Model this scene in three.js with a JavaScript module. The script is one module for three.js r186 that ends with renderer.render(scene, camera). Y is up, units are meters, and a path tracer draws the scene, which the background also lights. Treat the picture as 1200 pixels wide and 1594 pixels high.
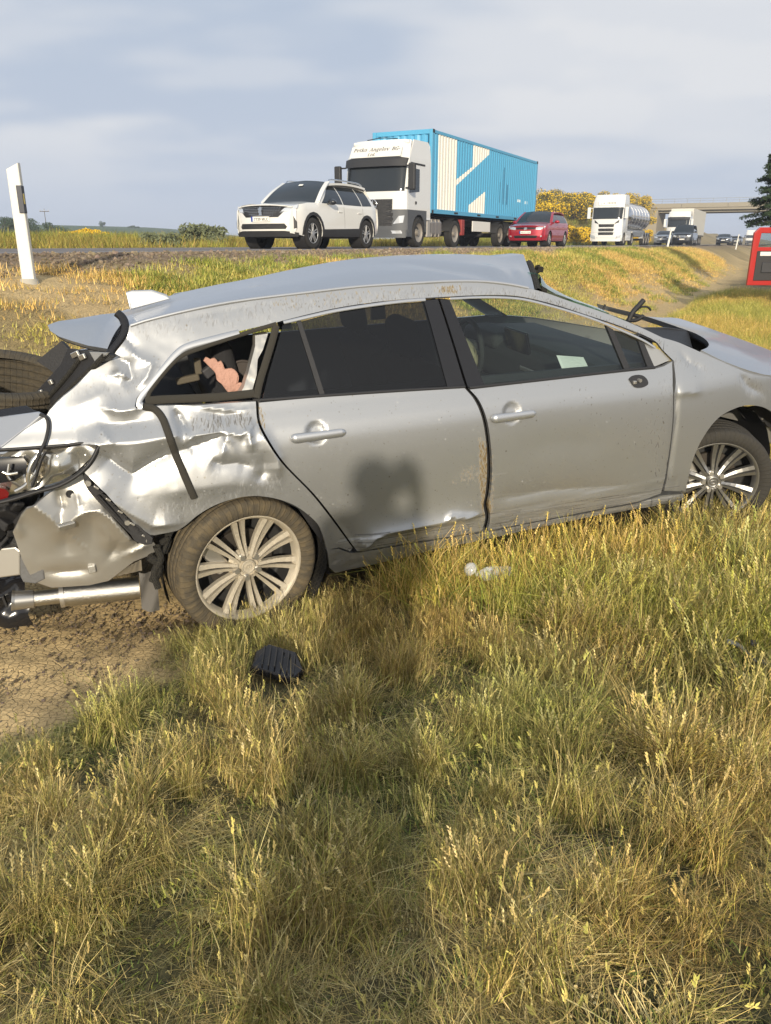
import * as THREE from 'three';
import { mergeGeometries } from 'three/addons/utils/BufferGeometryUtils.js';
import { RoundedBoxGeometry } from 'three/addons/geometries/RoundedBoxGeometry.js';
import { MarchingCubes } from 'three/addons/objects/MarchingCubes.js';
import { TextGeometry } from 'three/addons/geometries/TextGeometry.js';
import { FontLoader } from 'three/addons/loaders/FontLoader.js';

// ---------------------------------------------------------------- camera, sky, sun, exposure
const scene = new THREE.Scene();
const EYE = 1.62, FOC = 1200, PITCH = Math.atan(417 / FOC);      // lens 1200 px for a 1200 x 1594 frame, true horizon at row 380
const camera = new THREE.PerspectiveCamera(2 * Math.atan(797 / FOC) * 180 / Math.PI, 771 / 1024, 0.05, 4000);
camera.position.set(0, EYE, 0); camera.rotation.set(-PITCH, 0, 0); camera.updateMatrixWorld();
const renderer = new THREE.WebGLRenderer({ antialias: true });
renderer.toneMapping = THREE.LinearToneMapping; renderer.toneMappingExposure = 1.0;
renderer.shadowMap.enabled = true;

let seed = 20240611;
function rnd() { seed |= 0; seed = seed + 0x6D2B79F5 | 0; let t = Math.imul(seed ^ seed >>> 15, 1 | seed); t = t + Math.imul(t ^ t >>> 7, 61 | t) ^ t; return ((t ^ t >>> 14) >>> 0) / 4294967296; }
const rr = (a, b) => a + (b - a) * rnd();
const lerp = (a, b, t) => a + (b - a) * t, clamp = (x, a = 0, b = 1) => Math.min(b, Math.max(a, x));
const sstep = (a, b, x) => { const t = clamp((x - a) / (b - a)); return t * t * (3 - 2 * t); };
const hash2 = (i, j, s = 0) => { let h = Math.imul(i | 0, 374761393) + Math.imul(j | 0, 668265263) + Math.imul(s | 0, 974634777); h = Math.imul(h ^ h >>> 13, 1274126177); return ((h ^ h >>> 16) >>> 0) / 4294967296; };
function vnoise(x, y, s = 0, wrap = 0) {
  let i = Math.floor(x), j = Math.floor(y); const fx = x - i, fy = y - j, u = fx * fx * (3 - 2 * fx), v = fy * fy * (3 - 2 * fy);
  const m = (a) => wrap ? ((a % wrap) + wrap) % wrap : a;
  return lerp(lerp(hash2(m(i), m(j), s), hash2(m(i + 1), m(j), s), u), lerp(hash2(m(i), m(j + 1), s), hash2(m(i + 1), m(j + 1), s), u), v);
}
function fbm(x, y, o = 4, s = 0, wrap = 0) { let a = 0, w = 0.5, n = 0; for (let k = 0; k < o; k++) { a += w * vnoise(x, y, s + k * 17, wrap); n += w; x *= 2; y *= 2; wrap *= 2; w *= 0.5; } return a / n; }

const SUN_EL = 15.5 * Math.PI / 180, SUN_AZ = 1.5 * Math.PI / 180;   // low sun almost straight behind the photographer
const sunDir = new THREE.Vector3(-Math.sin(SUN_AZ) * Math.cos(SUN_EL), Math.sin(SUN_EL), Math.cos(SUN_AZ) * Math.cos(SUN_EL));
const sun = new THREE.DirectionalLight(new THREE.Color().setRGB(1.0, 0.88, 0.69), 4.8);
sun.position.copy(sunDir).multiplyScalar(60); sun.shadow.radius = 2.6; sun.castShadow = true;
sun.shadow.mapSize.set(4096, 4096); Object.assign(sun.shadow.camera, { left: -40, right: 40, top: 40, bottom: -40, near: 1, far: 200 });
scene.add(sun, sun.target);
{ // pale blue-grey evening sky with thin veils of cloud
  const W = 1024, H = 512, data = new Float32Array(W * H * 4);
  for (let j = 0; j < H; j++) for (let i = 0; i < W; i++) {
    const el = (j + 0.5) / H * Math.PI - Math.PI / 2, az = ((i + 0.5) / W - 0.5) * 2 * Math.PI;
    const dx = Math.cos(el) * Math.cos(az), dy = Math.sin(el), dz = Math.cos(el) * Math.sin(az), e = Math.max(dy, 0);
    const t = Math.pow(e, 0.6), q = sstep(0, 0.32, e);
    let r = lerp(0.58, 0.38, t), g = lerp(0.635, 0.49, t), b = lerp(0.74, 0.64, t);
    const px = dx / (e + 0.16), pz = dz / (e + 0.16);
    let c = sstep(0.40, 0.66, fbm(px * 0.75 + 7.3, pz * 1.7 + 2.1, 5, 3)) * 0.85 + 0.4 * sstep(0.46, 0.68, fbm(px * 1.7 + 1.7, pz * 4.6, 4, 9));
    c = clamp(c) * sstep(0.0, 0.16, e);
    r = lerp(r, 0.80, c * 0.85); g = lerp(g, 0.81, c * 0.85); b = lerp(b, 0.83, c * 0.85);
    const cosA = dx * sunDir.x + dy * sunDir.y + dz * sunDir.z, gl = Math.exp((cosA - 1) * 5) * 0.5 + Math.exp((cosA - 1) * 40) * 0.9;
    r += gl * 0.62; g += gl * 0.52; b += gl * 0.38;
    if (dy < 0) { r = 0.2; g = 0.19; b = 0.15; }
    const k = (j * W + i) * 4; data[k] = r; data[k + 1] = g; data[k + 2] = b; data[k + 3] = 1;
  }
  const tex = new THREE.DataTexture(data, W, H, THREE.RGBAFormat, THREE.FloatType);
  tex.mapping = THREE.EquirectangularReflectionMapping; tex.magFilter = tex.minFilter = THREE.LinearFilter; tex.wrapS = THREE.RepeatWrapping; tex.needsUpdate = true;
  scene.background = tex; scene.environment = tex;
}
scene.fog = new THREE.FogExp2(new THREE.Color().setRGB(0.62, 0.68, 0.80), 0.0009);

// ---------------------------------------------------------------- helpers
const V = (x, y, z) => new THREE.Vector3(x, y, z);
const taken = {};
function numbered(n) { if (!(n in taken)) { taken[n] = 0; return n; } return n + '_' + String(++taken[n]).padStart(3, '0'); }
function shade(o) { o.castShadow = o.receiveShadow = true; return o; }
function tag(o, label, category, group) { o.userData.label = label; o.userData.category = category; if (group) o.userData.group = group; return o; }
function thing(name, label, category, pos = [0, 0, 0], turn = 0, group) { const o = new THREE.Group(); o.name = numbered(name); o.position.set(...pos); o.rotation.y = turn; scene.add(o); return tag(o, label, category, group); }
function part(parent, name, geo, mat, label) { const m = shade(new THREE.Mesh(Array.isArray(geo) ? merge(geo) : geo, mat)); m.name = parent === scene ? numbered(name) : name; if (label) m.userData.label = label; parent.add(m); return m; }
function structure(name, geo, mat) { const m = part(scene, name, geo, mat); m.userData.kind = 'structure'; return m; }
function merge(list) {
  return mergeGeometries(list.filter(Boolean).map((g) => { g = g.index ? g.toNonIndexed() : g.clone(); for (const k of Object.keys(g.attributes)) if (!['position', 'normal', 'uv'].includes(k)) g.deleteAttribute(k);
    if (!g.attributes.uv) g.setAttribute('uv', new THREE.BufferAttribute(new Float32Array(g.attributes.position.count * 2), 2)); return g; }));
}
const tr = (g, x = 0, y = 0, z = 0, rx = 0, ry = 0, rz = 0) => g.applyMatrix4(new THREE.Matrix4().compose(V(x, y, z), new THREE.Quaternion().setFromEuler(new THREE.Euler(rx, ry, rz)), V(1, 1, 1)));
const rbox = (w, h, d, r = 0.01, s = 2) => new RoundedBoxGeometry(w, h, d, s, Math.min(r, w / 2.01, h / 2.01, d / 2.01));
const boxAt = (x0, x1, y0, y1, z0, z1, r = 0.01) => tr(rbox(Math.abs(x1 - x0), Math.abs(y1 - y0), Math.abs(z1 - z0), r), (x0 + x1) / 2, (y0 + y1) / 2, (z0 + z1) / 2);
const cyl = (r, h, n = 20, r2 = r) => new THREE.CylinderGeometry(r2, r, h, n);
function tube(pts, r, n = 6, seg = 0) { const c = new THREE.CatmullRomCurve3(pts.map((p) => p.isVector3 ? p : V(...p)), false, 'catmullrom', 0.5); return new THREE.TubeGeometry(c, seg || pts.length * 5, r, n, false); }
function ellipsoid(rx, ry, rz, n = 16) { return new THREE.SphereGeometry(1, n, Math.round(n * 0.7)).scale(rx, ry, rz); }
const P = (s) => s.trim().split(/\s+/).map((q) => q.split(',').map(Number));
function crv(pts, n = 5) { // smooth open run through 2D points
  const c = new THREE.CatmullRomCurve3(pts.map((p) => V(p[0], p[1], 0)), false, 'centripetal'); return c.getPoints((pts.length - 1) * n).map((p) => [p.x, p.y]);
}
function shape2(pts) { return new THREE.Shape(pts.map((p) => new THREE.Vector2(p[0], p[1]))); }
function extr(pts, depth, bevel = 0) { return new THREE.ExtrudeGeometry(shape2(pts), { depth, bevelEnabled: bevel > 0, bevelSize: bevel, bevelThickness: bevel, bevelSegments: 2, curveSegments: 6 }); }

// A sheet over a 2D outline: pts outline in (a, b), depth c = f(a, b); to3 maps (a, b, c) to 3D; edges folded back by t
function clipAxis(poly, ax, lim, sgn) {
  const out = []; for (let i = 0; i < poly.length; i++) { const p = poly[i], q = poly[(i + 1) % poly.length], dp = (p[ax] - lim) * sgn, dq = (q[ax] - lim) * sgn;
    if (dp >= 0) out.push(p); if ((dp > 0 && dq < 0) || (dp < 0 && dq > 0)) { const t = dp / (dp - dq); out.push([p[0] + (q[0] - p[0]) * t, p[1] + (q[1] - p[1]) * t]); } }
  return out;
}
const area2 = (p) => { let a = 0; for (let i = 0; i < p.length; i++) { const q = p[(i + 1) % p.length]; a += p[i][0] * q[1] - q[0] * p[i][1]; } return a / 2; };
function sheet(poly, f, { cell = 0.03, t = 0.012, to3 = (a, b, c) => [a, b, c], flip = false, uvs = 1, eps = 0.004 } = {}) {
  if (area2(poly) < 0) poly = poly.slice().reverse();
  let x0 = 1e9, x1 = -1e9, y0 = 1e9, y1 = -1e9; for (const p of poly) { x0 = Math.min(x0, p[0]); x1 = Math.max(x1, p[0]); y0 = Math.min(y0, p[1]); y1 = Math.max(y1, p[1]); }
  const pos = [], nor = [], uv = [], idx = [], map = new Map();
  const vert = (p) => { const k = Math.round(p[0] * 2e4) + ',' + Math.round(p[1] * 2e4); let v = map.get(k); if (v !== undefined) return v;
    const c = f(p[0], p[1]), fa = (f(p[0] + eps, p[1]) - f(p[0] - eps, p[1])) / (2 * eps), fb = (f(p[0], p[1] + eps) - f(p[0], p[1] - eps)) / (2 * eps);
    const o = to3(p[0], p[1], c), A = to3(p[0] + eps, p[1], c + fa * eps), B = to3(p[0], p[1] + eps, c + fb * eps);
    const n = V(A[0] - o[0], A[1] - o[1], A[2] - o[2]).cross(V(B[0] - o[0], B[1] - o[1], B[2] - o[2])).normalize(); if (flip) n.negate();
    v = pos.length / 3; map.set(k, v); pos.push(...o); nor.push(n.x, n.y, n.z); uv.push(p[0] * uvs, p[1] * uvs); return v; };
  const nx = Math.max(1, Math.ceil((x1 - x0) / cell)), ny = Math.max(1, Math.ceil((y1 - y0) / cell)), cx = (x1 - x0) / nx, cy = (y1 - y0) / ny;
  const tri = (a, b, c) => { if (a !== b && b !== c && a !== c) flip ? idx.push(a, c, b) : idx.push(a, b, c); };
  for (let j = 0; j < ny; j++) {
    const row = clipAxis(clipAxis(poly, 1, y0 + j * cy, 1), 1, y0 + (j + 1) * cy, -1); if (row.length < 3) continue;
    for (let i = 0; i < nx; i++) {
      const xa = x0 + i * cx, xb = xa + cx, ya = y0 + j * cy, yb = ya + cy, c = clipAxis(clipAxis(row, 0, xa, 1), 0, xb, -1); if (c.length < 3) continue;
      const ar = area2(c); if (ar < 1e-9) continue;
      if (ar > cx * cy * 0.9999) { const q = [[xa, ya], [xb, ya], [xb, yb], [xa, yb]].map(vert); tri(q[0], q[1], q[2]); tri(q[0], q[2], q[3]); continue; }
      const clean = c.filter((p, k) => { const q = c[(k + 1) % c.length]; return Math.hypot(p[0] - q[0], p[1] - q[1]) > 1e-6; }); if (clean.length < 3) continue;
      const cv = clean.map((p) => new THREE.Vector2(p[0], p[1])), tt = THREE.ShapeUtils.triangulateShape(cv, []);
      for (const [a, b, d] of tt) { const s = (clean[b][0] - clean[a][0]) * (clean[d][1] - clean[a][1]) - (clean[d][0] - clean[a][0]) * (clean[b][1] - clean[a][1]); if (Math.abs(s) < 1e-10) continue; s > 0 ? tri(vert(clean[a]), vert(clean[b]), vert(clean[d])) : tri(vert(clean[a]), vert(clean[d]), vert(clean[b])); }
    }
  }
  if (t) for (let i = 0; i < poly.length; i++) { // folded edge
    const p = poly[i], q = poly[(i + 1) % poly.length], L = Math.hypot(q[0] - p[0], q[1] - p[1]); if (L < 1e-6) continue; const n = Math.max(1, Math.ceil(L / cell));
    for (let k = 0; k < n; k++) { const a = [lerp(p[0], q[0], k / n), lerp(p[1], q[1], k / n)], b = [lerp(p[0], q[0], (k + 1) / n), lerp(p[1], q[1], (k + 1) / n)];
      const ca = f(...a), cb = f(...b), A = to3(...a, ca), B = to3(...b, cb), A2 = to3(...a, ca - t), B2 = to3(...b, cb - t), base = pos.length / 3;
      const e = V(B[0] - A[0], B[1] - A[1], B[2] - A[2]), w = V(A2[0] - A[0], A2[1] - A[1], A2[2] - A[2]), nn = w.cross(e).normalize();
      for (const o of [A, B, B2, A2]) { pos.push(...o); nor.push(nn.x, nn.y, nn.z); } uv.push(a[0], a[1], b[0], b[1], b[0], b[1], a[0], a[1]);
      idx.push(base, base + 2, base + 1, base, base + 3, base + 2); } }
  const g = new THREE.BufferGeometry(); g.setAttribute('position', new THREE.Float32BufferAttribute(pos, 3)); g.setAttribute('normal', new THREE.Float32BufferAttribute(nor, 3)); g.setAttribute('uv', new THREE.Float32BufferAttribute(uv, 2)); g.setIndex(idx); return g;
}
// a surface from a grid of points
function gridGeo(nu, nv, fn, uvScale) {
  const pos = [], uv = [], idx = []; for (let j = 0; j <= nv; j++) for (let i = 0; i <= nu; i++) { const p = fn(i / nu, j / nv); pos.push(p.x, p.y, p.z); uv.push(i / nu * (uvScale ? uvScale[0] : 1), j / nv * (uvScale ? uvScale[1] : 1)); }
  for (let j = 0; j < nv; j++) for (let i = 0; i < nu; i++) { const a = j * (nu + 1) + i, b = a + 1, c = a + nu + 1, d = c + 1; idx.push(a, b, d, a, d, c); }
  const g = new THREE.BufferGeometry(); g.setAttribute('position', new THREE.Float32BufferAttribute(pos, 3)); g.setAttribute('uv', new THREE.Float32BufferAttribute(uv, 2)); g.setIndex(idx); g.computeVertexNormals(); return g;
}
function polyAt(pts, t) { // point along a run of Vector3, t 0..1 by index
  const f = clamp(t) * (pts.length - 1), i = Math.min(pts.length - 2, Math.floor(f)); return pts[i].clone().lerp(pts[i + 1], f - i);
}
// ---------------------------------------------------------------- textures
function noiseTex(n, fn, srgb = false, rep = true) { const d = new Uint8Array(n * n * 4); for (let j = 0; j < n; j++) for (let i = 0; i < n; i++) { const c = fn(i / n, j / n); const k = (j * n + i) * 4; d[k] = clamp(c[0]) * 255; d[k + 1] = clamp(c[1]) * 255; d[k + 2] = clamp(c[2]) * 255; d[k + 3] = 255; }
  const t = new THREE.DataTexture(d, n, n); t.magFilter = THREE.LinearFilter; t.minFilter = THREE.LinearMipmapLinearFilter; t.generateMipmaps = true; if (rep) t.wrapS = t.wrapT = THREE.RepeatWrapping; if (srgb) t.colorSpace = THREE.SRGBColorSpace; t.needsUpdate = true; return t; }
const grainTex = noiseTex(256, (u, v) => { const a = 0.62 * fbm(u * 8, v * 8, 5, 5, 8) + 0.38 * hash2(u * 256, v * 256, 8); return [a, a, a]; });
const patchTex = noiseTex(256, (u, v) => { const a = fbm(u * 4, v * 4, 5, 11, 4); return [a, a, a]; });
function rep(t, x, y = x) { const c = t.clone(); c.repeat.set(x, y); c.needsUpdate = true; return c; }
const rgb = (r, g, b) => new THREE.Color().setRGB(r, g, b);
const std = (c, roughness = 0.8, o = {}) => new THREE.MeshStandardMaterial({ color: Array.isArray(c) ? rgb(...c) : c, roughness, side: THREE.DoubleSide, ...o });
const phys = (c, roughness, o = {}) => new THREE.MeshPhysicalMaterial({ color: Array.isArray(c) ? rgb(...c) : c, roughness, side: THREE.DoubleSide, ...o });
function canvasTex(w, h, draw, srgb = true) { const c = document.createElement('canvas'); c.width = w; c.height = h; draw(c.getContext('2d'), w, h); const t = new THREE.CanvasTexture(c); if (srgb) t.colorSpace = THREE.SRGBColorSpace; t.anisotropy = 8; return t; }

// ---------------------------------------------------------------- terrain
// road frame: s = metres from the camera across towards the road, tt = metres along it (away, to the right)
const RA = 27 * Math.PI / 180, RC = Math.cos(RA), RS = Math.sin(RA);
const toS = (x, z) => -x * RC - z * RS, toT = (x, z) => x * RS - z * RC;
const fromST = (s, t) => [-s * RC + t * RS, -s * RS - t * RC];
const ROADY = 1.51, S_NEAR = 8.2, S_FAR = 18.4;
function bank(s) { // cross profile of the median up to the road and the far verge
  return 0.02 + (-0.12) * sstep(1.6, 2.6, s) + 1.30 * sstep(3.0, 6.6, s) + 0.30 * sstep(6.0, 8.0, s);
}
function ground(x, z) {
  const s = toS(x, z), t = toT(x, z);
  let y = bank(s);
  const dry = sstep(7.0, 13.0, t);                                     // the drain is open further along
  y -= 0.10 * dry * sstep(1.8, 3.0, s) * (1 - sstep(3.6, 5.2, s));
  y += 0.05 * (fbm(x * 0.6 + 3, z * 0.6, 3, 21) - 0.5) * (1 - sstep(6.8, 8.0, s)) + 0.035 * (fbm(x * 2.3, z * 2.3, 3, 22) - 0.5) * (1 - sstep(7.4, 8.0, s));
  if (s > S_NEAR - 0.3) y = Math.min(y, ROADY - 0.012 - 0.12 * sstep(S_NEAR + 0.2, S_NEAR + 1.0, s));
  if (s > S_FAR - 0.5) {
    const q = s - S_FAR; y = ROADY - 0.13 + 0.10 * sstep(-0.5, 0.3, q) - 0.25 * sstep(0.6, 3, q) + 0.3 * sstep(3, 6, q);
    const left = 1 - sstep(-0.30, -0.08, x / Math.max(1, -z));
    y += 0.25 * sstep(5, 16, q) * left + (0.9 - 0.5 * left) * sstep(14, 60, q) + 0.25 * (fbm(x * 0.12, z * 0.12, 3, 23) - 0.5) * sstep(2, 9, q);
    y += left * 7.0 * sstep(70, 330, q) + 1.2 * sstep(60, 300, q);
    const east = sstep(0.0, 0.12, x / Math.max(1, -z)); y += east * 3.6 * sstep(2, 9, q) * sstep(62, 92, t) + east * 3.0 * sstep(4, 12, q) * sstep(128, 146, t) * (1 - sstep(156, 176, t));
  }
  if (s < -3) y += 0.5 * sstep(-3, -12, s) ;
  if (s < -30) y += 1.2 * sstep(-30, -70, s);
  return y;
}
const BERM = (x, z) => { const s = toS(x, z), t = toT(x, z); return sstep(6.9, 7.5, s) * (1 - sstep(8.6, 8.9, s)); };
function mudMask(x, z) { // bare dry mud behind the wreck
  const w = 0.5 * (fbm(x * 2.2, z * 2.2, 3, 31) - 0.5), a = Math.hypot((x + 1.85) / 1.12, (z + 3.05) / 1.05) + w; return 1 - sstep(0.76, 1.02, a);
}
function dirtMask(x, z) { // trodden earth: mud patch, foot of the post, drain, bare spots on the bank
  const s = toS(x, z), t = toT(x, z); let m = mudMask(x, z);
  const post = Math.hypot((x + 2.9) / 1.9, (z + 7.7) / 0.8) + 0.7 * (fbm(x * 1.3, z * 1.3, 3, 33) - 0.5); m = Math.max(m, 0.85 * (1 - sstep(0.6, 1.1, post)));
  const dr = (1 - sstep(0.5, 1.7, Math.abs(s - 3.5 + 1.0 * (fbm(t * 0.25, 3, 2, 34) - 0.5)))) * sstep(5.5, 8.5, t); m = Math.max(m, 0.9 * dr);
  m = Math.max(m, 0.8 * sstep(0.55, 0.68, fbm(x * 0.5 + 9, z * 0.5, 4, 35)) * sstep(3.6, 5, s) * (1 - sstep(8, 9, s)));
  return m;
}
{ // ground: one sheet, finely divided round the camera
  const N = 420, a = 0.55, U = Math.asinh(1500 / a), pos = [], col = [], uv = [], idx = [];
  const ax = (i) => a * Math.sinh((i / N * 2 - 1) * U);
  const c = new THREE.Color();
  for (let j = 0; j <= N; j++) for (let i = 0; i <= N; i++) {
    const x = ax(i) + 0.6, z = ax(j) - 2.6; let y = ground(x, z);
    const r = Math.hypot(x, z), s = toS(x, z), t = toT(x, z);
    const mud = mudMask(x, z); if (mud > 0.01) y += mud * (-0.03 + 0.05 * (fbm(x * 5, z * 5, 3, 36) - 0.5));
    pos.push(x, y, z); uv.push(x, z);
    // dry litter, green undergrowth, soil, fields
    const g1 = fbm(x * 0.9, z * 0.9, 4, 41), g2 = fbm(x * 0.21 + 5, z * 0.21, 3, 42);
    let R = 0.15, G = 0.115, B = 0.06; const gr = sstep(0.42, 0.62, g1 * 0.6 + g2 * 0.4); R = lerp(R, 0.085, gr); G = lerp(G, 0.08, gr); B = lerp(B, 0.035, gr);
    const dryBank = sstep(3.0, 4.2, s) * (0.55 + 0.45 * sstep(0.4, 0.6, g2)); R = lerp(R, 0.34, dryBank); G = lerp(G, 0.26, dryBank); B = lerp(B, 0.12, dryBank);   // straw litter on the mown bank and verge
    const d = dirtMask(x, z), n = fbm(x * 3, z * 3, 4, 43) - 0.5; R = lerp(R, 0.60 + 0.22 * n, d); G = lerp(G, 0.45 + 0.18 * n, d); B = lerp(B, 0.23 + 0.09 * n, d);
    const be = BERM(x, z) * 0.9; R = lerp(R, 0.23, be); G = lerp(G, 0.17, be); B = lerp(B, 0.12, be);
    const q = s - S_FAR;
    if (q > 18) { const f = sstep(18, 40, q) * (0.6 + 0.4 * g2); R = lerp(R, 0.24, f); G = lerp(G, 0.21, f); B = lerp(B, 0.07, f); }
    const field = sstep(60, 72, q) * (1 - 0.8 * sstep(-0.22, -0.05, x / Math.max(1, -z))); R = lerp(R, 0.055, field); G = lerp(G, 0.10, field); B = lerp(B, 0.035, field);
    const stub = sstep(640, 700, q); R = lerp(R, 0.28, stub * 0.7); G = lerp(G, 0.24, stub * 0.7); B = lerp(B, 0.11, stub * 0.7);
    col.push(R, G, B);
  }
  for (let j = 0; j < N; j++) for (let i = 0; i < N; i++) { const p = j * (N + 1) + i, q = p + N + 1; idx.push(p, q, q + 1, p, q + 1, p + 1); }
  const g = new THREE.BufferGeometry(); g.setAttribute('position', new THREE.Float32BufferAttribute(pos, 3)); g.setAttribute('color', new THREE.Float32BufferAttribute(col, 3)); g.setAttribute('uv', new THREE.Float32BufferAttribute(uv, 2)); g.setIndex(idx); g.computeVertexNormals();
  const crackN = (u, v) => { let a = 9, b = 9; const K = 14, i = Math.floor(u * K), j = Math.floor(v * K); for (let q = -1; q <= 1; q++) for (let w = -1; w <= 1; w++) { const ii = ((i + q) % K + K) % K, jj = ((j + w) % K + K) % K, d = Math.hypot(u * K - i - q - hash2(ii, jj, 71), v * K - j - w - hash2(ii, jj, 72)); if (d < a) { b = a; a = d; } else if (d < b) b = d; } return b - a; };
  const soil = noiseTex(512, (u, v) => { const a1 = fbm(u * 12, v * 12, 5, 51, 12), h = hash2(u * 512, v * 512, 4); const k = (0.55 + 0.5 * a1 + 0.25 * (h - 0.5)) * (0.86 + 0.14 * sstep(0.0, 0.14, crackN(u + 0.03 * a1, v + 0.03 * a1))); return [k, k * 0.98, k * 0.95]; });
  soil.repeat.set(2.3, 2.3);
  const bmp = noiseTex(512, (u, v) => { const a1 = fbm(u * 24, v * 24, 4, 52, 24), h = hash2(u * 512, v * 512, 14); const k = (a1 * 0.6 + 0.15 * h) * 0.6 + 0.45 * sstep(0.0, 0.16, crackN(u + 0.03 * a1, v + 0.03 * a1)); return [k, k, k]; }); bmp.repeat.set(2.3, 2.3);
  structure('ground', g, std([1.25, 1.25, 1.25], 1, { vertexColors: true, map: soil, bumpMap: bmp, bumpScale: 0.012 }));
}
{ // carriageway of the motorway with edge lines, shoulder joints and lane dashes
  const asph = noiseTex(512, (u, v) => { const h = hash2(u * 512, v * 512, 61), a1 = fbm(u * 6, v * 6, 4, 62, 6); const k = 0.6 + 0.35 * a1 + 0.5 * (h - 0.5); return [k, k, k * 1.02]; }); asph.repeat.set(0.7, 0.7);
  const slab = (s0, s1, y, t0 = -120, t1 = 900) => { const n = 60, p = [], uv = [], idx = []; for (let k = 0; k <= n; k++) for (const s of [s0, s1]) { const t = lerp(t0, t1, (k / n) ** 1.6), [x, z] = fromST(s, t); p.push(x, y, z); uv.push(s, t); }
    for (let k = 0; k < n; k++) { const a = 2 * k; idx.push(a, a + 1, a + 3, a, a + 3, a + 2); } const g = new THREE.BufferGeometry(); g.setAttribute('position', new THREE.Float32BufferAttribute(p, 3)); g.setAttribute('uv', new THREE.Float32BufferAttribute(uv, 2)); g.setIndex(idx); g.computeVertexNormals(); return g; };
  structure('road', slab(S_NEAR, S_FAR, ROADY), std([0.24, 0.215, 0.205], 0.95, { map: asph, bumpMap: asph, bumpScale: 0.003 }));
  const paint = std([0.62, 0.61, 0.57], 0.7, { bumpMap: rep(grainTex, 3), bumpScale: 0.002 });
  structure('road_edge_line', slab(9.0, 9.15, ROADY + 0.005), paint);
  structure('road_edge_line', slab(15.95, 16.1, ROADY + 0.005), paint);
  const dash = []; for (let t = -40; t < 320; t += 17) dash.push(slab(12.44, 12.56, ROADY + 0.005, t, t + 5)); structure('lane_dashes', merge(dash), paint);
}
// ---------------------------------------------------------------- the wrecked estate car
// local frame: x forward from the rear axle, y up from its own ground line, z to its right side (towards the camera)
const wreck = thing('wrecked_estate_car', 'crumpled silver estate car wreck with a torn off bumper standing in dry grass', 'car');
{
  const R = new THREE.Matrix4().makeRotationFromEuler(new THREE.Euler(0.062, 0.3668, 0.0625, 'YZX'));
  const hub = V(0, 0.315, 0.86).applyMatrix4(R);
  wreck.rotation.set(0.062, 0.3668, 0.0625, 'YZX'); wreck.position.set(-0.591 - hub.x, EYE - 1.365 - hub.y, -3.127 - hub.z); wreck.updateMatrixWorld();
}
const wInv = wreck.matrixWorld.clone().invert(), eyeL = camera.position.clone().applyMatrix4(wInv);
function rayL(px, py) { return V((px - 600) / FOC, (797 - py) / FOC, -1).applyMatrix4(new THREE.Matrix4().extractRotation(camera.matrixWorld)).applyMatrix4(new THREE.Matrix4().extractRotation(wInv)).normalize(); }
function rayW(px, py) { return V((px - 600) / FOC, (797 - py) / FOC, -1).applyMatrix4(new THREE.Matrix4().extractRotation(camera.matrixWorld)).normalize(); }
function onGround(px, py) { const d = rayW(px, py); let t = 0.3; for (let k = 0; k < 4000; k++) { const x = d.x * t, z = d.z * t; if (EYE + d.y * t < ground(x, z)) break; t *= 1.002; t += 0.002; } return V(d.x * t, ground(d.x * t, d.z * t), d.z * t); }
const prof = [[-0.2, 0.70], [0.12, 0.80], [0.22, 0.842], [0.34, 0.868], [0.55, 0.886], [0.72, 0.893], [0.84, 0.888], [0.905, 0.873], [0.955, 0.846], [1.0, 0.818], [1.1, 0.768], [1.25, 0.692], [1.38, 0.618], [1.5, 0.53], [1.8, 0.3]];
function prf(y) { for (let i = 1; i < prof.length; i++) if (y <= prof[i][0] || i === prof.length - 1) { // monotone-ish cubic
  const p0 = prof[Math.max(0, i - 2)], p1 = prof[i - 1], p2 = prof[i], p3 = prof[Math.min(prof.length - 1, i + 1)], t = (y - p1[0]) / (p2[0] - p1[0]), h = p2[0] - p1[0];
  const m1 = i > 1 ? (p2[1] - p0[1]) / (p2[0] - p0[0]) : (p2[1] - p1[1]) / h, m2 = (p3[1] - p1[1]) / Math.max(1e-6, p3[0] - p1[0]); const a = t * t, b = a * t;
  return (2 * b - 3 * a + 1) * p1[1] + (b - 2 * a + t) * h * m1 + (-2 * b + 3 * a) * p2[1] + (b - a) * h * (i === prof.length - 1 ? m1 : m2); } return 0.8; }
function S0(x, y) { let z = prf(y - 0.03 * clamp((1.2 - x) / 1.2, -1, 1.3)); if (x < 0) z -= 0.13 * Math.pow(-x, 1.7) ; if (x > 2.3) z -= 0.10 * Math.pow(x - 2.3, 2); return z; }
function U(px, py, zf = S0, off = 0) { const d = rayL(px, py); let z = 0.85, p; for (let k = 0; k < 24; k++) { const t = (z - eyeL.z) / d.z; p = eyeL.clone().addScaledVector(d, t); z = lerp(z, zf(p.x, p.y) + off, 0.75); } return p; }
function onPlane(px, py, p0, n) { const d = rayL(px, py), t = p0.clone().sub(eyeL).dot(n) / d.dot(n); return eyeL.clone().addScaledVector(d, t); }
const XY = (pts, zf, off) => pts.map(([x, y]) => { const p = U(x, y, zf, off); return [p.x, p.y]; });
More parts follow.
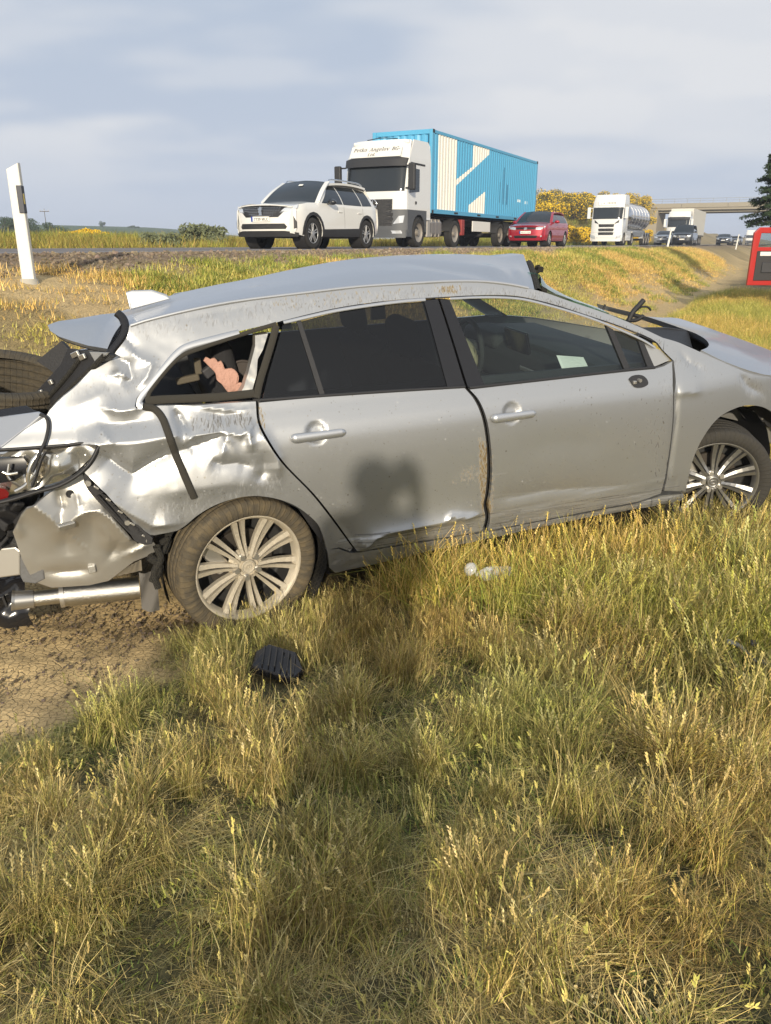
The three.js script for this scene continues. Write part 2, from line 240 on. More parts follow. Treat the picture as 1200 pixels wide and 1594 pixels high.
// creases and dents, given along lines of the photograph: amp (m, + outward), reach above and below
const dents = [];
function dent(str, amp, up, dn, sharp = 0.006) { const pl = XY(P(str)); let x0 = 9, x1 = -9, y0 = 9, y1 = -9; const w = 4.5 * Math.max(up, dn); for (const p of pl) { x0 = Math.min(x0, p[0] - w); x1 = Math.max(x1, p[0] + w); y0 = Math.min(y0, p[1] - w); y1 = Math.max(y1, p[1] + w); } dents.push({ pl, amp, up, dn, sharp, x0, x1, y0, y1 }); }
function dentAt(x, y) {
  let z = 0; for (const d of dents) { if (x < d.x0 || x > d.x1 || y < d.y0 || y > d.y1) continue; let best = 1e9, sg = 1, endf = 1;
    for (let i = 0; i + 1 < d.pl.length; i++) { const [ax, ay] = d.pl[i], [bx, by] = d.pl[i + 1], ex = bx - ax, ey = by - ay, L2 = ex * ex + ey * ey; const t = clamp(((x - ax) * ex + (y - ay) * ey) / L2), qx = x - ax - ex * t, qy = y - ay - ey * t, q = Math.hypot(qx, qy);
      if (q < best) { best = q; sg = ex * (y - ay) - ey * (x - ax) > 0 ? 1 : -1; const n = d.pl.length - 1, f = (i + t) / n; endf = Math.min(1, f * n * 1.4 + 0.15, (1 - f) * n * 1.4 + 0.15); } }
    const w = sg > 0 ? d.up : d.dn, q = (Math.sqrt(best * best + d.sharp * d.sharp * 0.45) - d.sharp * 0.67) / w; z += d.amp * Math.exp(-q * (0.85 + 0.15 * q)) * endf; }
  return z;
}
// hit quarter panel
dent('120,688 165,689 215,685 265,678 284,674', 0.030, 0.060, 0.030, 0.004);
dent('150,700 185,728 207,742 240,722 292,696', -0.036, 0.034, 0.045, 0.005);
dent('150,632 190,638 236,628', 0.024, 0.035, 0.020, 0.004);
dent('140,660 190,660 240,652', -0.016, 0.02, 0.04, 0.006);
dent('151,660 163,676 178,691', 0.012, 0.016, 0.014, 0.003);
dent('270,636 282,656 296,672', -0.024, 0.016, 0.020, 0.003);
dent('290,690 300,676 330,673 353,672 372,676 398,658', 0.022, 0.028, 0.016, 0.002);
dent('278,706 310,694 340,682 352,676', -0.022, 0.016, 0.05, 0.003);
dent('353,674 349,690 342,722', 0.016, 0.030, 0.022, 0.003);
dent('388,664 387,680 392,705', 0.018, 0.014, 0.016, 0.003);
dent('330,716 345,724 370,722 396,728', -0.014, 0.020, 0.026, 0.004);
dent('398,664 416,688 432,716 436,745', 0.018, 0.014, 0.040, 0.005);
dent('410,700 412,735 400,752', -0.014, 0.02, 0.03, 0.008);
dent('136,745 165,772 200,796 236,816 286,814', 0.026, 0.050, 0.020, 0.004);
dent('240,770 300,760 360,752 420,756', 0.010, 0.05, 0.03, 0.02);
dent('196,540 214,556 236,566 228,586 212,604', 0.014, 0.018, 0.022, 0.003);
dent('176,556 200,566 206,590 190,600', -0.014, 0.016, 0.020, 0.005);
dent('170,585 186,580 205,592', 0.012, 0.010, 0.012, 0.003);
dent('190,520 205,535 215,552', -0.010, 0.014, 0.014, 0.004);
dent('100,640 140,622 170,606', 0.010, 0.03, 0.03, 0.01);
dent('310,640 350,648 390,636', -0.010, 0.016, 0.018, 0.005);
dent('295,632 340,636 372,640 396,634', 0.008, 0.008, 0.010, 0.003);
dent('270,500 340,486 420,472', -0.004, 0.02, 0.02, 0.01);
// doors, sill and wing
dent('560,856 572,848 582,836 602,828 640,820 690,812 752,801', 0.030, 0.05, 0.013, 0.003);
dent('690,808 700,802 722,803 746,800', 0.016, 0.010, 0.009, 0.003);
dent('520,800 545,830 556,852', -0.008, 0.03, 0.03, 0.02);
dent('765,778 810,772 850,764 980,756', -0.012, 0.05, 0.03, 0.004);
dent('800,700 880,690 960,690', -0.006, 0.08, 0.08, 0.05);
dent('1053,600 1054,640 1053,662 1048,700 1040,752', -0.012, 0.008, 0.020, 0.003);
dent('1050,614 1070,611 1094,612', 0.010, 0.05, 0.014, 0.003);
dent('1056,545 1075,566 1100,575', -0.008, 0.012, 0.02, 0.004);
dent('1150,580 1165,600 1190,615', -0.012, 0.02, 0.02, 0.004);
// pressed handle bowls
const bowls = [[493, 674], [797, 643]].map(([x, y]) => U(x, y));
function S(x, y) {
  let z = S0(x, y) + dentAt(x, y);
  for (const b of bowls) { const r = Math.hypot(x - b.x, y - b.y); if (r < 0.07) z -= 0.016 * (1 - sstep(0.022, 0.056, r)); }
  if (y > 1.14) z += 0.004 * (fbm(x * 6, y * 9, 3, 71) - 0.5); else z += 0.0022 * (fbm(x * 3, y * 4, 2, 72) - 0.5);
  if (x < 0.35 && y > 0.55) z += 0.004 * (fbm(x * 9, y * 9, 3, 73) - 0.5) * sstep(0.35, 0.0, x);
  if (y > 0.2 && y < 0.38 && x > 0.4 && x < 2.3) z += 0.007 * (fbm(x * 4, y * 26, 3, 74) - 0.5);
  return z;
}
// ---- paint with scratches and mud where the photograph shows them
const TX0 = -1.2, TX1 = 3.4, TY0 = -0.1, TY1 = 1.6, TW = 2048, TH = 757;
const cxy = (px, py) => { const p = U(px, py); return [(p.x - TX0) / (TX1 - TX0) * TW, TH - (p.y - TY0) / (TY1 - TY0) * TH]; };
function marks(c, mode) { // mode 0 colour, 1 roughness(g)/metal(b)
  seed = 777; c.lineCap = 'round';
  const line = (pts, w, col) => { c.strokeStyle = col; c.lineWidth = w; c.beginPath(); pts.forEach(([x, y], i) => { const q = cxy(x, y); i ? c.lineTo(...q) : c.moveTo(...q); }); c.stroke(); };
  const scuff = (x0, y0, x1, y1, n, dx, dy, len, cols, w = [0.4, 1.6]) => { for (let k = 0; k < n; k++) { const t = rnd(), x = lerp(x0, x1, t) + rr(-dx, dx), y = lerp(y0, y1, t) + rr(-dy, dy), l = rr(0.3, 1) * len, a = rr(-0.5, 0.5); line([[x, y], [x + l * Math.sin(a), y + l * Math.cos(a)]], rr(...w), cols[(rnd() * cols.length) | 0]); } };
  const pal = mode ? ['rgba(0,190,140,0.4)', 'rgba(0,160,170,0.4)'] : ['rgba(250,250,248,0.4)', 'rgba(205,205,205,0.35)', 'rgba(150,146,140,0.32)', 'rgba(225,222,214,0.35)'];
  const mud = mode ? ['rgba(0,235,10,0.8)'] : ['rgba(150,120,70,0.55)', 'rgba(165,135,80,0.5)', 'rgba(120,92,52,0.5)'];
  const dark = mode ? ['rgba(0,200,30,0.7)'] : ['rgba(60,54,46,0.6)', 'rgba(88,80,66,0.5)'];
  // rubbed rail and A pillar
  scuff(205, 515, 430, 478, 420, 0, 13, 9, pal); scuff(430, 476, 690, 452, 460, 0, 9, 9, pal); scuff(690, 450, 850, 460, 420, 0, 8, 8, pal); scuff(850, 468, 1030, 540, 460, 6, 7, 8, pal);
  scuff(430, 474, 850, 456, 120, 0, 8, 3, dark, [0.4, 1.2]); scuff(850, 466, 1030, 536, 240, 5, 7, 4, dark, [0.5, 1.6]);
  // quarter panel rubs
  scuff(300, 655, 395, 648, 220, 4, 11, 12, pal); scuff(300, 655, 395, 648, 60, 4, 10, 12, dark); scuff(240, 800, 440, 745, 320, 8, 16, 10, pal); scuff(110, 620, 220, 580, 200, 12, 26, 8, pal, [0.4, 1.1]);
  scuff(402, 640, 410, 660, 60, 4, 16, 6, mud); scuff(425, 470, 720, 445, 90, 8, 8, 5, mud);
  // mud by the door shut line and along the bottoms
  scuff(752, 690, 757, 800, 420, 7, 14, 9, mud, [0.6, 2.2]); scuff(715, 745, 752, 730, 120, 14, 9, 3, mud); scuff(764, 700, 764, 800, 120, 5, 12, 5, mud);
  scuff(690, 449, 706, 449, 50, 14, 5, 4, mud, [1, 3]);
  for (let k = 0; k < 260; k++) { const x = rr(520, 1040), y0 = lerp(850, 772, (x - 540) / 500); const y = y0 + rr(-16, 14), l = rr(8, 60); line([[x, y], [x + l, y - l * 0.155]], rr(0.4, 1.5), (rnd() < 0.5 ? dark : pal)[(rnd() * 2) | 0]); }
  line(P('752,742 790,736'), 1, pal[0]); line(P('765,772 830,768 975,756'), 1, pal[0]);
  scuff(1020, 660, 1030, 740, 26, 14, 20, 9, dark, [0.8, 2.4]); scuff(880, 640, 1040, 660, 40, 10, 40, 3, dark, [0.8, 1.8]); scuff(1045, 560, 1110, 572, 60, 4, 6, 9, pal); scuff(1150, 590, 1196, 612, 150, 10, 12, 12, pal); scuff(1030, 595, 1050, 622, 60, 8, 10, 6, pal);
  for (let k = 0; k < 5200; k++) { const x = rr(110, 1195), y = rr(470, 880), q = cxy(x, y), low = sstep(560, 850, y); if (rnd() > 0.25 + 0.6 * low) continue; c.fillStyle = mode ? 'rgba(0,220,30,0.5)' : ['rgba(150,122,78,0.42)', 'rgba(95,80,58,0.42)', 'rgba(190,170,130,0.32)'][(rnd() * 3) | 0]; c.beginPath(); c.arc(q[0], q[1], rr(0.35, rnd() < 0.06 ? 2.0 : 1.0), 0, 7); c.fill(); }
}
const sideMap = canvasTex(TW, TH, (c, w, h) => { c.fillStyle = '#f4f3f0'; c.fillRect(0, 0, w, h); marks(c, 0); });
const sideRM = canvasTex(TW, TH, (c, w, h) => { c.fillStyle = 'rgb(0,124,235)'; c.fillRect(0, 0, w, h); marks(c, 1); }, false);
for (const t of [sideMap, sideRM]) { t.repeat.set(1 / (TX1 - TX0), 1 / (TY1 - TY0)); t.offset.set(-TX0 / (TX1 - TX0), -TY0 / (TY1 - TY0)); }
const SILVER = [0.47, 0.485, 0.51];
const paint = phys(SILVER, 0.85, { metalness: 0.8, map: sideMap, roughnessMap: sideRM, metalnessMap: sideRM, clearcoat: 0.5, clearcoatRoughness: 0.1 });
const plainPaint = phys(SILVER, 0.34, { metalness: 0.75, clearcoat: 0.4, clearcoatRoughness: 0.12 });
plainPaint.roughness = 0.42;
const primer = phys([0.50, 0.49, 0.46], 0.42, { metalness: 0.8, clearcoat: 0.15, bumpMap: rep(grainTex, 4), bumpScale: 0.0008 });
const black = std([0.018, 0.018, 0.02], 0.55, { bumpMap: rep(grainTex, 14), bumpScale: 0.001 }), gloss = phys([0.012, 0.012, 0.014], 0.14);
const dusty = std([1, 1, 1], 0.95, { map: noiseTex(128, (u, v) => { const a = fbm(u * 10, v * 10, 4, 81, 10), m = sstep(0.45, 0.62, a); return [lerp(0.09, 0.27, m), lerp(0.09, 0.255, m), lerp(0.09, 0.22, m)]; }, true), bumpMap: rep(grainTex, 6), bumpScale: 0.004 });
dusty.map.repeat.set(9, 9);
const fabric = std([0.028, 0.028, 0.031], 0.95, { bumpMap: rep(grainTex, 30), bumpScale: 0.0015 }), dashM = std([0.035, 0.036, 0.038], 0.75, { bumpMap: rep(grainTex, 30), bumpScale: 0.001 });
const steel = phys([0.55, 0.54, 0.51], 0.34, { metalness: 1, bumpMap: rep(grainTex, 5), bumpScale: 0.0012 }), alum = phys([0.62, 0.60, 0.56], 0.42, { metalness: 0.9 });
const tinted = phys([0.075, 0.085, 0.10], 0.03, { transmission: 1, thickness: 0, ior: 1.5 }), clear = phys([0.62, 0.71, 0.69], 0.02, { transmission: 1, thickness: 0, ior: 1.5 });
const bodyOpt = { cell: 0.0125, t: 0.02 };
const polyS = (...runs) => XY(runs.flat());

// ---- outer panels of the near side
const frontGap = P('1034,527 1033,546 1047,560');
const railBottomF = crv(P('690,462 730,460 767,459 807,461 860,473 913,490 967,508 1020,531 1032,545'));
const railBottomR = crv(P('440,499 480,489 520,480 570,472 625,466 690,462'));
const roofLine = crv(P('199,508 224,500 280,486 360,470 420,462 480,455 560,446 640,441 694,438 750,438 790,442 820,448 850,456 887,469 935,485 967,497 1000,511 1034,527'));
const qwOuter = P('430,502 370,516 340,523 290,536 276,544 252,571 230,597 212,619 209,630 212,635 222,636 248,631 300,631 350,628 398,625');
const quarterRear = crv(P('199,508 195,522 184,540 172,553 148,570 119,600 92,623 77,639'));
const quarterLow = P('72,648 40,668 3,697 -40,720 -60,704 43,697 97,693 150,689 156,695 142,722 132,736 165,766 195,799 226,832 240,833 275,826');
const archEdge = crv(P('275,826 287,819 305,804 333,787 361,777 389,772 424,775 455,785 478,800 496,818 505,841 508,854'));
const doorRearEdge = crv(P('398,625 401,657 412,682 438,720 485,769 516,808 549,853'));
{
  // quarter panel: below and behind the window, then the roof rail and the windscreen pillar as a second pressing
  const q = XY([...qwOuter, ...doorRearEdge.slice(1), ...P('545,858 528,852 508,856'), ...archEdge.slice().reverse(), ...quarterLow.slice().reverse(), ...quarterRear.slice().reverse(), ...P('224,500 280,486 360,470 430,461')]);
  part(wreck, 'quarter_panel', sheet(q, S, { cell: 0.009, t: 0.02, eps: 0.003 }), paint, 'crumpled rear quarter panel');
  const rail = XY([...roofLine.slice(0).filter((p) => p[0] > 430), ...railBottomF.slice().reverse(), ...railBottomR.slice().reverse(), [430, 502], [430, 461]]);
  part(wreck, 'roof_rail', sheet(rail, S, bodyOpt), paint, 'scratched roof rail and windscreen pillar');
  const rd = XY([...crv(P('403,627 502,618 590,612 723,604')), ...crv(P('723,604 738,622 750,650 757,692 758,737 755,772 752,786 755,807 750,827')), ...P('700,835 650,843 600,851 566,857 556,858'), ...crv(P('552,853 520,808 489,769 442,720 416,681 405,656 403,627'))]);
  const rearDoor = part(wreck, 'rear_door', sheet(rd, S, bodyOpt), paint);
  const fd = XY([...crv(P('731,606 853,592 977,578 1021,574')), ...P('1034,570 1046,563 1047,590'), ...crv(P('1047,600 1048,615 1048,650 1043,700 1036,740 1029,768')), ...P('995,780 890,801 800,818 759,826'), ...crv(P('759,826 763,807 760,786 763,772 766,737 764,692 757,650 745,622 731,606'))]);
  const frontDoor = part(wreck, 'front_door', sheet(fd, S, bodyOpt), paint);
  const fe = XY([...frontGap, ...P('1049,562 1050,614 1050,655 1045,708 1034,764 1067,765'), ...crv(P('1067,765 1070,751 1076,724 1085,700 1094,682 1110,659 1124,646 1141,637 1161,631 1185,633 1200,640 1228,664 1248,700')), ...P('1300,700 1320,640 1290,618'), ...crv(P('1250,601 1200,588 1170,583 1148,574 1118,561 1090,548 1070,539 1053,532 1036,527'))]);
  part(wreck, 'front_wing', sheet(fe, S, bodyOpt), paint, 'creased front wing');
  const hinge = XY(P('1002,534 1031,546 1046,561 1022,571 1014,571')); part(wreck, 'hinge_cover', sheet(hinge, (x, y) => S0(x, y) - 0.012, { cell: 0.02, t: 0.02 }), primer);
  const sill = XY([...P('510,856 528,855 545,861 556,861 600,854 650,846 700,838 752,830 800,821 890,804 995,783 1030,772 1064,769 1066,777 1056,781 995,792 920,805 845,820 740,843 660,861 600,875 560,884 522,892 513,884')]);
  part(wreck, 'sill', sheet(sill, (x, y) => S(x, y) - 0.004 + 0.012 * (fbm(x * 7, y * 30, 3, 75) - 0.5) + 0.01 * (fbm(x * 22, y * 10, 2, 76) - 0.5), { cell: 0.010, t: 0.06 }), paint, 'scraped and crushed sill');
  // dark inner skin behind the shut lines
  const inner = XY(P('398,622 1040,566 1050,770 640,862 560,870 505,850 470,800 430,780'));
  part(wreck, 'inner_body', sheet(inner, (x, y) => S0(x, y) - 0.065, { cell: 0.1, t: 0.02 }), black);
  // handles
  for (const [door, a, b] of [[rearDoor, [451, 682], [537, 671]], [frontDoor, [763, 651], [832, 642]]]) {
    const A = U(...a), B = U(...b), m = A.clone().lerp(B, 0.5), len = A.distanceTo(B), g = [];
    const body = new THREE.CapsuleGeometry(0.024, len - 0.046, 6, 14); body.rotateZ(Math.PI / 2); const p = body.attributes.position; for (let i = 0; i < p.count; i++) { const x = p.getX(i) / (len / 2); p.setY(i, p.getY(i) * (0.98 - 0.22 * x * x * (x > 0 ? 1.6 : 0.5))); p.setZ(i, p.getZ(i) * 0.62 + 0.02 - 0.014 * x * x); } body.computeVertexNormals();
    tr(body, m.x, m.y, S0(m.x, m.y) + 0.006, 0, 0, Math.atan2(B.y - A.y, B.x - A.x)); part(door, 'handle', body, plainPaint);
  }
  // door glass, dividers, pillar covers
  const SG = (x, y) => S0(x, y) - 0.008, gl = { cell: 0.06, t: 0.004 };
  part(rearDoor, 'window', sheet(XY([...crv(P('468,502 520,488 590,476 661,470')), ...P('698,601 600,609 505,617')]), SG, gl), tinted, 'dark tinted window');
  part(rearDoor, 'window', sheet(XY(P('441,506 464,503 500,617 409,622 418,585')), SG, gl), tinted, 'small fixed tinted pane');
  part(rearDoor, 'window_divider', sheet(XY(P('462,501 469,500 507,618 499,619')), (x, y) => S0(x, y) - 0.003, { cell: 0.05 }), black);
  part(rearDoor, 'pillar_cover', sheet(XY(P('660,468 682,466 725,603 697,603')), (x, y) => S0(x, y) - 0.003, { cell: 0.05, t: 0.03 }), gloss);
  part(frontDoor, 'pillar_cover', sheet(XY(P('685,466 700,467 754,599 729,604')), (x, y) => S0(x, y) - 0.001, { cell: 0.05, t: 0.03 }), gloss);
  const fg = [...P('754,598'), ...P('700,467'), ...crv(P('700,467 740,466 780,466 815,469 860,480 913,496 945,508')), ...P('976,578')];
  part(frontDoor, 'window', sheet(XY(fg), SG, gl), clear, 'clear door window');
  part(frontDoor, 'window', sheet(XY(P('955,514 996,533 1010,571 981,577')), SG, gl), clear, 'small corner window');
  part(frontDoor, 'window_divider', sheet(XY(P('944,507 955,513 983,577 974,579')), (x, y) => S0(x, y) - 0.002, { cell: 0.05, t: 0.02 }), black);
  part(frontDoor, 'window_divider', sheet(XY(P('994,531 1003,534 1019,571 1009,573')), (x, y) => S0(x, y) - 0.002, { cell: 0.05, t: 0.02 }), black);
}
// beads along a line of the photograph on the body side: w wide, h proud
function bead(pts, w, h, zf = S0, off = 0) {
  const c = crv(pts, 4).map(([x, y]) => U(x, y, zf)), n = c.length, pos = [], idx = [], K = 6;
  for (let i = 0; i < n; i++) { const t = c[Math.min(n - 1, i + 1)].clone().sub(c[Math.max(0, i - 1)]).normalize(), e = 0.003; const nn = V(-(zf(c[i].x + e, c[i].y) - zf(c[i].x - e, c[i].y)) / (2 * e), -(zf(c[i].x, c[i].y + e) - zf(c[i].x, c[i].y - e)) / (2 * e), 1).normalize(), sd = nn.clone().cross(t).normalize();
    for (let k = 0; k <= K; k++) { const a = Math.PI * k / K, q = c[i].clone().addScaledVector(sd, Math.cos(a) * w / 2).addScaledVector(nn, Math.sin(a) * h + off - 0.001); pos.push(q.x, q.y, q.z); } }
  for (let i = 0; i + 1 < n; i++) for (let k = 0; k < K; k++) { const a = i * (K + 1) + k, b = a + K + 1; idx.push(a, a + 1, b + 1, a, b + 1, b); }
  const g = new THREE.BufferGeometry(); g.setAttribute('position', new THREE.Float32BufferAttribute(pos, 3)); g.setIndex(idx); g.computeVertexNormals(); return g;
}
part(wreck, 'window_trim', bead(P('404,623 502,616 590,610 724,602'), 0.014, 0.006), black);
part(wreck, 'window_trim', bead(P('730,604 853,590 977,576 1019,572'), 0.016, 0.007), black);
part(wreck, 'door_frame', bead(P('441,502 480,493 520,484 570,476 625,469 662,466'), 0.016, 0.004), plainPaint);
part(wreck, 'door_frame', bead(P('700,465 740,463 780,463 815,466 860,477 913,493 950,507 1000,529 1020,541'), 0.013, 0.004), plainPaint);
part(wreck, 'shut_line_seal', bead(P('440,500 520,481 625,467 690,463 767,460 807,462 860,474 913,491 967,509 1018,531'), 0.006, 0.002), black);
part(wreck, 'roof_moulding', bead(P('203,507 224,500 280,486 360,470 480,455 560,446 640,441 694,438 750,438 790,442 822,448'), 0.016, 0.007, S0, 0.001), plainPaint);
// quarter window surround, rubber and the bare metal of the pillar
part(wreck, 'quarter_window_trim', bead(P('372,518 340,526 290,540 278,548 254,575 233,600 217,621 215,630 222,632'), 0.030, 0.006), plainPaint);
part(wreck, 'quarter_window_seal', [bead(P('430,504 374,521 312,542 284,553 268,566 242,597 231,614 232,621'), 0.018, 0.006), bead(P('226,624 250,622 300,620 350,617 396,612'), 0.034, 0.007), bead(P('430,507 424,530 413,566 404,596 399,620'), 0.030, 0.007)], dusty);
part(wreck, 'window_pillar', sheet(XY(P('398,523 418,520 410,545 402,560 400,585 394,606 384,618 374,614 380,604 388,578 398,540')), (x, y) => S0(x, y) - 0.010 + 0.006 * (fbm(x * 30, y * 30, 2, 77) - 0.5), { cell: 0.01, t: 0.05 }), primer);
part(wreck, 'hanging_trim_strip', bead(P('222,633 240,637 252,650 262,675 274,708 288,742 302,774'), 0.030, 0.012, S, 0.006), dusty, 'torn rubber trim strip hanging over the quarter panel');
part(wreck, 'mirror_mount', (() => { const g = sheet(XY(crv(P('978,590 984,585 999,584 1007,591 1008,598 999,603 987,602 978,590'), 3)), (x, y) => S0(x, y) + 0.004, { cell: 0.02, t: 0.03 }); return g; })(), black, 'bare black socket of the missing mirror');
{ const c = U(991, 592); part(wreck, 'mirror_socket', [tr(cyl(0.009, 0.02, 10), c.x + 0.01, c.y, S0(c.x, c.y) + 0.008, Math.PI / 2), tr(rbox(0.018, 0.016, 0.02, 0.003), c.x - 0.02, c.y - 0.006, S0(c.x, c.y) + 0.008)], alum); }

// ---- roof, spoiler, aerial, bonnet
const roofNear = roofLine.filter((p) => p[0] < 833).map(([x, y]) => U(x, y));
const crest = crv(P('184,486 215,478 262,463 340,445 400,434 480,418 540,407 600,401 640,398 720,396 780,399 815,396'));
const roofMid = crest.map(([x, y], i) => onPlane(x, y, V(0, 0, lerp(-0.42, -0.12, Math.min(1, i / crest.length * 1.6))), V(0, 0, 1)));
function roofP(u, v) { const a = polyAt(roofNear, u), m = polyAt(roofMid, u), f = V(m.x + 0.02, m.y - 0.11, -0.70);
  const k = 0.72, p = v < k ? a.clone().lerp(m, v / k) : m.clone().lerp(f, (v - k) / (1 - k)); p.y += v < k ? 0.022 * Math.sin(Math.PI * v / k) * (1 - v / k) : 0.03 * Math.sin(Math.PI * (v - k) / (1 - k));
  const wave = 0.016 * Math.exp(-(((u - 0.86 - 0.10 * (0.25 - v)) / 0.035) ** 2)) * Math.exp(-(((v - 0.22) / 0.16) ** 2)) - 0.016 * Math.exp(-(((u - 0.78 + 0.32 * (v - 0.2)) / 0.05) ** 2)) * Math.exp(-(((v - 0.24) / 0.2) ** 2)) + 0.012 * Math.exp(-(((u - 0.95) / 0.03) ** 2)) * Math.exp(-(((v - 0.2) / 0.15) ** 2));
  p.y += wave + 0.006 * (fbm(u * 9, v * 5, 3, 78) - 0.5) * Math.min(1, v * 8); return p; }
part(wreck, 'roof', gridGeo(110, 40, (u, v) => roofP(u, v), [2.2, 1.2]), plainPaint, 'buckled silver roof');
part(wreck, 'headliner', gridGeo(20, 8, (u, v) => { const p = roofP(0.03 + 0.95 * u, 0.03 + 0.94 * v); p.y -= 0.05; return p; }), std([0.22, 0.21, 0.19], 0.95));
function slab(pxs, p0, n, thick, bevel = 0.002) { // flat piece with an outline of the photograph on a given plane of the car
  n = n.clone().normalize(); const pts = pxs.map(([x, y]) => onPlane(x, y, p0, n)), ex = V(0, 1, 0).cross(n).normalize(), ey = n.clone().cross(ex);
  const g = extr(pts.map((p) => { const q = p.clone().sub(p0); return [q.dot(ex), q.dot(ey)]; }), thick, bevel); return g.applyMatrix4(new THREE.Matrix4().makeBasis(ex, ey, n).setPosition(p0.clone().addScaledVector(n, -thick)));
}
{ // spoiler: a curved lip over the tailgate opening
  const near = crv(P('77,516 92,524 137,538 167,543 184,521 190,503 184,488'), 4).map(([x, y]) => [x, y]);
  const tip = onPlane(74, 507, V(-0.55, 0, 0.30), V(0, 0, 1)), a = U(167, 543), b = U(188, 505), top = onPlane(183, 487, V(0, 0, 0.35), V(0, 0, 1));
  const edge0 = P('190,503 189,512 184,522 176,533 167,543').map(([x, y]) => U(x, y, S0, 0.012));
  const edge1 = P('183,487 160,489 120,496 90,500 74,506').map(([x, y], i) => onPlane(x, y, V(0, 0, lerp(0.30, 0.34, i / 4)), V(0, 0, 1)));
  const low = P('167,543 150,540 137,538 110,530 92,524 78,515 74,506').map(([x, y], i) => onPlane(x, y, V(0, 0, lerp(0.66, 0.34, i / 6)), V(0, 0, 1)));
  const g = gridGeo(24, 16, (u, v) => { const A = polyAt(low, u), B = polyAt([...edge0.slice(0, 1), ...edge1], u); const p = A.clone().lerp(B, v); p.y += 0.018 * Math.sin(Math.PI * v) * Math.sin(Math.PI * Math.min(1, u + 0.15)); return p; });
  const sp = part(wreck, 'tailgate_spoiler', [g, gridGeo(24, 3, (u, v) => { const A = polyAt(low, u).clone(); A.y -= 0.02 * v; A.x += 0.02 * v; return A; })], plainPaint);
  part(sp, 'spoiler_underside', gridGeo(16, 5, (u, v) => { const A = polyAt(low, 0.04 + 0.92 * u), B = polyAt([...edge0.slice(0, 1), ...edge1], u); const p = A.clone().lerp(B, v * 0.8); p.y -= 0.024; p.x += 0.02; return p; }), black);
  part(sp, 'spoiler_end', bead(P('182,487 190,494 194,504 192,518 184,532 174,545 170,552'), 0.034, 0.012, S0, 0.0), gloss);
}
{ const base = roofP(0.05, 0.42), q = onPlane(204, 478, V(0, 0, 0.12), V(0, 0, 1)), pr = P('204,479 199,457 206,455 236,454 258,461 262,464').map(([x, y]) => { const p = onPlane(x, y, V(0, 0, 0.12), V(0, 0, 1)); return [p.x, p.y]; });
  const g = extr(pr, 0.026, 0.008); g.translate(0, 0, 0.107); const p = g.attributes.position, y0 = q.y; for (let i = 0; i < p.count; i++) { const h = clamp((p.getY(i) - y0) / 0.07); p.setZ(i, 0.12 + (p.getZ(i) - 0.12) * (1.25 - 0.85 * h)); } g.computeVertexNormals(); part(wreck, 'roof_aerial', g, plainPaint, 'shark fin roof aerial'); }
{ // bonnet, pushed up at its rear edge
  const near = crv(P('1091,545 1118,558 1148,571 1178,580 1200,584 1250,594 1300,612')).map(([x, y]) => U(x, y, S0, 0.0));
  const crestB = crv(P('1072,515 1110,525 1150,537 1200,551 1240,563 1290,582')).map(([x, y]) => onPlane(x, y, V(0, 0, 0.32), V(0, 0, 1)));
  const bp = (u, v) => { const a = polyAt(near, u), m = polyAt(crestB, u), f = V(m.x + 0.1, a.y, -0.72), w = v * 2, L = [(w - 1) * (w - 2) / 2, -w * (w - 2), w * (w - 1) / 2]; const p = V(0, 0, 0).addScaledVector(a, L[0]).addScaledVector(m, L[1]).addScaledVector(f, L[2]); p.y += 0.008 * (fbm(u * 5, v * 5, 3, 79) - 0.5); return p; };
  const bn = part(wreck, 'bonnet', [gridGeo(50, 30, bp), gridGeo(50, 2, (u, v) => { const p = bp(u, 0); p.y -= 0.03 * v; p.z -= 0.01 * v; return p; }), gridGeo(2, 30, (u, v) => { const p = bp(0, v); p.y -= 0.035 * u; p.x += 0.02 * u; return p; })], plainPaint, 'bent bonnet');
  part(bn, 'bonnet_underside', gridGeo(10, 10, (u, v) => { const p = bp(u, 0.04 + 0.92 * v); p.y -= 0.03; return p; }), black);
  const cw = P('990,505 1003,511 1040,512 1072,515').map(([x, y], i) => onPlane(x, y, V(0, 0, lerp(0.3, 0.3, i / 3)), V(0, 0, 1))), cn = P('1000,513 1034,527 1070,538 1091,546').map(([x, y]) => U(x, y, S0, -0.02));
  part(wreck, 'bonnet_lining', slab(P('996,511 1040,511 1071,515 1085,519 1100,530 1112,556 1070,545 1034,532 1010,520'), V(0, 0, 0.30), V(0, 0, 1), 0.03), black, 'black lining under the raised bonnet edge');
  part(wreck, 'cowl', [gridGeo(20, 8, (u, v) => { const p = polyAt(cn, u).lerp(polyAt(cw, u), v); p.y -= 0.05 * Math.sin(Math.PI * v); return p; }), boxAt(2.0, 2.7, 0.55, 0.82, -0.7, 0.6, 0.05)], black, 'black windscreen cowl under the raised bonnet edge');
}
{ // wiper arm standing up from the cowl
  const o = V(0, 0, 0.28), n = V(0, 0, 1), q = (x, y, z = 0.28) => onPlane(x, y, V(0, 0, z), n);
  part(wreck, 'wiper_arm', [tube([q(978, 500), q(985, 486), q(994, 476), q(1002, 467)], 0.014), tube([q(990, 484), q(997, 478), q(1008, 478), q(1013, 483)], 0.006), tube([q(976, 499), q(990, 498), q(1001, 492)], 0.012), tube([q(984, 488), q(991, 492), q(1002, 492)], 0.008)], black, 'broken wiper arm sticking up');
  part(wreck, 'wiper_tip', tube([q(938, 484, 0.1), q(942, 474, 0.1)], 0.006), black);
}
